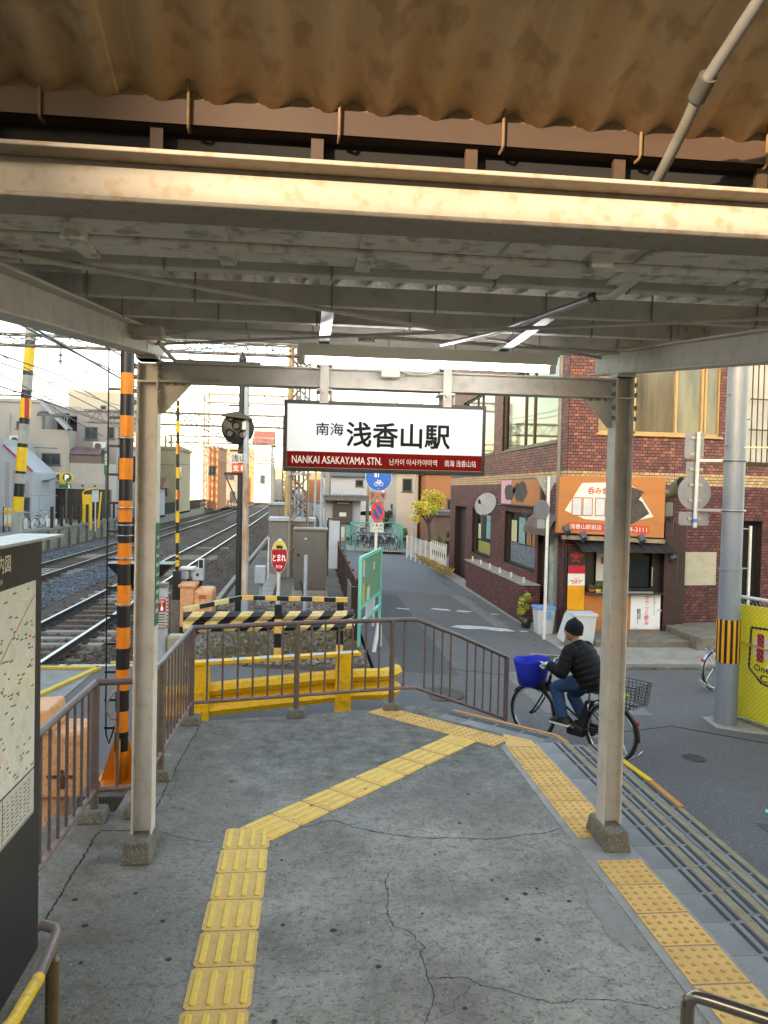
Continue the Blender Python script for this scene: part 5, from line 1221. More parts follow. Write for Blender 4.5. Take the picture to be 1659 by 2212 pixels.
M_py = mat('poster yellow', '#fbee22', '#f2e31a', scale=2, rough=.45)
MB().hexa([PC(.08, -.84), PC(4.2, -.80), PC(4.2, -.80, -.02), PC(.08, -.84, -.02)], [PC(.08, .82), PC(4.2, .88), PC(4.2, .88, -.02), PC(.08, .82, -.02)]).build('panel', M_py, yp)
kw = dict(ax=tuple(dv), ay=(0, 0, 1))
def ppoly(name, pts, m, off): 
    return MB().add([PC(u_, z, off) for u_, z in pts], [tuple(range(len(pts)))]).build(name, m, yp, fix=False)
fr_ = [(.35, .52), (2.1, .62), (2.1, -.42), (.55, -.22), (.33, -.05)]
b = MB()
for p, q in zip(fr_, fr_[1:]+fr_[:1]): b.bar(PC(*p, .004), PC(*q, .004), .03, .004, tuple(nv))
b.build('black_outline', M_ink, yp)
ppoly('white_burst', [(.42, .4), (.7, .42), (.8, .5), (1.1, .46), (1.5, .55), (1.9, .45), (1.9, -.05), (1.2, -.1), (.9, .02), (.6, .0), (.7, .12), (.38, .16)], mat('poster white', '#e9e9e4', rough=.5), .003)
text('lettering', '100', PC(.98, .26), 1.0, .36, M_redp, yp, off=.008, bold=.05, **kw); text('lettering', 'Yen', PC(1.42, -.02), .5, .2, M_redp, yp, off=.008, bold=.03, **kw)
text('lettering', 'One', PC(.55, -.02), .26, .09, M_ink, yp, off=.008, bold=.02, **kw); text('lettering', 'Coin!?', PC(.78, -.15), .5, .10, M_ink, yp, off=.008, bold=.02, **kw)
b = MB(); b.bar(PC(.0, .30, .05), PC(3.5, .12, .05), .012, .022); b.build('yellow_strap', M_gye, yp)

# ------------------------------------------------------------------ along the lane
# rusty mesh fence between lane and railway
fn = empty('mesh_fence', (1.08, 26, -.6), 'dark brown wire mesh fence with a rusty top rail along the lane', 'fence')
M_fb = mat('dark brown fence', '#3d2a24', '#2c1e1a', scale=4, rough=.7); M_fr = mat('rusty top rail', '#7a4634', '#5e3527', scale=6, rough=.8, bump=.2)
FX = lambda y: .98+.006*(y-14)
MB().tube([(FX(y), y, .62-.0*y) for y in (14.2, 20, 30, 41)], .028, 8).build('top_rail', M_fr, fn)
for i in range(17):
    y = 14.2+i*1.67; MB().bar((FX(y), y, -.75), (FX(y), y, .68), .05, .05, (0, 1, 0)).build('post', M_fb, fn)
for i in range(16):
    y0 = 14.2+i*1.67; y1 = y0+1.67; b = MB()
    nn = 26 if i < 4 else 12
    for k in range(1, nn):
        y = lerp(y0, y1, k/nn); b.bar((FX(y), y, -.55), (FX(y), y, .60), .004, .012, (0, 1, 0))
    for k in range(9): z = lerp(-.55, .6, k/8); b.bar((FX(y0), y0, z), (FX(y1), y1, z), .006, .008)
    b.build('mesh_panel', M_fb, fn)
b = MB(); b.box(FX(15.9)-.02, FX(15.9)+.012, 15.95, 17.4, -.4, .3); b.build('backing_sheet', mat('clear grey sheet', '#8e8f8c', '#6f706d', scale=3, rough=.4), fn)
MB().box(.86, .99, 13.95, 14.12, -.8, .55).build('end_post', M_fb, fn, bev=.01)
# green notice board
nb = empty('notice_board', (1.25, 14.4, -.55), 'mint green framed notice board with posted flyers at the lane edge', 'notice board')
M_mint = mat('mint paint frame', '#7ed6c2', '#69c2ad', scale=4, rough=.45); M_felt = mat('green felt', '#6b9a7a', '#608d6e', scale=3, rough=.85)
NA, NB = Vector((.96, 13.3, 0)), Vector((1.535, 15.55, 0)); nd = (NB-NA).normalized(); nn_ = Vector((nd.y, -nd.x, 0))
nn_ = nn_ if nn_.y < 0 else -nn_
NP = lambda u_, z, o=0.: NA.lerp(NB, u_)+Vector((0, 0, z))+nn_*o
for u_ in (0, 1): p = NP(u_, 0); MB().bar((p.x, p.y, -.75), (p.x, p.y, 1.13), .055, .055, (0, 1, 0)).build('leg', M_mint, nb)
for z in (1.13, .26, -.02): MB().bar(NP(0, z), NP(1, z), .045, .06).build('rail', M_mint, nb)
MB().hexa([NP(.01, .28, .005), NP(.99, .28, .005), NP(.99, .28, -.02), NP(.01, .28, -.02)], [NP(.01, 1.11, .005), NP(.99, 1.11, .005), NP(.99, 1.11, -.02), NP(.01, 1.11, -.02)]).build('panel', M_felt, nb)
nk = dict(ax=tuple(nd), ay=(0, 0, 1))
if Vector(nk['ax']).cross(Vector((0, 0, 1))).dot(nn_) < 0: nk['ax'] = tuple(-nd)
M_fly = [mat('flyer white', '#d8d8d4', '#b9bcc4', scale=25, rough=.6), mat('flyer pink', '#d7a6a0', '#c4c6d4', scale=14, rough=.6), mat('flyer yellow', '#d9c34a', '#9aa05a', scale=16, rough=.6), mat('flyer dark', '#4a5a74', '#c9a24a', scale=18, rough=.6)]
for (u_, z, w, h, k) in ((.13, .93, .22, .30, 1), (.13, .48, .22, .36, 2), (.33, .62, .28, .16, 3), (.36, .43, .30, .26, 0), (.62, .92, .2, .24, 1), (.62, .99, .2, .08, 3)):
    plate('flyer', NP(u_, z, .006+.001*k), w, h, M_fly[k], nb, **nk)
plate('notice_sheet', NP(.45, .12, .008), .95, .26, M_fly[0], nb, t=.004, **nk)
b = MB()
for i in range(5): b.bar(NP(.3, .20-.035*i, .0135), NP(.6, .20-.035*i, .0135), .002, .006)
b.build('small_print', M_scr, nb)
o = MB().tube([(1.25, 13.6, -.60), (1.33, 13.75, -.2), (1.36, 13.9, -.12), (1.4, 14.1, -.2), (1.42, 14.2, -.62)], .04, 10).build('bent_pipe_guard', M_wh, label='short bent white pipe guard at the foot of the notice board', cat='bollard')
# blue cycle path sign, time plate and no parking sign
bs_ = empty('traffic_sign_post', (1.49, 16.25, -.6), 'white sign post with blue bicycle disc, 7-9 plate and no parking disc', 'traffic sign')
MB().cyl((1.46, 16.25, -.7), (1.52, 16.25, 2.85), .032, n=12).build('post', M_wh, bs_)
M_sb = mat('sign blue', '#1466c4', '#1059ad', scale=3, rough=.4); M_sr = mat('sign orange red', '#d1432c', '#bd3a25', scale=3, rough=.4)
MB().disc((1.517, 16.208, 2.585), .285, (0, -1, 0), n=40, t=.006).build('blue_disc_rim', M_wh, bs_); MB().disc((1.517, 16.202, 2.585), .272, (0, -1, 0), n=40, t=.004).build('blue_disc', M_sb, bs_)
b = MB()
for cx in (1.468, 1.572): b.tube([(cx+.040*math.cos(a), 16.196, 2.455+.040*math.sin(a)) for a in [6.283*i/18 for i in range(18)]], .0045, 5, closed=True)
for p, q in (((1.468, 2.455), (1.497, 2.52)), ((1.497, 2.52), (1.55, 2.52)), ((1.497, 2.515), (1.52, 2.455)), ((1.52, 2.455), (1.55, 2.52)), ((1.55, 2.53), (1.572, 2.455)), ((1.497, 2.52), (1.49, 2.54)), ((1.49, 2.54), (1.51, 2.545)), ((1.54, 2.535), (1.565, 2.535))): b.cyl((p[0], 16.196, p[1]), (q[0], 16.196, q[1]), .0045, n=5)
b.cyl((1.52, 16.196, 2.34), (1.52, 16.196, 2.37), .004, n=5)
b.build('bicycle_pictogram', M_wink, bs_)
b = MB()
for x in (1.43, 1.455, 1.50): b.box(x, x+.018, 16.194, 16.199, 2.60, 2.68)
b.ell((1.48, 16.197, 2.72), .02, .003, .02, 10, 6); b.ell((1.54, 16.197, 2.70), .015, .003, .015, 10, 6); b.build('walker_pictogram', M_wink, bs_)
tp = rplate((1.502, 2.20), .365, .175, 16.205, 'time_plate', bs_, mat('plate faded brown', '#a8755f', '#98664f', scale=5, rough=.6), .02); text('lettering', '7 - 9', (1.502, 16.205, 2.20), .29, .095, M_ink, tp, bold=.015)
def ell_disc(cx, cz, rx, rz, y, m, name, par, t=.005): return MB().prism([(cx+rx*math.cos(6.283*i/36), y, cz+rz*math.sin(6.283*i/36)) for i in range(36)], (0, t, 0)).build(name, m, par)
ell_disc(1.513, 1.86, .148, .225, 16.205, M_sr, 'no_parking_rim', bs_); ell_disc(1.513, 1.86, .096, .15, 16.200, mat('sign deep blue', '#1f4fa0', '#1b468f', scale=3, rough=.4), 'no_parking_field', bs_)
MB().bar((1.435, 16.197, 1.995), (1.59, 16.197, 1.725), .006, .036, (0, 0, 1)).build('no_parking_slash', M_sr, bs_)
pl_ = rplate((1.507, 1.535), .275, .195, 16.205, 'sub_plate', bs_, M_wh, .02); text('lettering', '自 動 車', (1.507, 16.205, 1.58), .23, .055, M_ink, pl_, bold=.008); text('lettering', 'ここから', (1.507, 16.205, 1.50), .235, .06, M_ink, pl_, bold=.012)

# ------------------------------------------------------------------ brick building
def brick_mat(name, cols, mort=False):
    m = bpy.data.materials.new(name); m.use_nodes = True; n = m.node_tree.nodes; l = m.node_tree.links; b = n['Principled BSDF']
    g = n.new('ShaderNodeNewGeometry'); oi = n.new('ShaderNodeObjectInfo'); ad = n.new('ShaderNodeMath'); ad.operation = 'ADD'
    l.new(g.outputs['Random Per Island'], ad.inputs[0]); l.new(oi.outputs['Random'], ad.inputs[1]); fr = n.new('ShaderNodeMath'); fr.operation = 'FRACT'; l.new(ad.outputs[0], fr.inputs[0])
    rp = n.new('ShaderNodeValToRGB'); rp.color_ramp.interpolation = 'LINEAR'; e = rp.color_ramp.elements
    e[0].color = S(cols[0]); e[1].color = S(cols[-1])
    for i, c in enumerate(cols[1:-1]): k = e.new((i+1)/(len(cols)-1)); k.color = S(c)
    l.new(fr.outputs[0], rp.inputs[0])
    tc = n.new('ShaderNodeTexCoord'); nz = n.new('ShaderNodeTexNoise'); nz.inputs['Scale'].default_value = 18; nz.inputs['Detail'].default_value = 6; l.new(tc.outputs['Object'], nz.inputs['Vector'])
    mr = n.new('ShaderNodeMapRange'); mr.inputs[1].default_value = .3; mr.inputs[2].default_value = .7; mr.inputs[3].default_value = .8; mr.inputs[4].default_value = 1.15; l.new(nz.outputs['Fac'], mr.inputs[0])
    hs = n.new('ShaderNodeHueSaturation'); l.new(rp.outputs[0], hs.inputs['Color']); l.new(mr.outputs[0], hs.inputs['Value']); l.new(hs.outputs[0], b.inputs['Base Color'])
    b.inputs['Roughness'].default_value = .55; MATS[name] = m
    return m
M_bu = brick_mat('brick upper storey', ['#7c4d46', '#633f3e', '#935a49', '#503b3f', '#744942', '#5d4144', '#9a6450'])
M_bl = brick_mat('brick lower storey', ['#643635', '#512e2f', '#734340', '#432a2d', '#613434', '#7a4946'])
M_bb = brick_mat('beige band brick', ['#b89b74', '#a3865c', '#c6a984', '#ad9068'])
M_mort = mat('dark mortar', '#241a19', '#1b1312', scale=6, rough=.95)
M_glass = mat('window glass', '#575b58', '#3f4341', scale=.6, rough=.04, metal=.8)
M_glass_c = mat('reflection toned window glass', '#8d8672', '#57544a', scale=.9, amt=.55, rough=.12, metal=.3, stretch=(2.2, 2.2, .35))  # cream tone stands in for bright reflections; no curtains are modelled
M_glass_d = mat('dark window glass', '#3b4346', '#2c3335', scale=.8, rough=.06, metal=.6)
M_fram = mat('cream window frame', '#b79a6c', '#a68a5c', scale=4, rough=.5)
M_framd = mat('dark bronze frame', '#4b4038', '#3d332c', scale=4, rough=.4, metal=.3)
M_brown = mat('dark brown panel', '#3d2623', '#301d1b', scale=4, rough=.5)
bb_ = empty('brick_building', (5.72, 16.5, -.85), 'two storey red brick building with a corner eatery beside the lane', 'building')
sL = .978
LY = lambda y: y*sL
LZ = lambda z: 2.32+(z-2.32)*sL
XF, YF = 5.72, 16.5
BR_ALL = []
def wall(p0, dirv, L, z0, z1, holes, nrm, depth=.25):
    """brick face starting at p0, running along dirv; holes are (u0, u1, z0, z1)"""
    p0 = Vector(p0); d = Vector(dirv).normalized(); n = Vector(nrm)
    # backing wall cut into strips round the holes
    us = sorted({0, L} | {h[0] for h in holes} | {h[1] for h in holes}); zs = sorted({z0, z1} | {h[2] for h in holes} | {h[3] for h in holes})
    us = [u for u in us if 0 <= u <= L]; zs = [z for z in zs if z0 <= z <= z1]
    b = MB()
    for u0, u1 in zip(us, us[1:]):
        for a, c in zip(zs, zs[1:]):
            um, zm = (u0+u1)/2, (a+c)/2
            if any(h[0] < um < h[1] and h[2] < zm < h[3] for h in holes): continue
            q = [p0+d*u0, p0+d*u1]
            b.hexa([(q[0].x, q[0].y, a), (q[1].x, q[1].y, a), ((q[1]-n*depth).x, (q[1]-n*depth).y, a), ((q[0]-n*depth).x, (q[0]-n*depth).y, a)],
                   [(q[0].x, q[0].y, c), (q[1].x, q[1].y, c), ((q[1]-n*depth).x, (q[1]-n*depth).y, c), ((q[0]-n*depth).x, (q[0]-n*depth).y, c)])
    b.build('wall', M_mort, bb_)
    row = 0; z = z0
    while z < z1-.03:
        u = -.059*(row % 2)
        while u < L-.01:
            a, c = max(u, 0)+.0065, min(u+.118, L)-.0065
            if c-a > .02:
                zm = z+.035; segs = [(a, c)]
                for h in holes:
                    if h[2] < zm < h[3]:
                        ns_ = []
                        for (s0, s1) in segs:
                            if s1 <= h[0] or s0 >= h[1]: ns_.append((s0, s1))
                            else:
                                if s0 < h[0]-.015: ns_.append((s0, h[0]))
                                if s1 > h[1]+.015: ns_.append((h[1], s1))
                        segs = ns_
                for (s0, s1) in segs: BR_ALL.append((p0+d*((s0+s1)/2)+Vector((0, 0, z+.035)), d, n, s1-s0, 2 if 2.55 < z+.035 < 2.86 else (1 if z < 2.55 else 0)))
            u += .118
        z += .07; row += 1
def window(name, p0, d, u0, u1, z0, z1, n, cols, m_frame, m_glass, fw_=.05, inset=.10, sill=True):
    p0, d, n = Vector(p0), Vector(d).normalized(), Vector(n)
    q = lambda u, z, o=0.: p0+d*u+n*(-inset+o)+Vector((0, 0, z))
    g = MB().hexa([q(u0, z0), q(u1, z0), q(u1, z0, -.02), q(u0, z0, -.02)], [q(u0, z1), q(u1, z1), q(u1, z1, -.02), q(u0, z1, -.02)]).build(name, m_frame, bb_)
    us = [lerp(u0, u1, c) for c in cols]
    for a, c in zip(us, us[1:]): MB().hexa([q(a+fw_/2, z0+fw_, .006), q(c-fw_/2, z0+fw_, .006), q(c-fw_/2, z0+fw_), q(a+fw_/2, z0+fw_)], [q(a+fw_/2, z1-fw_, .006), q(c-fw_/2, z1-fw_, .006), q(c-fw_/2, z1-fw_), q(a+fw_/2, z1-fw_)]).build('pane', m_glass, g)
    b = MB()
    for a in us: b.bar(q(a, z0, .02), q(a, z1, .02), fw_, .05, tuple(n))
    for z in (z0+fw_/2, z1-fw_/2): b.bar(q(u0, z, .02), q(u1, z, .02), fw_, .05, tuple(n))
    b.build('frame', m_frame, g)
    if sill: MB().bar(q(u0-.05, z0-.03, .08), q(u1+.05, z0-.03, .08), .12, .05, (0, 0, 1)).build('sill', m_frame, g)
    return g
# lane side (faces -X): u runs from the corner back along the lane
pL, dL, nL = (XF, YF, 0), (0, 1, 0), (-1, 0, 0)
U = lambda y: LY(y)-YF
holes = [(U(17.6), U(22.75), LZ(3.58), 5.6), (U(23.8), U(28.6), LZ(3.58), 5.6), (U(27.7), U(29.8), -.85, LZ(1.77)), (U(23.95), U(26.65), LZ(.25), LZ(1.8)), (U(19.15), U(22.2), LZ(.3), LZ(1.82)), (U(17.3), U(18.9), -.85, LZ(1.62))]
wall(pL, dL, LY(30.9)-YF, -.85, 7.2, holes, nL)
window('window', pL, dL, U(17.6), U(22.75), LZ(3.58), 5.6, nL, (0, .42, .58, 1), M_framd, M_glass); window('window', pL, dL, U(23.8), U(28.6), LZ(3.58), 5.6, nL, (0, .42, .58, 1), M_framd, M_glass)
wA = window('window', pL, dL, U(23.95), U(26.65), LZ(.25), LZ(1.8), nL, (0, .12, 1), M_framd, M_glass_d, inset=.14); wB = window('window', pL, dL, U(19.15), U(22.2), LZ(.3), LZ(1.82), nL, (0, .08, 1), M_framd, M_glass_d, inset=.14)
LX = dict(ax=(0, -1, 0), ay=(0, 0, 1))
def lp_(name, y, z, w, h, m, par, x=5.84): return plate(name, (x, LY(y), LZ(z)), w, h, m, par, **LX)
M_pp = [mat('poster cream', '#c9c79a', '#b7b98a', scale=6, rough=.5), mat('poster teal print', '#4a7d86', '#9fb8bc', scale=9, rough=.5), mat('poster photo strip', '#7d8794', '#3c4654', scale=7, amt=.5, rough=.5), mat('poster olive', '#9a9a4a', '#8a8c40', scale=3, rough=.5), mat('poster amber', '#b88440', '#5c4326', scale=8, rough=.5)]
lp_('window_poster', 25.1, .47, 2.0, .42, M_pp[3], wA); lp_('window_poster', 26.0, 1.0, .4, .5, M_pp[0], wA); lp_('window_poster', 24.7, 1.2, .6, .75, M_pp[1], wA)
lp_('window_poster', 20.6, .65, 2.6, .55, M_pp[2], wB); lp_('window_poster', 21.6, 1.25, .55, .6, M_pp[0], wB); lp_('window_poster', 20.8, 1.28, .6, .75, M_pp[1], wB); lp_('window_poster', 20.1, 1.12, .4, .42, M_pp[4], wB); lp_('window_poster', 19.6, 1.12, .4, .42, M_pp[4], wB)
b = MB(); b.box(XF+.2, XF+.25, LY(27.7), LY(29.8), -.85, LZ(1.77)); b.build('recessed_door', mat('door dark brown', '#3a2420', '#2c1b18', scale=3, rough=.6), bb_); MB().box(XF+.15, XF+.2, LY(28.0), LY(28.05), .0, .1).build('door_handle', M_chrome, bb_)
g = MB().box(XF+.12, XF+.17, LY(17.3), LY(18.9), -.85, LZ(1.62)).build('shop_door', M_framd, bb_)
MB().box(XF+.10, XF+.119, LY(17.5), LY(18.3), -.6, LZ(1.5)).build('pane', mat('door glass print', '#55776f', '#b8c4b4', scale=4, rough=.3), g); MB().box(XF+.10, XF+.119, LY(18.35), LY(18.8), -.8, LZ(1.5)).build('door_panel', M_brown, g)
# planter wall in brick
b = MB()
PB = [(5.25, LY(18.6)), (XF-.008, LY(18.6)), (XF-.008, LY(25.6)), (5.33, LY(25.6))]
MB().prism([(x, y, -.9) for x, y in PB], (0, 0, .98)).build('planter_wall', M_mort, bb_)
def small_wall(p0, p1, z0, z1, n):
    p0, p1 = Vector((*p0, 0)), Vector((*p1, 0)); d = (p1-p0).normalized(); L = (p1-p0).length; row = 0; z = z0
    while z < z1-.03:
        u = -.059*(row % 2)
        while u < L-.01:
            a, c = max(u, 0)+.0065, min(u+.118, L)-.0065
            if c-a > .02: BR_ALL.append((p0+d*((a+c)/2)+Vector((0, 0, z+.035)), d, Vector(n), c-a, 1))
            u += .118
        z += .07; row += 1
small_wall(PB[0], PB[3], -.85, .08, (-1, 0, 0)); small_wall(PB[1], PB[0], -.85, .08, (0, -1, 0))
MB().box(5.24, XF-.01, LY(18.58), LY(25.6), .084, .11).build('planter_coping', M_conc_l, bb_)
for i in range(6): y = LY(18.9+i*1.2); MB().box(5.36, 5.41, y, y+.02, .11, .26).build('planter_stake', M_wh, bb_)
# street side and the slightly turned wall to the right
FX_ = lambda x: x*1.0154
FZ = lambda z: 2.32+(z-2.32)*1.0154
BX = FX_(8.07)
pF, dF, nF = (XF, YF, 0), (1, 0, 0), (0, -1, 0)
hF = [(FX_(6.30)-XF, BX-XF, FZ(3.69), 5.6), (FX_(6.03)-XF, FX_(7.80)-XF, -.85, FZ(1.35))]
wall(pF, dF, BX-XF, -.85, 7.2, hF, nF)
tB = R(9); pB = (BX, YF, 0); dB = (math.cos(tB), math.sin(tB), 0); nB = (math.sin(tB), -math.cos(tB), 0)
hB = [(0, FX_(9.18)-BX, FZ(3.69), 5.6), (FX_(9.75)-BX, FX_(10.42)-BX, -.85, FZ(1.8)), (FX_(9.9)-BX, FX_(11.4)-BX, FZ(3.1), 5.5)]
wall(pB, dB, 3.7, -.85, 7.2, hB, nB)
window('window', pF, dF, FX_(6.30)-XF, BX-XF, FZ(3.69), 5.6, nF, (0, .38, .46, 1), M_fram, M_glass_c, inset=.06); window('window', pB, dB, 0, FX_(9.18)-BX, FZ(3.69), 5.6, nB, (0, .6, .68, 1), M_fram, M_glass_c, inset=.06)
gw = window('window', pB, dB, FX_(9.9)-BX, FX_(11.4)-BX, FZ(3.1), 5.5, nB, (0, .5, 1), M_framd, mat('frosted pane', '#c9c9c2', '#b3b3ac', scale=2, rough=.4), inset=.12)
b = MB()
for i in range(10):
    p = Vector(pB)+Vector(dB)*(FX_(9.9)-BX+.05+.15*i)+Vector(nB)*.10; b.bar((p.x, p.y, 3.1), (p.x, p.y, 5.5), .02, .02, (0, 1, 0))
for z in (3.15, 3.9, 4.6): p = Vector(pB)+Vector(dB)*(FX_(9.9)-BX)+Vector(nB)*.10; q = p+Vector(dB)*1.5; b.bar((p.x, p.y, z), (q.x, q.y, z), .02, .03)
b.build('window_bars', M_framd, gw)
# beige board, address plate, doorway at the right
q = Vector(pB)+Vector(dB)*(FX_(8.72)-BX); plate('blank_panel', (q.x, q.y, FZ(.735)), .98, .75, mat('beige panel', '#b3ac98', '#a29b86', scale=3, rough=.7, speck='#8e8670', sscale=15, samt=.3), bb_, ax=dB, off=.012, t=.02)
q0 = Vector(pB)+Vector(dB)*(FX_(9.75)-BX)-Vector(nB)*.2; q1 = q0+Vector(dB)*.72
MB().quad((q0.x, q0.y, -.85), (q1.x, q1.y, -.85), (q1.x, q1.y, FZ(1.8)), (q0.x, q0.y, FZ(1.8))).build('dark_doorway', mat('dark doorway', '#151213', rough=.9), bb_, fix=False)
q = Vector(pB)+Vector(dB)*(FX_(10.15)-BX)-Vector(nB)*.05; MB().bar((q.x, q.y, -.8), (q.x, q.y, FZ(1.7)), .05, .05, (0, 1, 0)).build('door_frame', M_wh, bb_)
MB().box(FX_(7.80), FX_(8.10), 16.28, 16.498, -.85, FZ(1.76)).build('brown_pillar', M_brown, bb_, bev=.01); MB().box(FX_(8.10), FX_(8.33), 16.38, 16.55, -.85, FZ(1.76)).build('brown_pillar', M_brown, bb_, bev=.01)
MB().cyl((5.60, 16.72, -.8), (5.60, 16.72, 7), .045, n=12).build('drain_pipe', mat('drain pipe grey', '#7d7671', '#6e6762', scale=4, rough=.5), bb_)
MB().cyl((5.74, 16.44, -.8), (5.74, 16.44, 1.2), .03, n=10).build('drain_pipe', M_brown, bb_)
# all the bricks: the 300 that show largest singly, the rest joined
camv = Vector((0, 0, CAM_H))
def brick_box(b, c, d, n, L, k, H=.058, P=.010):
    a = d*L/2; u = Vector((0, 0, H/2)); o = n*P
    vs = [c-a-u, c+a-u, c+a+u, c-a+u, c-a-u+o, c+a-u+o, c+a+u+o, c-a+u+o]
    b.add(vs, [(4, 5, 6, 7), (0, 1, 5, 4), (1, 2, 6, 5), (2, 3, 7, 6), (3, 0, 4, 7)], k)
full = [r_ for r_ in BR_ALL if r_[3] > .104 and r_[2].y < -.9 and ((r_[0].x > 8.4 and r_[0].x < 9.5 and -.4 < r_[0].z < 2.5) or (3.0 < r_[0].z < 3.6 and r_[0].x < 8.3))]
full.sort(key=lambda r_: (r_[0]-camv).length); single = set(id(r_) for r_ in full[:300])
mesh_b = {}
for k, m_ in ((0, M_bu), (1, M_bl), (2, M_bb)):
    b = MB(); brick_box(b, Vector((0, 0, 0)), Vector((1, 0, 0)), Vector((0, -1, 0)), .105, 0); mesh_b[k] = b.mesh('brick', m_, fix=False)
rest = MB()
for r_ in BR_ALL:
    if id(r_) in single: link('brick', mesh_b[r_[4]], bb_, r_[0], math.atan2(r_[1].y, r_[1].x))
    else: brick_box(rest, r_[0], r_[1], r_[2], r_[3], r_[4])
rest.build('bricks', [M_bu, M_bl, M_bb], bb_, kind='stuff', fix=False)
# solid core so that no light leaks, and the flat roof
MB().prism([(XF+.26, YF+.27, -.9), (BX, YF+.27, -.9), (BX+3.6, YF+.9, -.9), (BX+3.6, 30, -.9), (XF+.26, 30, -.9)], (0, 0, 8.2)).build('inner_core', mat('dark interior', '#191513', rough=.9), bb_)
MB().prism([(XF-.06, YF-.06, 7.2), (BX, YF-.06, 7.2), (BX+3.7, YF+.5, 7.2), (BX+3.7, 30.4, 7.2), (XF-.06, 30.4, 7.2)], (0, 0, .25)).build('parapet', M_conc_l, bb_)
# pavement and steps along the building
b = MB(); b.prism([(5.2, 13.75, -1.1), (12, 13.6, -1.1), (12, 17.6, -1.1), (8.1, 16.6, -1.1), (5.75, 16.6, -1.1), (5.75, 30.5, -1.1), (4.95, 30.5, -1.1), (4.95, 17.5, -1.1)], (0, 0, .30)); b.build('pavement', M_conc_l, kind='structure', bev=.02)
b = MB(); b.box(6.0, 8.55, 15.2, 16.6, -.95, -.66); b.box(8.0, 11, 14.9, 16.9, -.95, -.52); b.build('concrete_step', M_conc_d, kind='structure', bev=.03)
b = MB(); b.prism([(5.0, 13.55, -1.1), (12, 13.4, -1.1), (12, 13.62, -1.1), (5.15, 13.78, -1.1), (4.92, 17.5, -1.1), (4.92, 30.5, -1.1), (4.78, 30.5, -1.1), (4.78, 17.4, -1.1)], (0, 0, .285)); b.build('kerb', M_conc_d, kind='structure', bev=.015)

# ------------------------------------------------------------------ shop things
so_ = empty('shop_sign', (6.6, 16.15, 1.45), 'large orange shop sign with white burst and a blurred dark patch over the serving window', 'shop sign')
M_so = mat('sign orange board', '#b57640', '#a96b37', scale=1.5, rough=.6, stretch=(.3, 1, 6), bump=.1, bscale=12); M_sw = mat('sign white print', '#dcd9d2', '#cfccc5', scale=5, rough=.6)
sx0, sx1, sz0, sz1 = 5.40, 7.80, 1.44, 2.725
MB().hexa([(sx0, 16.1, sz0+.06), (sx1, 16.1, sz0-.02), (sx1, 16.25, sz0-.02), (sx0, 16.25, sz0+.06)], [(sx0+.03, 16.1, sz1), (sx1, 16.1, sz1+.02), (sx1, 16.25, sz1+.02), (sx0+.03, 16.25, sz1)]).build('board', M_so, so_)
pl = [(5.55, 1.98), (5.92, 2.58), (6.9, 2.62), (7.12, 2.5), (7.55, 1.88), (7.0, 1.75), (6.0, 1.8)]
MB().prism([(x, 16.096, z) for x, z in pl], (0, .004, 0)).build('white_burst', M_sw, so_)
pl = [(6.95, 2.55), (7.15, 2.48), (7.32, 2.42), (7.2, 2.25), (7.28, 2.2), (7.45, 1.95), (7.25, 1.82), (7.0, 1.68), (6.75, 1.72), (6.5, 1.86), (6.55, 2.0), (6.62, 2.2), (6.75, 2.4)]
MB().prism([(x, 16.091, z) for x, z in pl], (0, .004, 0)).build('blurred_dark_patch', mat('blurred dark patch', '#3a332d', '#5b5148', scale=6, amt=.5, rough=.85), so_)  # dark shape for a blurred-out area of the sign; nothing is torn
for x in (5.72, 5.96, 6.24): MB().box(x-.02, x+.21, 16.089, 16.093, 1.87, 2.27).build('photo_frame', M_so, so_); MB().box(x, x+.19, 16.086, 16.0885, 1.89, 2.25).build('faded_photo', mat('faded photo', '#ccd0d2', '#b9bfc6', scale=4, rough=.5), so_)
text('lettering', '呑み食べ', (6.36, 16.094, 2.42), .62, .15, mat('sign red ink', '#c8331f', rough=.5), so_, bold=.015)
MB().prism([(5.62, 16.096, 1.56), (7.45, 16.096, 1.51), (7.45, 16.096, 1.67), (5.62, 16.096, 1.73)], (0, .004, 0)).build('red_strip', mat('strip red', '#c8402c', '#b93926', scale=4, rough=.5), so_)
text('lettering', '浅香山駅前店', (6.03, 16.093, 1.635), .70, .11, M_sw, so_, bold=.01, ax=(1, 0, -.028)); text('lettering', '☎', (6.55, 16.093, 1.62), .1, .1, M_sw, so_); text('lettering', '24-3111', (7.17, 16.093, 1.595), .47, .10, M_sw, so_, bold=.01, ax=(1, 0, -.028))
MB().bar((5.55, 16.2, 1.40), (7.85, 16.2, 1.34), .12, .09).build('support_rail', mat('rusted rail', '#a99b88', '#7d5b40', scale=4, rough=.8), so_)
def spot(x, z, lab):
    t = empty('spot_lamp', (x, 15.9, z), lab, 'spot lamp', 'spot lamps under the orange sign')
    M_sp = mat('spot grey', '#4c5055', '#3f4348', scale=5, rough=.4); MB().cyl((x, 15.85, z+.02), (x-.02, 15.95, z+.13), .065, .085, n=16).build('head', M_sp, t); MB().tube([(x, 15.9, z+.02), (x+.05, 16.0, z-.06), (x+.03, 16.16, z-.02)], .018, 7).build('arm', M_sp, t)
spot(5.92, 1.36, 'grey spot lamp under the orange sign at the lane end'); spot(7.22, 1.33, 'grey spot lamp under the orange sign right of the canopy post'); spot(7.92, .95, 'grey spot lamp lower down beside the brown pillar'); spot(5.55, 1.50, 'grey spot lamp beside the brown lane awning')
sw_ = empty('serving_window', (6.9, 16.5, .2), 'dark serving window with counter and black slatted awning under the orange sign', 'serving window')
MB().box(6.13, 7.92, 16.6, 16.7, .22, 1.28).build('backing', mat('window dark', '#20201f', rough=.4), sw_)
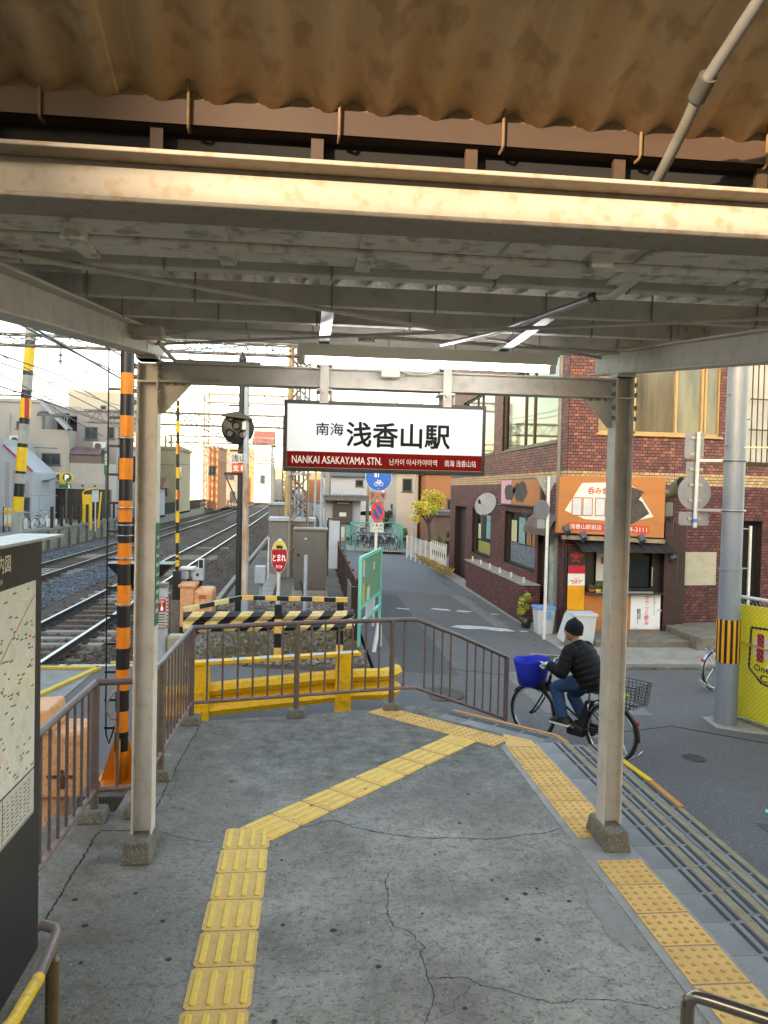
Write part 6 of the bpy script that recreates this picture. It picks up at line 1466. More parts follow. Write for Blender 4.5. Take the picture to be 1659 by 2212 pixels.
for (a, c) in ((6.45, 6.82), (6.95, 7.68)): MB().box(a, c, 16.52, 16.53, .30, 1.12).build('pane', M_glass_d if a > 6.9 else mat('pane behind notice', '#4e5450', rough=.15), sw_)
b = MB()
for (a, c, e, f) in ((6.12, 7.93, .20, .27), (6.12, 7.93, 1.22, 1.30), (6.12, 6.2, .27, 1.22), (6.84, 6.93, .27, 1.22), (7.72, 7.93, .27, 1.22)): b.box(a, c, 16.46, 16.6, e, f)
b.build('frame', M_bk, sw_, bev=.01)
MB().box(6.1, 7.9, 16.1, 16.5, .17, .20).build('counter', M_framd, sw_); MB().box(7.0, 7.6, 16.08, 16.14, .20, .24).build('steel_tray', M_sback, sw_); MB().box(6.3, 6.75, 16.08, 16.14, .20, .23).build('steel_tray', M_sback, sw_)
for i in range(9):
    x0_ = 5.85+.235*i; MB().hexa([(x0_, 15.75, 1.12), (x0_+.23, 15.75, 1.11), (x0_+.23, 15.77, 1.10), (x0_, 15.77, 1.11)], [(x0_+.02, 16.4, 1.36), (x0_+.25, 16.4, 1.35), (x0_+.25, 16.42, 1.34), (x0_+.02, 16.42, 1.35)]).build('awning_slat', mat('awning black', '#2d2e30', '#232426', scale=3, rough=.45), sw_)
MB().box(7.7, 7.73, 16.42, 16.46, .32, .75).build('handle', M_chrome, sw_)
pn = MB().box(6.45, 6.80, 16.50, 16.512, .42, 1.05).build('paper_notice', mat('paper white', '#c9c8c2', '#b9b8b2', scale=8, rough=.7), sw_); MB().box(6.55, 6.72, 16.495, 16.499, .80, .95).build('red_stamp', M_redp, pn)
MB().box(6.08, 7.88, 16.30, 16.45, -.66, .15).build('orange_front', mat('orange counter panel', '#b87238', '#a9652d', scale=2, rough=.55), sw_, bev=.01)
def pot(x, m, lab):
    t = empty('plant_pot', (x, 16.2, .2), lab, 'plant pot', 'small pots on the counter'); MB().lathe((x, 16.2, .2), [(.0, 0), (.05, 0), (.08, .07), (.07, .07), (0, .05)], 14).build('pot', m, t)
    b = MB(); 
    for _ in range(40): a = rnd.random()*6.28; r_ = rnd.uniform(0, .08); z = rnd.uniform(.27, .37); b.ell((x+r_*math.cos(a), 16.2+r_*math.sin(a), z), .02, .02, .012, 5, 3)
    b.build('leaves', mat('pot leaves', '#5d6b3a', '#46522c', scale=9, rough=.8), t)
pot(6.38, M_gye, 'small yellow plant pot on the serving counter'); pot(6.56, M_gye, 'second small yellow pot on the counter beside the canopy post'); pot(6.24, mat('terracotta', '#9a4a30', rough=.7), 'small terracotta pot at the end of the serving counter'); pot(6.74, M_redp, 'small red plant pot on the serving counter')
po = empty('poster', (7.5, 16.28, -.3), 'white paper poster with pink vertical lettering taped to the orange counter', 'poster')
MB().box(7.18, 7.86, 16.285, 16.296, -.62, .17).build('sheet', mat('poster sheet', '#dfe1e2', '#d3d6d8', scale=3, rough=.6), po)
text('lettering', 'サクッと飲み', (7.55, 16.284, -.20), .105, .66, mat('poster pink', '#d8406c', rough=.6), po, bold=.02, vertical=True); text('lettering', '歓迎！', (7.37, 16.284, -.33), .095, .34, M_ink, po, bold=.01, vertical=True); text('lettering', 'お気軽にどうぞ', (7.72, 16.284, -.10), .04, .42, M_scr, po, vertical=True)
for (x, z) in ((7.2, .16), (7.5, .165), (7.84, -.2), (7.3, -.61), (7.8, -.61)): MB().box(x-.05, x+.05, 16.281, 16.2835, z-.02, z+.02).build('blue_tape', mat('tape light blue', '#8fb8d8', rough=.5), po)
bn = empty('beer_banner', (5.9, 16.2, -.2), 'tall narrow beer banner in black, red and amber beside the serving window', 'banner')
bx0, bx1 = 5.72, 6.10
MB().box(bx0, bx1, 16.25, 16.26, .78, 1.15).build('black_field', M_bk, bn); MB().box(bx0, bx1, 16.25, 16.26, .60, .779).build('red_field', mat('banner red', '#b01530', rough=.6), bn); MB().box(bx0, bx1, 16.25, 16.26, .34, .599).build('foam_field', mat('banner foam', '#d9d8d0', rough=.6), bn); MB().box(bx0, bx1, 16.25, 16.26, -.20, .339).build('beer_field', mat('banner amber', '#e8a712', '#c97f0a', scale=2.5, amt=.4, rough=.5), bn)
text('lettering', '"DRY"', (5.91, 16.25, .98), .29, .085, mat('banner red ink', '#d2182c', rough=.5), bn, bold=.02); text('lettering', '"DRY"', (5.91, 16.25, .42), .27, .08, MATS['banner red ink'], bn, bold=.02); text('lettering', 'SUPER', (5.91, 16.25, 1.06), .13, .03, MATS['banner red ink'], bn); text('lettering', 'SUPER', (5.91, 16.25, .49), .12, .03, MATS['banner red ink'], bn)
b = MB(); b.bar((5.80, 16.247, .86), (5.90, 16.247, .91), .003, .015); b.bar((5.90, 16.247, .91), (5.98, 16.247, .85), .003, .015); b.build('emblem', MATS['banner red ink'], bn)
ap = MB().box(8.16, 8.27, 16.36, 16.375, .30, 1.0).build('address_plate', mat('enamel teal', '#0f7a62', '#0d6b56', scale=4, rough=.35), label='narrow green enamel address plate on the brown pillar', cat='sign plate')
text('lettering', '北清水町三丁', (8.215, 16.36, .72), .06, .40, M_wink, ap, vertical=True); text('lettering', '6', (8.215, 16.36, .46), .05, .06, M_wink, ap)
du = empty('exhaust_duct', (7.95, 16.2, 2.4), 'grey exhaust duct elbow sticking out of the orange sign', 'duct'); M_du = mat('duct grey', '#6f726c', '#5c5f59', scale=4, rough=.5, metal=.3)
MB().tube([(7.82, 16.35, 2.42), (7.98, 16.32, 2.42), (8.08, 16.2, 2.50), (8.13, 15.98, 2.60)], [.13, .14, .15, .17], 18, cap=False).build('elbow', M_du, du); MB().tube([(8.13+.17*math.cos(a)*.9, 15.98+.05*math.sin(a), 2.60+.165*math.sin(a)) for a in [6.283*i/20 for i in range(20)]], .012, 6, closed=True).build('collar', M_du, du)
MB().box(7.86, 8.05, 16.2, 16.45, 1.88, 2.2).build('fan_box', M_du, du, bev=.03); MB().tube([(8.1, 16.3, 2.2), (8.12, 16.3, 1.5), (7.95, 16.3, 1.42)], .03, 8).build('pipe', M_brown, du)
def bin_(name, x, y, z, w, d, h, m, mr, lab, open_=False):
    t = empty(name, (x, y, z), lab, 'bin')
    MB().hexa([(x-w*.40, y-d*.40, z), (x+w*.40, y-d*.40, z), (x+w*.40, y+d*.40, z), (x-w*.40, y+d*.40, z)], [(x-w/2, y-d/2, z+h), (x+w/2, y-d/2, z+h), (x+w/2, y+d/2, z+h), (x-w/2, y+d/2, z+h)]).build('body', m, t, bev=.015)
    b = MB(); b.box(x-w*.54, x+w*.54, y-d*.54, y+d*.54, z+h-.05, z+h+.012); b.build('rim', mr, t, bev=.012)
    if open_: MB().hexa([(x-w*.5-.22, y-d*.45, z+.10), (x-w*.5-.20, y-d*.45, z+.07), (x-w*.5-.20, y+d*.45, z+.07), (x-w*.5-.22, y+d*.45, z+.10)], [(x-w*.5-.05, y-d*.5, z+h-.02), (x-w*.5-.01, y-d*.5, z+h-.06), (x-w*.5-.01, y+d*.5, z+h-.06), (x-w*.5-.05, y+d*.5, z+h-.02)]).build('open_lid', mr, t, bev=.01)
    return t
M_bing = mat('bin grey white', '#c3c7c8', '#b3b7b8', scale=3, rough=.5); M_binb = mat('bin blue lid', '#6f9fcf', '#6292c2', scale=3, rough=.5)
bin_('waste_bin', 5.78, 15.5, -.80, .50, .42, .66, M_bing, M_bing, 'white plastic waste bin with its lid hanging open behind the cyclist', True)
bb2 = bin_('waste_bin', 5.36, 16.75, -.80, .42, .40, .60, M_bing, M_binb, 'pale waste bin with a blue lid beside the sign post'); MB().box(5.33, 5.46, 16.52, 16.54, -.45, -.28).build('blue_label', M_binb, bb2)
# lane side: sign, awning, dish, plant
ls_ = empty('lane_shop_sign', (5.6, LY(20.3), LZ(2.0)), 'faded pink and orange shop sign with scraped dark patches on the lane side', 'shop sign')
MB().box(5.62, 5.71, LY(18.45), LY(22.35), LZ(1.97), LZ(2.74)).build('frame', M_framd, ls_, bev=.01)
lx = dict(ax=(0, -1, 0), ay=(0, 0, 1))
plate('orange_field', (5.62, LY(19.85), LZ(2.36)), 2.6, .66, M_so, ls_, off=.004, **lx); plate('pink_field', (5.62, LY(21.75), LZ(2.36)), 1.08, .66, mat('faded pink print', '#d6a7b4', '#c996a4', scale=4, rough=.6), ls_, off=.004, **lx)
for (yc, r1, r2, m_) in ((21.4, .62, .24, 'scraped dark'), (20.3, .72, .30, 'scraped dark')):
    MB().add([(5.611, LY(yc)+r1*math.cos(6.283*i/22)*rnd.uniform(.75, 1.1), LZ(2.36)+r2*math.sin(6.283*i/22)*rnd.uniform(.75, 1.1)) for i in range(22)], [tuple(range(22))]).build('scraped_patch', mat(m_, '#3b3833', '#57534b', scale=5, amt=.5, rough=.85), ls_, fix=False)
text('lettering', '浅香山駅前店', (5.612, LY(18.75), LZ(2.36)), .12, .55, mat('strip red text', '#c83a2a', rough=.5), ls_, vertical=True, **lx)
aw = empty('lane_awning', (5.5, LY(17.6), LZ(1.4)), 'weathered brown awning over the eatery door on the lane side', 'awning'); M_aw = mat('awning brown', '#4b3833', '#6b5a52', scale=3, amt=.45, rough=.75)
pr_ = [(5.72, 1.86), (5.62, 1.83), (5.47, 1.70), (5.38, 1.52), (5.36, 1.36), (5.39, 1.36), (5.42, 1.50), (5.50, 1.66), (5.64, 1.79), (5.72, 1.82)]
MB().prism([(x, LY(16.95), LZ(z)) for x, z in pr_], (0, 2.0, 0)).build('canopy', M_aw, aw)
for y in (16.95, 18.95): MB().prism([(5.72, LY(y), LZ(1.85)), (5.47, LY(y), LZ(1.69)), (5.37, LY(y), LZ(1.38)), (5.72, LY(y), LZ(1.38))], (0, .02, 0)).build('side_panel', M_aw, aw)
ds = empty('satellite_dish', (5.5, LY(23.0), LZ(1.9)), 'pale grey satellite dish on a wall arm above the lane', 'satellite dish'); M_ds = mat('dish grey', '#8f9396', '#7f8386', scale=3, rough=.5)
b = MB(); c_ = Vector((5.35, LY(23.0), LZ(1.95))); nd_ = Vector((-.62, -.62, .35)).normalized(); a_ = nd_.orthogonal().normalized(); b2 = nd_.cross(a_); n = 28; rings = []
for i in range(7): r_ = .36*i/6; rings.append([c_+nd_*(r_*r_*.55)+(a_*math.cos(t)+b2*math.sin(t))*max(r_, .002) for t in [6.283*j/n for j in range(n)]])
b.add([v for g in rings for v in g], [(i*n+j, i*n+(j+1) % n, (i+1)*n+(j+1) % n, (i+1)*n+j) for i in range(6) for j in range(n)], 0, True); o = b.build('reflector', M_ds, ds, fix=False); o.modifiers.new('t', 'SOLIDIFY').thickness = .012
MB().tube([c_-b2*.0+Vector((0, 0, -.34)), c_+nd_*.3+Vector((0, 0, -.32)), c_+nd_*.42+Vector((0, 0, -.1))], .014, 7).build('feed_arm', M_wh, ds); MB().cyl(c_+nd_*.40+Vector((0, 0, -.1)), c_+nd_*.46+Vector((0, 0, -.02)), .04, n=10).build('feed_horn', M_bk, ds); MB().tube([c_, (5.55, LY(22.9), LZ(1.97)), (5.72, LY(22.8), LZ(1.98))], .022, 8).build('wall_arm', M_galv, ds)

# ------------------------------------------------------------------ background helpers
M_win = mat('far window glass', '#59636a', '#414a50', scale=.7, rough=.08, metal=.6); M_wfr = mat('far window frame', '#5b5650', '#4a4640', scale=3, rough=.5)
def fwin(par, x0, x1, z0, z1, y, split=True, m=None, dirx=False):
    """window on a wall facing -Y (or +X when dirx: then x means y and y means x)"""
    bx = (lambda a, c, e, f, o0, o1: MB().box(a, c, y-o1, y-o0, e, f)) if not dirx else (lambda a, c, e, f, o0, o1: MB().box(y+o0, y+o1, a, c, e, f))
    w = bx(x0, x1, z0, z1, -.05, .03).build('window', M_wfr, par); t = .06; xm = (x0+x1)/2
    for a, c in (((x0+t, xm-t/2), (xm+t/2, x1-t)) if split else ((x0+t, x1-t),)): bx(a, c, z0+t, z1-t, .031, .04).build('pane', m or M_win, w)
    bx(x0-.05, x1+.05, z0-.06, z0, -.05, .08).build('sill', M_wfr, w)
def house(name, label, x0, x1, y0, y1, z0, z1, m, wins=(), cat='house', roof=None, m_roof=None, group=None, side=()):
    t = empty(name, ((x0+x1)/2, y0, z0), label, cat, group)
    MB().box(x0, x1, y0, y1, z0, z1).build('wall', m, t)
    for w in wins: fwin(t, *w, y0, split=(w[1]-w[0] > .9))
    for w in side: fwin(t, *w, x1, split=True, dirx=True)
    mr = m_roof or m
    if roof == 'flat': MB().box(x0-.12, x1+.12, y0-.12, y1+.12, z1, z1+.22).build('parapet', mr, t)
    elif roof == 'gable_y': MB().prism([(x0-.35, y0-.4, z1-.05), ((x0+x1)/2, y0-.4, z1+(x1-x0)*.24), (x1+.35, y0-.4, z1-.05), (x1+.35, y0-.4, z1-.2), ((x0+x1)/2, y0-.4, z1+(x1-x0)*.24-.15), (x0-.35, y0-.4, z1-.2)][:3], (0, y1-y0+.8, 0)).build('roof', mr, t)
    elif roof == 'gable_x': MB().prism([(x0-.4, y0-.45, z1-.05), (x0-.4, (y0+y1)/2, z1+(y1-y0)*.24), (x0-.4, y1+.45, z1-.05)], (x1-x0+.8, 0, 0)).build('roof', mr, t)
    return t
W_ = lambda c1, c2, nm: mat(nm, c1, c2, scale=.8, amt=.3, rough=.85, speck=c2, sscale=8, samt=.3)
M_apt = W_('#b5aca4', '#a79e96', 'apartment stucco'); M_apt2 = W_('#a19893', '#918883', 'apartment stucco darker'); M_pent = W_('#b3aea1', '#a39e91', 'penthouse stucco'); M_whb = W_('#a9acb0', '#999da2', 'white stucco'); M_crm = W_('#a3957a', '#94866c', 'cream stucco')
M_tile = mat('grey roof tile', '#6b6a6b', '#565556', scale=6, rough=.7, bump=.5, bscale=9); M_rtile = mat('brown roof tile', '#7a4a3e', '#663c33', scale=6, rough=.7, bump=.5, bscale=9)
M_orw = W_('#a5704c', '#966442', 'orange stucco'); M_gyw = W_('#8f9097', '#82838a', 'blue grey siding'); M_teal = mat('teal paint', '#3f9c88', '#348874', scale=4, rough=.5); M_shut = mat('dark brown shutter', '#4a423c', '#3c3530', scale=1, rough=.5, stretch=(.2, 1, 14), bump=.4, bscale=10)

# ------------------------------------------------------------------ apartments beyond the tracks
ab = empty('apartment_building', (-15, 50, 0), 'grey beige three storey apartment building with outdoor stairs beyond the tracks', 'building')
MB().box(-24, -16.5, 50, 60, -.2, 7.3).build('wall', M_apt, ab); MB().box(-16.5, -14.8, 50, 60, -.2, 5.66).build('wall', M_apt, ab); MB().box(-16.5, -14.8, 52.2, 60, 5.66, 7.3).build('balcony_back_wall', M_apt2, ab)
MB().box(-14.8, -12.3, 51.5, 60, -.2, 7.0).build('wall', M_apt2, ab); MB().box(-14.8, -12.3, 50.0, 51.5, -.2, 3.6).build('lower_wall', M_apt, ab); MB().box(-16.4, -12.6, 55, 62, 7.0, 8.8).build('penthouse', M_pent, ab); MB().box(-24, -12.3, 60, 66, -.2, 8.4).build('rear_wall', M_apt, ab)
MB().box(-24.1, -16.4, 49.9, 60, 7.3, 7.5).build('parapet', M_pent, ab); MB().box(-14.9, -12.2, 51.4, 60, 7.0, 7.15).build('parapet', M_pent, ab)
for w in ((-18.0, -17.28, 5.66, 6.11), (-16.47, -15.35, 3.46, 4.18), (-19.6, -18.6, 3.4, 4.2)): fwin(ab, *w, 50)
fwin(ab, -14.25, -13.86, 7.25, 7.75, 55, False); fwin(ab, -12.9, -12.45, 5.3, 6.05, 51.5, False)
for w in ((-20.6, -19.9, 5.6, 6.2), (-14.3, -13.5, 5.2, 6.0), (-19.4, -18.6, .5, 1.7), (-17.9, -17.0, .5, 1.7)): fwin(ab, *w, 51.5 if w[0] == -14.3 else 50)
for (x, y, z) in ((-17.9, 49.9, 4.9), (-15.2, 49.9, 2.7), (-13.3, 51.4, 4.75), (-16.9, 49.9, 2.6)):
    MB().box(x-.4, x+.4, y-.3, y, z-.28, z+.28).build('air_conditioner', M_wh, ab, bev=.02); MB().cyl((x-.08, y-.31, z), (x-.08, y-.3, z), .2, n=16).build('fan_grille', M_wfr, ab); MB().cyl((x+.3, y-.05, z-.28), (x+.3, y-.05, z-1.6), .03, n=6).build('coolant_pipe', M_whb, ab)
for i in range(4): fwin(ab, 52+i*1.9, 53.1+i*1.9, 5.0, 6.1, -12.3, dirx=True)
MB().box(-16.2, -14.9, 52.15, 52.2, 5.7, 6.7).build('balcony_door', M_glass_d, ab); MB().box(-16.45, -14.85, 50.0, 50.06, 6.6, 6.68).build('balcony_beam', M_wfr, ab)
for x in (-16.4, -15.6, -14.9): MB().box(x, x+.05, 50.02, 50.07, 5.66, 6.65).build('balcony_post', M_wfr, ab)
b = MB(); pts = [(50.0+.0, 6.75)]+[(50-.9*math.sin(R(a)), 6.75-.35*(1-math.cos(R(a)))) for a in (20, 45, 70, 90)]
for (y0, z0), (y1, z1) in zip(pts, pts[1:]): b.hexa([(-16.5, y0, z0), (-14.8, y0, z0), (-14.8, y1, z1), (-16.5, y1, z1)], [(-16.5, y0, z0+.03), (-14.8, y0, z0+.03), (-14.8, y1, z1+.03), (-16.5, y1, z1+.03)])
b.build('curved_awning', mat('smoked awning', '#5d534f', '#4a423f', scale=2, rough=.35), ab)
b = MB(); pts = [(51.4, 4.65)]+[(51.4-1.5*math.sin(R(a)), 4.65-.5*(1-math.cos(R(a)))) for a in (20, 45, 70, 90)]
for (y0, z0), (y1, z1) in zip(pts, pts[1:]): b.hexa([(-14.75, y0, z0), (-12.9, y0, z0), (-12.9, y1, z1), (-14.75, y1, z1)], [(-14.75, y0, z0+.03), (-12.9, y0, z0+.03), (-12.9, y1, z1+.03), (-14.75, y1, z1+.03)])
b.build('curved_awning', mat('plum awning', '#6f5a5f', '#57464a', scale=2, rough=.3), ab); MB().box(-14.75, -12.9, 50.0, 50.05, 3.6, 4.1).build('balcony_screen', mat('brown slats', '#7a6660', '#67554f', scale=2, rough=.7, stretch=(.2, 1, 9)), ab)
for i in range(11):
    t_ = i/10; x = lerp(-16.25, -14.75, t_); z = lerp(7.35, 5.75, t_); MB().box(x-.10, x+.10, 49.2, 50.0, z-.05, z).build('stair_tread', M_whb, ab); MB().box(x-.015, x+.015, 49.2, 49.24, z, z+.55).build('stair_baluster', M_whb, ab)
for y_ in (49.2, 49.95): MB().bar((-16.3, y_, 7.28), (-14.7, y_, 5.66), .05, .22).build('stair_stringer', M_whb, ab)
MB().bar((-16.3, 49.22, 7.95), (-14.7, 49.22, 6.3), .04, .05).build('stair_handrail', M_whb, ab)
MB().box(-16.4, -12.2, 49.6, 49.95, .2, 1.98).build('ground_floor_shutter', mat('dark shutter', '#4a3f38', '#3a312c', scale=1, rough=.6, stretch=(7, 1, .2)), ab); MB().box(-16.5, -12.2, 49.5, 50, 1.98, 2.35).build('fascia', M_apt, ab)
for i in range(4): MB().cyl((-14.6+.75*i, 49.45, 2.2), (-14.6+.75*i, 49.5, 2.2), .07, n=10).build('vent_cap', M_wfr, ab)
MB().cyl((-18.4, 49.9, 0), (-18.4, 49.9, 6.6), .05, n=8).build('drain_pipe', M_pent, ab); MB().cyl((-14.85, 49.9, 0), (-14.85, 49.9, 5.5), .05, n=8).build('drain_pipe', M_pent, ab)
for i, (x, y, z, lab) in enumerate(((-19.3, 55, 9.6, 'television aerial on the apartment roof nearest the picture edge'), (-17.5, 55, 9.2, 'television aerial on the apartment roof beside the banded pole'), (-15.6, 56, 10.2, 'television aerial over the apartment penthouse'))):
    b = MB(); b.cyl((x, y, 7.2), (x, y, z+.4), .025, n=6); 
    for k in range(4): b.bar((x-.28+.05*k, y-.3+.2*k, z), (x+.28-.05*k, y-.3+.2*k, z), .025, .025)
    b.bar((x, y-.35, z), (x, y+.35, z), .025, .025); b.build('roof_aerial', mat('aerial grey', '#6f6f78', rough=.6), label=lab, cat='aerial', group='roof aerials')
# white building with a sloping stair wall at the left edge
wb = empty('white_building', (-16.6, 44, 0), 'white building with a red edged sloping stair wall at the picture edge', 'building')
MB().box(-24, -16.5, 44, 49, -.2, 4.7).build('wall', M_whb, wb); MB().prism([(-16.5, 44, -.2), (-15.0, 44, -.2), (-15.0, 44, 2.9), (-16.5, 44, 4.3)], (0, 4, 0)).build('stair_wall', M_whb, wb); MB().bar((-16.5, 43.95, 4.35), (-14.95, 43.95, 2.93), .12, .07).build('red_coping', M_redp, wb)
MB().prism([(-16.0, 43.98, 1.4), (-15.15, 43.98, 1.4), (-15.15, 43.98, 2.3), (-16.0, 43.98, 3.05)], (0, .015, 0)).build('stair_underside', M_apt2, wb); MB().box(-16.4, -16.2, 43.98, 44, .2, 3.4).build('slot_window', M_apt2, wb)
fwin(wb, -15.9, -15.1, .3, 1.5, 44); fwin(wb, -17.4, -16.7, .6, 1.6, 44)
ca = empty('entrance_canopy', (-14.8, 46, 2.4), 'white curved entrance canopy beside the parking sign', 'canopy'); MB().hexa([(-15.4, 45.6, 2.35), (-14.2, 45.6, 2.60), (-14.2, 47, 2.68), (-15.4, 47, 2.45)], [(-15.4, 45.6, 2.38), (-14.2, 45.6, 2.63), (-14.2, 47, 2.72), (-15.4, 47, 2.49)]).build('sheet', M_whb, ca); MB().tube([(-15.4, 45.6, 2.34), (-14.8, 45.6, 2.42), (-14.2, 45.6, 2.6)], .03, 6).build('edge_bar', M_wfr, ca)
# parking sign
ps = empty('parking_sign', (-13.8, 46, 0), 'yellow parking sign with a white P on a green disc', 'parking sign')
MB().cyl((-13.8, 46.1, -.2), (-13.8, 46.1, 2.9), .05, n=10).build('post', M_wfr, ps)
MB().prism([(-14.17, 45.98, 2.35), (-13.75, 45.98, 2.35)]+[(-13.72+.3*math.cos(R(a)), 45.98, 2.64+.3*math.sin(R(a))) for a in range(-90, 91, 15)]+[(-14.17, 45.98, 2.94)], (0, .1, 0)).build('panel', mat('sign amber', '#e8b422', '#d8a318', scale=4, rough=.5), ps)
MB().disc((-13.74, 45.975, 2.65), .25, (0, -1, 0), n=28, t=.01).build('green_disc', mat('sign green', '#17683f', '#145a36', scale=3, rough=.5), ps); text('lettering', 'P', (-13.74, 45.962, 2.65), .2, .3, M_wink, ps, bold=.05)
gp = MB().box(-14.17, -13.5, 45.97, 46.02, 2.05, 2.24).build('green_plate', MATS['sign green'], ps); text('lettering', '2', (-13.62, 45.968, 2.145), .12, .15, M_wink, gp, bold=.04)
gs = empty('green_shop_sign', (-11.56, 46, 2.9), 'tall green vertical shop sign near the apartments', 'sign'); MB().box(-11.66, -11.46, 45.9, 46.1, 2.9, 4.2).build('panel', MATS['sign green'], gs); MB().cyl((-11.56, 46, -.2), (-11.56, 46, 2.9), .05, n=8).build('post', M_wfr, gs)
text('lettering', 'メガネ', (-11.56, 45.9, 3.75), .15, .7, M_wink, gs, vertical=True)
# parking gate things
t = empty('parking_gate', (-11.5, 42, -.1), 'yellow parking gate machine with a raised arm', 'gate'); MB().box(-11.72, -11.33, 41.9, 42.3, -.15, 1.75).build('housing', M_gye, t, bev=.03); MB().tube([(-11.7, 41.95, 1.2), (-11.72, 41.95, 1.85), (-11.6, 41.95, 1.98), (-10.9, 41.95, 2.12)], .04, 8).build('arm', M_gye, t)
t = empty('white_notice', (-11.1, 42.2, 0), 'pale blue white notice board on a post beside the parking gate', 'sign'); MB().box(-11.3, -10.96, 42.1, 42.14, 1.37, 2.0).build('panel', mat('pale notice', '#b9c9d6', '#abbccb', scale=3, rough=.5), t); MB().cyl((-11.13, 42.17, -.2), (-11.13, 42.17, 1.4), .03, n=8).build('post', M_wh, t)
MB().cyl((-10.93, 42, .0), (-10.80, 42, 1.9), .045, n=10).build('yellow_pole', M_gye, label='slim leaning yellow pole between the parking gate and the tracks', cat='pole')
t = empty('display_stand', (-14.35, 39, .1), 'yellow and white display stand beside the rental bicycles', 'sign stand'); MB().box(-14.58, -14.11, 38.9, 38.96, .2, 1.06).build('panel', M_wh, t); MB().box(-14.55, -14.14, 38.885, 38.9, .75, 1.02).build('yellow_print', M_gye, t); MB().box(-14.55, -14.14, 38.885, 38.9, .22, .34).build('yellow_print', M_gye, t); MB().box(-14.52, -14.17, 38.885, 38.9, .40, .70).build('photo_print', M_fly[0], t)
for x in (-14.58, -14.11): MB().box(x-.03, x+.03, 38.9, 39.0, -.15, 1.1).build('leg', M_bk, t)
ra = empty('rental_bicycle_rack', (-13.3, 40.5, -.1), 'row of white docking stands for rental bicycles', 'bicycle rack')
MB().box(-14.6, -12.2, 40.3, 40.5, -.12, -.02).build('base_rail', M_wh, ra)
for i in range(6): x = -14.1+.36*i; MB().prism([(x, 40.2, -.02), (x, 40.5, -.02), (x, 40.45, .5), (x, 40.32, .5)], (.12, 0, 0)).build('dock', M_wh, ra)
fnc = empty('parking_fence', (-12.6, 37, .2), 'grey pipe fence in front of the rental bicycles', 'fence')
for i in range(6): MB().cyl((-15.5+.72*i, 38.0, -.3), (-15.5+.72*i, 38.0, 1.75), .022, n=8).build('post', M_galv, fnc)
MB().cyl((-15.6, 38.0, 1.72), (-11.8, 38.0, 1.72), .02, n=8).build('rail', M_galv, fnc); MB().cyl((-15.6, 38.0, .9), (-11.8, 38.0, .9), .015, n=8).build('rail', M_galv, fnc)
b1 = place(bicycle('rental_bicycle', 'white rental bicycle docked beside the banded pole', 'rental bicycles', M_wh, detail=False), (-13.2, 40.2, -.12), R(70))
copy_tree(b1, loc=(-14.4, 40.4, -.12), rz=R(75), label='white rental bicycle half hidden behind the display stand', group='rental bicycles')
# retaining wall and dark slat fence along the far track
rw = empty('retaining_wall', (-11.4, 40, -.5), 'mossy concrete retaining wall along the far track', 'wall')
M_rw = mat('old wall concrete', '#8b8578', '#5f5a50', scale=2.5, amt=.5, rough=.95, bump=.5, bscale=14, detail=9)
for i in range(20):
    y0 = 22+1.5*i; MB().box(-11.75, -11.4, y0+.02, y0+1.48, -.7, .18+.0*i).build('wall_panel', M_rw, rw); MB().box(-11.4, -11.28, y0-.08, y0+.08, -.7, .15).build('pilaster', M_rw, rw)
MB().box(-11.9, -11.35, 22, 52, .185, .30).build('coping', M_rw, rw)
for i in range(12): y = 36+1.4*i; MB().box(-11.45, -11.33, y-.06, y+.06, .30, 1.25).build('fence_stub', mat('sleeper fence dark', '#2f2b29', '#3c3734', scale=3, rough=.9), rw)
sf = empty('slat_fence', (-10.9, 80, -.2), 'dark upright slat fence on a low wall beside the far track', 'fence')
MB().box(-11.3, -10.9, 53, 120, -.6, .05).build('low_wall', M_rw, sf)
for i in range(150): y = 53+.3*i*(1+i*.0035); MB().box(-11.02, -10.95, y, y+.17, .05, .95+rnd.uniform(-.03, .03)).build('slat', MATS['sleeper fence dark'], sf)
MB().box(-11.06, -11.02, 53, 120, .3, .4).build('rail', MATS['sleeper fence dark'], sf); MB().box(-11.06, -11.02, 53, 120, .75, .85).build('rail', MATS['sleeper fence dark'], sf)
# banded leaning pole
bp = empty('banded_pole', (-11.2, 33, -.4), 'leaning grey pole with yellow, black and red warning bands beyond the far track', 'pole')
P0, P1 = Vector((-11.93, 33, -.5)), Vector((-11.38, 33, 9.3))
bands = [(150, 195, 'y'), (195, 215, 'k'), (215, 400, 'g'), (400, 485, 'k'), (485, 755, 'y'), (755, 805, 'k'), (805, 980, 'g'), (980, 1075, 'k'), (1075, 1305, 'r'), (1305, 1375, 'k'), (1375, 1605, 'g'), (1605, 1650, 'k'), (1650, 1930, 'y'), (1930, 1960, 'k'), (1960, 2075, 'g'), (2075, 2230, 'k'), (2230, 2400, 'y')]
yz = lambda y: 2.32-((1250+y/3.16)*.5486-1043.5)/1661*33*1.013
M_gr = mat('pole grey', '#a8a8a0', '#8f8f88', scale=3, rough=.8); XP = lambda z: -11.87+.062*z
MB().cyl((XP(-.5), 33, -.5), (XP(yz(2400)), 33, yz(2400)), .21, n=18).build('shaft', M_gr, bp); MB().cyl((XP(yz(150)), 33, yz(150)), (XP(10.5), 33, 10.5), .2, n=18).build('shaft', M_gr, bp)
for a, c, k_ in bands:
    za, zc = yz(a), yz(c); MB().cyl((XP(zc), 33, zc), (XP(za), 33, za), .205, n=18).build({'y': 'yellow_band', 'k': 'black_band', 'g': 'grey_band', 'r': 'yellow_band'}[k_], {'y': M_gye, 'k': M_bk, 'g': M_gr, 'r': M_gye}[k_], bp)
    if k_ == 'r': MB().box(XP(za)+.02, XP(za)+.2, 32.77, 32.8, zc, za).build('red_reflector', M_redp, bp)
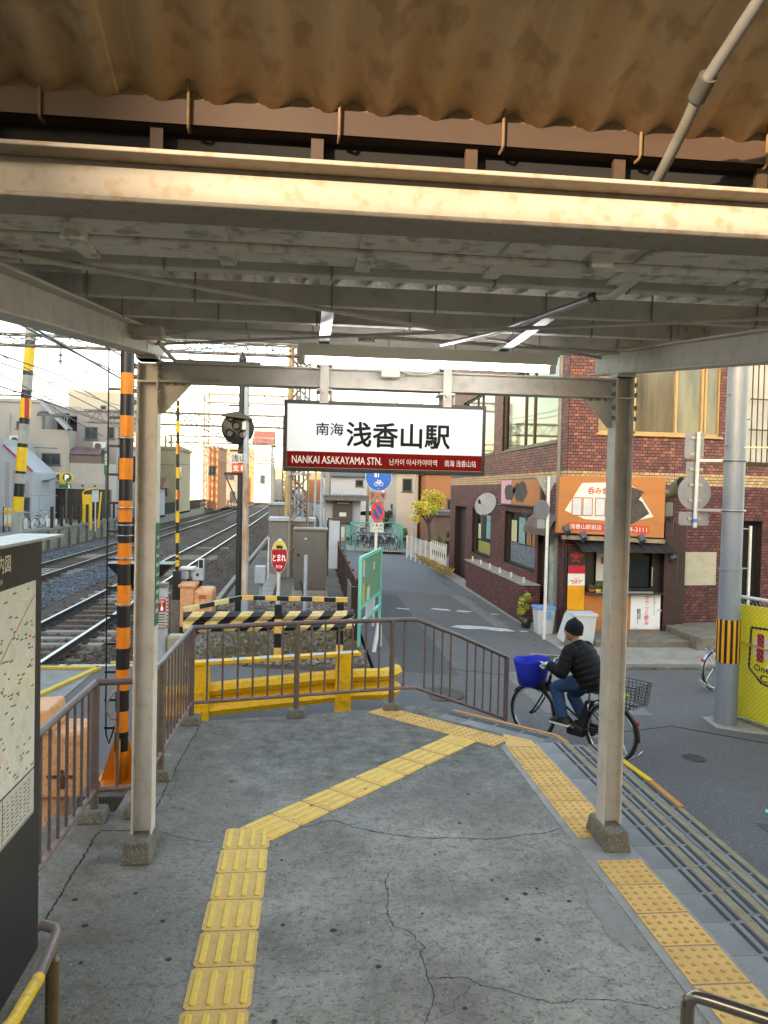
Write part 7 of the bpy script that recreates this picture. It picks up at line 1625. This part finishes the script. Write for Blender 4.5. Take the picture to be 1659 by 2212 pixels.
MB().bar((-16, 33, yz(1045)), (XP(yz(1045)), 33, yz(1045)), .06, .08).build('side_arm', M_rust, bp)
# lower houses further along the far side
house('cream_house', 'cream house seen just right of the near canopy post', -13.5, -10.9, 66, 74, -.1, 5.4, M_crm, wins=((-12.6, -11.6, 1.5, 2.5),), roof='flat', side=((67, 68.5, 3, 4),))
house('small_white_shed', 'small white shed with a plum roof behind the slat fence', -11.9, -10.9, 58, 61, -.1, 2.2, M_whb, roof='gable_x', m_roof=M_rtile, cat='shed')
house('orange_balcony_house', 'orange house with balconies behind the raised gate arm', -11.0, -9.6, 86, 94, -.1, 6.6, M_orw, wins=((-10.7, -9.9, 3.6, 4.6),), roof='flat', m_roof=M_apt2)
house('brown_garage_house', 'grey house with a brown upper storey beyond the gate arm', -11.2, -8.3, 100, 110, -.1, 5.6, W_('#7a6a64', '#6a5b56', 'brown grey siding'), wins=((-10.6, -9.2, 3.2, 4.2), (-9.8, -9.0, .4, 1.8)), roof='flat')
house('tall_white_house', 'tall white house with a red roof beside the lattice mast', -8.6, -5.9, 128, 138, -.1, 9.6, M_whb, wins=((-7.6, -6.8, 3, 4.4),), roof='gable_x', m_roof=M_rtile)
# distant town along the line
b = MB()
for _ in range(150):
    y = rnd.uniform(150, 420); s_ = rnd.choice((-1, -1, 1)); x = -6-.05*(y-150)*.4+s_*rnd.uniform(7, 60); w, h, d_ = rnd.uniform(5, 12), rnd.uniform(4, 11), rnd.uniform(6, 12); b.box(x, x+w, y, y+d_, -.5, h, rnd.randint(0, 3))
b.build('distant_town', [M_whb, M_crm, M_apt, M_orw], kind='stuff', label='distant mass of houses lit by low sun at the end of the line', cat='town')

# ------------------------------------------------------------------ overhead line
M_cat = mat('catenary steel', '#7d7a76', '#5e4a3e', scale=2, amt=.4, rough=.6)
def lattice(par, p0, p1, w, n, name='lattice', rad=.03):
    """square lattice mast between p0 and p1"""
    p0, p1 = Vector(p0), Vector(p1); d = (p1-p0).normalized(); a = d.orthogonal().normalized()*w/2
    if abs(d.z) > .8: a = Vector((w/2, 0, 0)); c = Vector((0, w/2, 0))
    else: a = Vector((0, w/2, 0)); c = Vector((0, 0, w/2))
    b = MB(); cs = [a+c, a-c, -a-c, -a+c]
    for q in cs: b.bar(p0+q, p1+q, rad*2, rad*2, tuple(a))
    for i in range(n):
        u0, u1 = p0.lerp(p1, i/n), p0.lerp(p1, (i+1)/n)
        for k in range(4):
            q, r_ = cs[k], cs[(k+1) % 4]
            b.bar(u0+(q if i % 2 else r_), u1+(r_ if i % 2 else q), rad, rad, tuple(d.orthogonal()))
    return b.build(name, M_cat, par)
def insulator(par, x, y, z):
    MB().lathe((x, y, z), [(.012, .5), (.02, .3), (.09, .27), (.02, .22), (.02, .12), (.09, .09), (.02, .04), (.012, -.1), (0, -.1)], 12).build('insulator', mat('insulator grey', '#6b6a6c', rough=.4), par)
def portal(y, xl, xr, z, label, h=.55, n=22, legs=(True, True), rad=.035):
    t = empty('catenary_portal', ((xl+xr)/2, y, -.5), label, 'catenary portal', 'catenary portals over the tracks'); lattice(t, (xl, y, z), (xr, y, z), h, n, 'crossbeam', rad)
    if legs[0]: lattice(t, (xl, y, -.5), (xl, y, z+h/2), .5, 16, 'leg', rad)
    if legs[1]: lattice(t, (xr, y, -.5), (xr, y, z+h/2), .5, 16, 'leg', rad)
    for x in (-9.2, -7.4, -5.3, -3.6): insulator(t, x, y, z-h/2-.5)
    return t
portal(24, -14, -.22, 6.55, 'nearest catenary portal with hanging insulators above the tracks', h=.32, rad=.022)
portal(47, -13, -1.2, 6.3, 'catenary portal crossing behind the round signal head', h=.7, legs=(False, True))
portal(85, -10.9, -1.0, 11.9, 'tall catenary portal on a lattice mast beside the slat fence', h=.9, n=18, rad=.06)
for k, y in enumerate((72, 102, 128, 158, 195, 240)): portal(y, -12.5+CURVE(y), -1.2+CURVE(y), 6.6, ('catenary portal further along the line, number %s back' % ('two three four five six seven'.split()[k])) if False else ('small distant catenary portal, %s of the receding row' % ('first second third fourth fifth last'.split()[k])), h=.6, n=14, rad=.04)
# wires
M_wire = mat('overhead wire', '#4a4854', '#3c3a44', scale=4, rough=.5)
def wire(pts, r=.012, lab='thin dark overhead wire strung along the tracks'): MB().tube(pts, r, 5, cap=False).build('overhead_wire', M_wire, label=lab, cat='wire', group='overhead wires along the tracks')
for (x, z) in ((-9.2, 5.55), (-7.4, 5.55), (-5.3, 5.5), (-3.6, 5.55), (-8.25, 4.9), (-4.5, 4.9), (-8.25, 5.6), (-4.5, 5.6), (-10.6, 6.9), (-2.0, 6.9), (-1.2, 7.0)):
    pts = []; ks = [-8, 24, 47, 72, 102, 128, 158, 195, 240]
    for a, c in zip(ks, ks[1:]):
        for i in range(6): t_ = i/6; y = lerp(a, c, t_); pts.append((x+CURVE(y), y, z-.35*4*t_*(1-t_)*(1 if z != 4.9 else .15)))
    wire(pts, .022 if z < 5.2 else .019)
for k, (a, c) in enumerate((((-30, 20, 7.5), (-11.6, 33, 8.2)), ((-30, 16, 5.6), (-11.6, 33, 6.0)), ((-11.6, 33, 8.0), (-.2, 24, 6.9)), ((-11.5, 33, 6.2), (-14, 60, 5.5)), ((-30, 28, 4.2), (-9, 60, 5.0)), ((-30, 30, 3.4), (-9, 70, 4.3)))):
    a, c = Vector(a), Vector(c); MB().tube([a.lerp(c, i/8)-Vector((0, 0, 1.2*(i/8)*(1-i/8))) for i in range(9)], .022, 5, cap=False).build('power_line', M_wire, label=('power line crossing from the picture edge to the banded pole, upper', 'power line crossing from the picture edge to the banded pole, lower', 'power line from the banded pole to the near portal', 'sagging power line running back from the banded pole', 'low power line in front of the apartment building, upper', 'low power line in front of the apartment building, lower')[k], cat='wire')
# lattice mast with rusty braces, cables and lit concrete poles by the cabinets
lm = empty('lattice_mast', (-.23, 24.2, -.5), 'rust braced lattice mast with cable pipes rising behind the cabinets', 'mast')
b = MB(); 
for x in (-.5, .05):
    for y in (24.0, 24.5): b.bar((x, y, -.5), (x, y, 8), .06, .06, (0, 1, 0))
b.build('corner_legs', mat('mast cream', '#b9a988', '#9a8a6c', scale=3, rough=.6), lm)
b = MB()
for i in range(14): z = -.3+.6*i; b.bar((-.5 if i % 2 else .05, 23.98, z), (.05 if i % 2 else -.5, 23.98, z+.6), .05, .05, (0, 1, 0))
b.build('front_braces', mat('rusty brace', '#9a6a42', '#7a4a2a', scale=6, rough=.85), lm)
b = MB()
for i in range(14): z = -.3+.6*i; b.bar((.05 if i % 2 else -.5, 24.5, z), (-.5 if i % 2 else .05, 24.5, z+.6), .05, .05, (0, 1, 0))
b.build('back_braces', M_bk, lm)
for x in (-.35, -.25, -.1): MB().cyl((x, 24.25, -.5), (x, 24.25, 7.5), .035, n=8).build('cable_pipe', M_lg, lm)
MB().box(-.6, .15, 23.85, 24.1, 2.72, 2.80).build('cross_arm', M_lg, lm)
def conc_pole(x, y, r, h, m, lab, z0=-.7, wrap=False):
    t = empty('concrete_pole', (x, y, z0), lab, 'utility pole', 'poles along the lane'); MB().cyl((x, y, z0), (x+.05, y, h), r, r*.8, n=16).build('shaft', m, t)
    if wrap: MB().cyl((x, y, -.2), (x, y, 1.0), r*1.04, n=16).build('paper_wrap', M_wh, t)
    return t
M_cp = mat('concrete pole', '#a29d94', '#8d8880', scale=2, rough=.85)
conc_pole(-.67, 27, .085, 8, mat('warm concrete pole', '#c2ab7d', '#ad9668', scale=2, rough=.8), 'sunlit yellowish pole just left of the lattice mast')
conc_pole(1.5, 55, .24, 9, M_cp, 'thick concrete pole with a white paper wrap by the bicycle park', wrap=True); conc_pole(6.35, 56, .17, 9, M_cp, 'concrete pole with a white wrap beyond the bicycle park', wrap=True); conc_pole(3.98, 50, .11, 8.5, M_crm, 'slim cream pole beside the station shed')
conc_pole(.33, 30, .05, 8, M_lg, 'thin pale blue pole right of the lattice mast'); conc_pole(.6, 31, .07, 8, M_lg, 'pale grey steel pole beside the thin blue one'); conc_pole(7.15, 49, .1, 8, M_crm, 'slim cream pole in front of the blue grey house'); conc_pole(6.6, 47, .05, 4.2, M_lg, 'short thin pole before the grey beige house')
# lane end: shed, car, bicycle park
shd = empty('station_shed', (2.2, 45, -.6), 'low station shed with brown shutter and grey eaves at the lane end', 'shed')
MB().box(1.2, 3.2, 45.2, 50, -.6, 1.7).build('wall', M_whb, shd); MB().box(.9, 3.62, 44.4, 50.5, 1.68, 1.92).build('eaves', mat('eaves grey', '#6b6460', '#5a5450', scale=3, rough=.6), shd)
g = MB().box(1.55, 2.70, 45.0, 45.19, .38, 1.66).build('shutter', M_shut, shd); MB().box(1.95, 2.35, 44.985, 45.0, .75, .98).build('paper_notice', M_wh, g); MB().box(1.8, 2.5, 44.97, 45.0, 1.5, 1.55).build('shutter_label', M_wh, g)
MB().box(1.5, 2.78, 44.9, 45.19, -.45, .30).build('glass_counter', mat('counter glass', '#9fb3ac', '#8da29b', scale=2, rough=.15, metal=.3), shd); MB().box(1.5, 2.78, 44.8, 45.2, .30, .37).build('counter_ledge', M_framd, shd)
for i in range(14): MB().cyl((.95+.2*i, 44.4, 1.94), (.95+.2*i, 50.4, 1.94), .07, n=8).build('roof_tile_row', M_tile, shd)
house('white_house', 'pale grey white house with a grey roof behind the station shed', 1.8, 5.0, 60, 68, -.6, 3.4, W_('#c3c9cf', '#b3b9bf', 'pale siding'), wins=((3.8, 4.4, 2.6, 3.1),), roof='gable_x', m_roof=M_tile)
house('grey_beige_house', 'grey beige house with a dark tiled roof at the lane bend', 5.65, 7.0, 48, 56, -.6, 3.6, W_('#bfb8ad', '#aea79c', 'grey beige stucco'), wins=((6.0, 6.6, 2.3, 3.1),), roof='gable_x', m_roof=M_tile)
house('blue_grey_house', 'blue grey house behind the autumn tree', 7.0, 8.4, 52, 60, -.6, 5.5, M_gyw, wins=((7.3, 7.9, 3.0, 3.9),), roof='flat', m_roof=M_tile)
house('orange_house', 'sunlit orange house above the white fence', 7.2, 12.5, 46, 54, -.6, 3.35, M_orw, wins=((7.7, 8.2, .8, 1.9), (8.5, 8.9, .8, 1.9)), roof='flat', m_roof=M_orw)
house('garden_store', 'low brown garden building below the orange house', 6.6, 9, 39, 43, -.6, 1.1, W_('#7d6358', '#6c544a', 'brown wall'), roof='flat', m_roof=M_tile, cat='shed')
cr_ = empty('white_car', (3.9, 56, -.6), 'white car parked beyond the station shed', 'car')
b = MB(); prof = [(3.1, -.2), (3.1, .25), (3.25, .38), (3.6, .45), (3.9, .85), (4.8, .9), (5.2, .5), (5.4, .4), (5.45, -.2)]
b.prism([(x, 55, z) for x, z in prof], (0, 1.6, 0)); b.build('body', mat('car white', '#d6dade', '#c8ccd0', scale=2, rough=.2, coat=.5), cr_, bev=.05)
MB().prism([(3.72, 54.99, .50), (3.95, 54.99, .80), (4.75, 54.99, .84), (5.0, 54.99, .52)], (0, .01, 0)).build('side_window', M_glass_d, cr_); MB().quad((3.58, 55.1, .46), (3.58, 56.5, .46), (3.88, 56.5, .84), (3.88, 55.1, .84)).build('windscreen', M_glass_d, cr_)
for x in (3.5, 5.0): w_ = MB().cyl((x, 54.96, -.3), (x, 55.2, -.3), .3, n=18).build('wheel', M_tyre, cr_); MB().cyl((x, 54.94, -.3), (x, 54.96, -.3), .18, n=14).build('rim', M_chrome, w_)
MB().box(3.09, 3.12, 55.1, 55.35, .1, .25).build('headlight', M_glass, cr_); MB().box(3.09, 3.12, 56.2, 56.45, .1, .25).build('headlight', M_glass, cr_)
rk = empty('bicycle_park_rail', (3.5, 37.5, -.6), 'teal pipe rails around the bicycle park at the lane end', 'bicycle rack')
for (p, q) in (((2.3, 39.5), (2.35, 36)), ((2.35, 39.6), (4.6, 40.5)), ((4.65, 40.5), (4.68, 37))):
    MB().tube([(p[0], p[1], -.65), (p[0], p[1], .55), (p[0], p[1], .62), (q[0], q[1], .62), (q[0], q[1], .55), (q[0], q[1], -.65)], .04, 8).build('rail', M_teal, rk); MB().cyl((p[0], p[1], .1), (q[0], q[1], .1), .025, n=8).build('mid_rail', M_teal, rk)
for i in range(9): y = 37+.4*i; MB().cyl((4.66, y, -.6), (4.66, y, .6), .015, n=6).build('baluster', M_teal, rk)
MB().box(4.64, 4.655, 37.1, 40.4, -.45, .55).build('mesh_sheet', mat('teal mesh', '#7fb5ab', '#6da399', scale=3, rough=.5), rk)
bkp = place(bicycle('parked_bicycle', 'black bicycle with silver mudguards parked outermost in the bicycle park', 'bicycles in the bicycle park', M_bkpl, detail=False), (2.75, 38.8, -.62), R(-62))
for i, (x, y, a, lab) in enumerate(((3.1, 38.3, -58, 'second bicycle from the shed in the bicycle park'), (3.45, 37.8, -64, 'third bicycle from the shed in the bicycle park'), (3.85, 37.4, -55, 'bicycle with its frame turned to the lane in the bicycle park'), (4.25, 37.9, -70, 'bicycle nearest the teal mesh in the bicycle park'))): copy_tree(bkp, loc=(x, y, -.62), rz=R(a), label=lab)
copy_tree(bkp, loc=(1.45, 36, -.6), rz=R(95), label='bicycle standing against the green post on the railway side of the lane', group='bicycles in the bicycle park')
MB().prism([(2.0, 36.4, -.62), (4.9, 36.7, -.62), (4.9, 41, -.62), (2.0, 40, -.62)], (0, 0, .07)).build('bicycle_park_pad', M_conc_l, kind='structure')
t = empty('info_board', (.9, 24.5, -.5), 'tall pale information board beside the mesh fence', 'notice board'); MB().box(.74, 1.08, 24.45, 24.5, -.2, 1.32).build('panel', mat('pale print', '#c2cbd6', '#b2bcc8', scale=5, rough=.4), t); b = MB(); b.box(.70, .74, 24.43, 24.52, -.6, 1.40); b.box(1.08, 1.12, 24.43, 24.52, -.6, 1.40); b.box(.70, 1.12, 24.43, 24.52, 1.36, 1.41); b.build('frame', M_framd, t)
t = empty('green_post_notice', (1.62, 34, -.6), 'teal post with a yellow and white notice on the railway side of the lane', 'sign'); MB().cyl((1.75, 34.05, -.6), (1.75, 34.05, .68), .04, n=8).build('post', M_teal, t); MB().box(1.48, 1.72, 34, 34.03, .05, .65).build('panel', M_wh, t); MB().box(1.49, 1.71, 33.99, 34.0, .06, .2).build('yellow_print', M_gye, t)
# white fence and folding gate
wf = empty('white_lattice_fence', (5.0, 30, -.7), 'low white mesh fence with a folding gate along the lane', 'fence')
WA, WB = Vector((4.65, 35.0, 0)), Vector((5.05, 30.7, 0))
for i in range(6): p = WA.lerp(WB, i/5); MB().bar((p.x, p.y, -.75), (p.x, p.y, .30), .05, .05, (0, 1, 0)).build('post', M_wh, wf)
for k in range(8): z = -.55+.11*k; MB().cyl((WA.x, WA.y, z), (WB.x, WB.y, z), .008, n=5).build('wire_rail', M_wh, wf)
b = MB()
for i in range(60): p = WA.lerp(WB, i/59); b.cyl((p.x, p.y, -.6), (p.x, p.y, .27), .006, n=4, cap=False)
b.build('wire_infill', M_wh, wf, kind='stuff')
fg = empty('folding_gate', (5.1, 29, -.7), 'white folding trellis gate between the mesh fence and the brick building', 'gate')
GA, GB = Vector((5.08, 30.6, 0)), Vector((5.22, 28.2, 0))
for i in range(8):
    p = GA.lerp(GB, i/7); MB().bar((p.x, p.y, -.78), (p.x, p.y, .38), .035, .035, (0, 1, 0)).build('upright', M_wh, fg)
    if i < 7:
        q = GA.lerp(GB, (i+1)/7)
        for (z0, z1) in ((-.6, -.1), (-.1, .35)): MB().bar((p.x, p.y, z0), (q.x, q.y, z1), .02, .03).build('lattice_bar', M_wh, fg); MB().bar((p.x, p.y, z1), (q.x, q.y, z0), .02, .03).build('lattice_bar', M_wh, fg)
grass('dry_grass', 260, lambda: (rnd.uniform(4.85, 5.15), rnd.uniform(26.5, 34), -.62), (.1, .32), mat('straw', '#a98f5a', '#8a7a44', scale=3, rough=.9, rand=.3), 'straw coloured dry grass at the foot of the white fence')
# autumn tree, shrubs and pot plant
def leafy(par, name, c, rx, ry, rz_, n, size, m, clumps=14):
    b = MB(); cs = []
    for _ in range(clumps):
        while True:
            p = Vector((rnd.uniform(-1, 1), rnd.uniform(-1, 1), rnd.uniform(-1, 1)))
            if .25 < p.length < 1: break
        cs.append((p, rnd.uniform(.22, .42)))
    for _ in range(n):
        p, r_ = rnd.choice(cs); q = Vector((rnd.gauss(0, 1), rnd.gauss(0, 1), rnd.gauss(0, 1))).normalized()*r_*rnd.random()**.4+p
        x, y, z = c[0]+q.x*rx, c[1]+q.y*ry, c[2]+q.z*rz_; s_ = rnd.uniform(*size); a = Vector((rnd.gauss(0, 1), rnd.gauss(0, 1), rnd.gauss(0, .6))).normalized()*s_; d = a.orthogonal().normalized()*s_*.5; v = Vector((x, y, z))
        b.add([v-a, v-d, v+a, v+d], [(0, 1, 2, 3)])
    return b.build(name, m, par, fix=False)
at_ = empty('autumn_tree', (5.9, 36, -.6), 'small tree with yellow autumn leaves by the white fence', 'tree')
b = MB(); b.tube([(5.9, 36, -.7), (5.87, 36, .1), (5.78, 36.05, .8), (5.7, 36.1, 1.5)], [.09, .075, .06, .03], 8)
for (e0, e1, z) in ((-.6, .2, 1.7), (.45, -.2, 1.6), (-.2, -.4, 2.0), (.25, .4, 1.9), (-.75, -.1, 1.3)): b.tube([(5.8, 36.03, .75), (5.8+e0*.5, 36+e1*.5, 1.2), (5.75+e0, 36+e1, z)], [.04, .025, .01], 6)
b.build('trunk', mat('bark', '#5b4a3c', '#463829', scale=8, rough=.95), at_)
leafy(at_, 'crown', (5.62, 36.05, 1.75), .85, .8, .85, 2600, (.035, .075), mat('autumn leaves', '#dcbc45', '#a9ad42', scale=1.8, amt=.45, rough=.8, rand=.35), 18)
for i, (x, y, z, rx, rz_, c1, c2, lab) in enumerate(((6.1, 33.2, .1, .35, .6, '#5c6b35', '#3f4c26', 'green shrub behind the folding gate'), (5.2, 50, .6, .7, 1.0, '#3a4a2e', '#283620', 'dark evergreen bush beside the concrete pole'), (5.6, 44, -.2, .5, .4, '#55693a', '#3c4b29', 'low green hedge plant at the lane bend'))):
    t = empty('shrub', (x, y, -.6), lab, 'shrub'); leafy(t, 'foliage', (x, y, z), rx, rx, rz_, 900, (.04, .09), mat('shrub leaves %d' % i, c1, c2, scale=3, rough=.8, rand=.35), 10); MB().tube([(x, y, -.7), (x+.03, y, z)], [.04, .02], 6).build('stem', MATS['bark'], t)
t = empty('potted_plant', (5.15, 17.4, -.8), 'potted yellow green plant between the brick planter and the bins', 'potted plant'); MB().lathe((5.15, 17.4, -.8), [(0, 0), (.1, 0), (.14, .25), (.12, .25), (0, .2)], 14).build('pot', M_framd, t); leafy(t, 'foliage', (5.12, 17.35, -.3), .2, .2, .3, 420, (.025, .05), mat('yellow green leaves', '#a8a83a', '#7c8a2e', scale=6, rough=.7, rand=.3), 8)

# ------------------------------------------------------------------ unseen blocks added to keep the low sun off the street, not the beam
M_hall = W_('#b5ada0', '#a39b8e', 'blocker hall stucco')
t = house('sun_blocker_hall', 'unseen cream hall behind the stairs, added to block the low sun', -14, 9, -12, -4, -.4, 4.03, M_hall, roof='flat', cat='building')
for i, (x0, x1, y0, y1, h) in enumerate(((-34, -20, -60, -42, 6.5), (-34, -20, -40, -22.5, 5.5), (-34, -21, -22.8, 14, 14), (-36, -22.5, 16, 44, 11))):
    t = house('sun_blocker', 'unseen pale block added to stop the low sun, %s along the line' % ('first second third fourth'.split()[i]), x0, x1, y0, y1, -.4, h, M_apt, roof='flat', cat='building', side=[(y0+1.5+2.6*k, y0+3+2.6*k, z, z+1.3) for k in range(int((y1-y0-2)/2.6)) for z in (1.2, 4.0)])

# the far corner of the street, outside the view: it shows in the upper windows as a reflection
house('corner_house', 'ochre corner house across the street, outside the view', 15.5, 27, -16, -3, -.85, 6.5, W_('#c9a25c', '#b8914d', 'ochre stucco'), roof='gable_x', m_roof=M_rtile, side=())
t = empty('transformer_pole', (13.2, 2.5, -.85), 'utility pole with transformers outside the view, reflected in the upper windows', 'utility pole')
MB().cyl((13.2, 2.5, -1), (13.2, 2.5, 10), .17, .12, n=14).build('shaft', M_cp, t)
for z in (6.2, 7.6): MB().box(12.4, 14.0, 2.42, 2.5, z, z+.1).build('cross_arm', M_bk, t)
for (x, z) in ((12.75, 5.4), (13.65, 6.9), (12.7, 7.0)): MB().cyl((x, 2.3, z-.45), (x, 2.3, z+.3), .26, n=16).build('transformer', M_bk, t)
for (x0, z0, x1, z1) in ((13.2, 8.6, 4.5, 7.6), (13.2, 7.6, 30, 7.2), (13.2, 6.3, 30, 6.6)): MB().cyl((x0, 2.5, z0), (x1, -4 if x1 > 13 else 30, z1), .02, n=5).build('service_wire', M_wire, t)
# patches and grit on the street
M_as3 = mat('fresh asphalt patch', '#4d4c4b', '#424140', scale=3, rough=.9, bump=.8, bscale=70, speck='#6e6d6c', sscale=80, samt=.5); M_as4 = mat('worn asphalt patch', '#7b7873', '#69665f', scale=3, rough=.9, bump=.8, bscale=70, speck='#9a978f', sscale=80, samt=.5)
def patch(pts, m, dz):
    n_ = 4; fine = []
    for (x0, y0), (x1, y1) in zip(pts, pts[1:]+pts[:1]):
        for i in range(n_): fine.append((lerp(x0, x1, i/n_)+rnd.uniform(-.03, .03), lerp(y0, y1, i/n_)+rnd.uniform(-.03, .03)))
    MB().add([(x, y, zr(x)+dz) for x, y in fine], [tuple(range(len(fine)))]).build('asphalt_patch', m, road, fix=False)
patch([(1.6, 12.2), (2.5, 12.1), (2.6, 21.5), (1.7, 22.0)], M_as3, .0030); patch([(3.35, 10.2), (5.0, 10.4), (4.9, 12.9), (3.3, 12.6)], M_as4, .0033); patch([(4.2, 4.2), (5.6, 4.1), (5.7, 6.6), (4.3, 6.8)], M_as3, .0031); patch([(4.35, 17.2), (4.75, 17.2), (4.75, 29), (4.3, 29)], M_as4, .0034)
stones('street_grit', 900, mat('grit', '#8d8a84', '#5e5b56', scale=2, rough=1, rand=.4), lambda: (rnd.choice((rnd.uniform(4.55, 4.8), rnd.uniform(1.2, 1.6))), rnd.uniform(12, 28), -.715), (.008, .02), 'fine grit gathered along the kerbs of the lane')
stones('street_grit', 700, MATS['grit'], lambda: (lambda x: (x, rnd.uniform(2.5, 13.2), zr(x)+.002))(rnd.uniform(3.5, 7.5)), (.004, .011), 'scattered fine grit on the street asphalt')
M_leaf = mat('fallen leaf', '#8a6a34', '#6b4f28', scale=4, rough=.8, rand=.3); b = MB()
for _ in range(160):
    x, y = (rnd.uniform(4.5, 4.78), rnd.uniform(14, 30)) if rnd.random() < .6 else (rnd.uniform(-1.0, 2.3), rnd.uniform(5.5, 8)); z = (zr(x) if y > 13 else 0)+.006; a = rnd.random()*6.28; s_ = rnd.uniform(.012, .03)
    b.add([(x+s_*math.cos(a), y+s_*math.sin(a), z), (x-s_*.5*math.sin(a), y+s_*.5*math.cos(a), z+.004), (x-s_*math.cos(a), y-s_*math.sin(a), z), (x+s_*.5*math.sin(a), y-s_*.5*math.cos(a), z+.003)], [(0, 1, 2, 3)])
b.build('fallen_leaves', M_leaf, kind='stuff', fix=False, label='few brown fallen leaves along the kerb and platform end', cat='leaves')
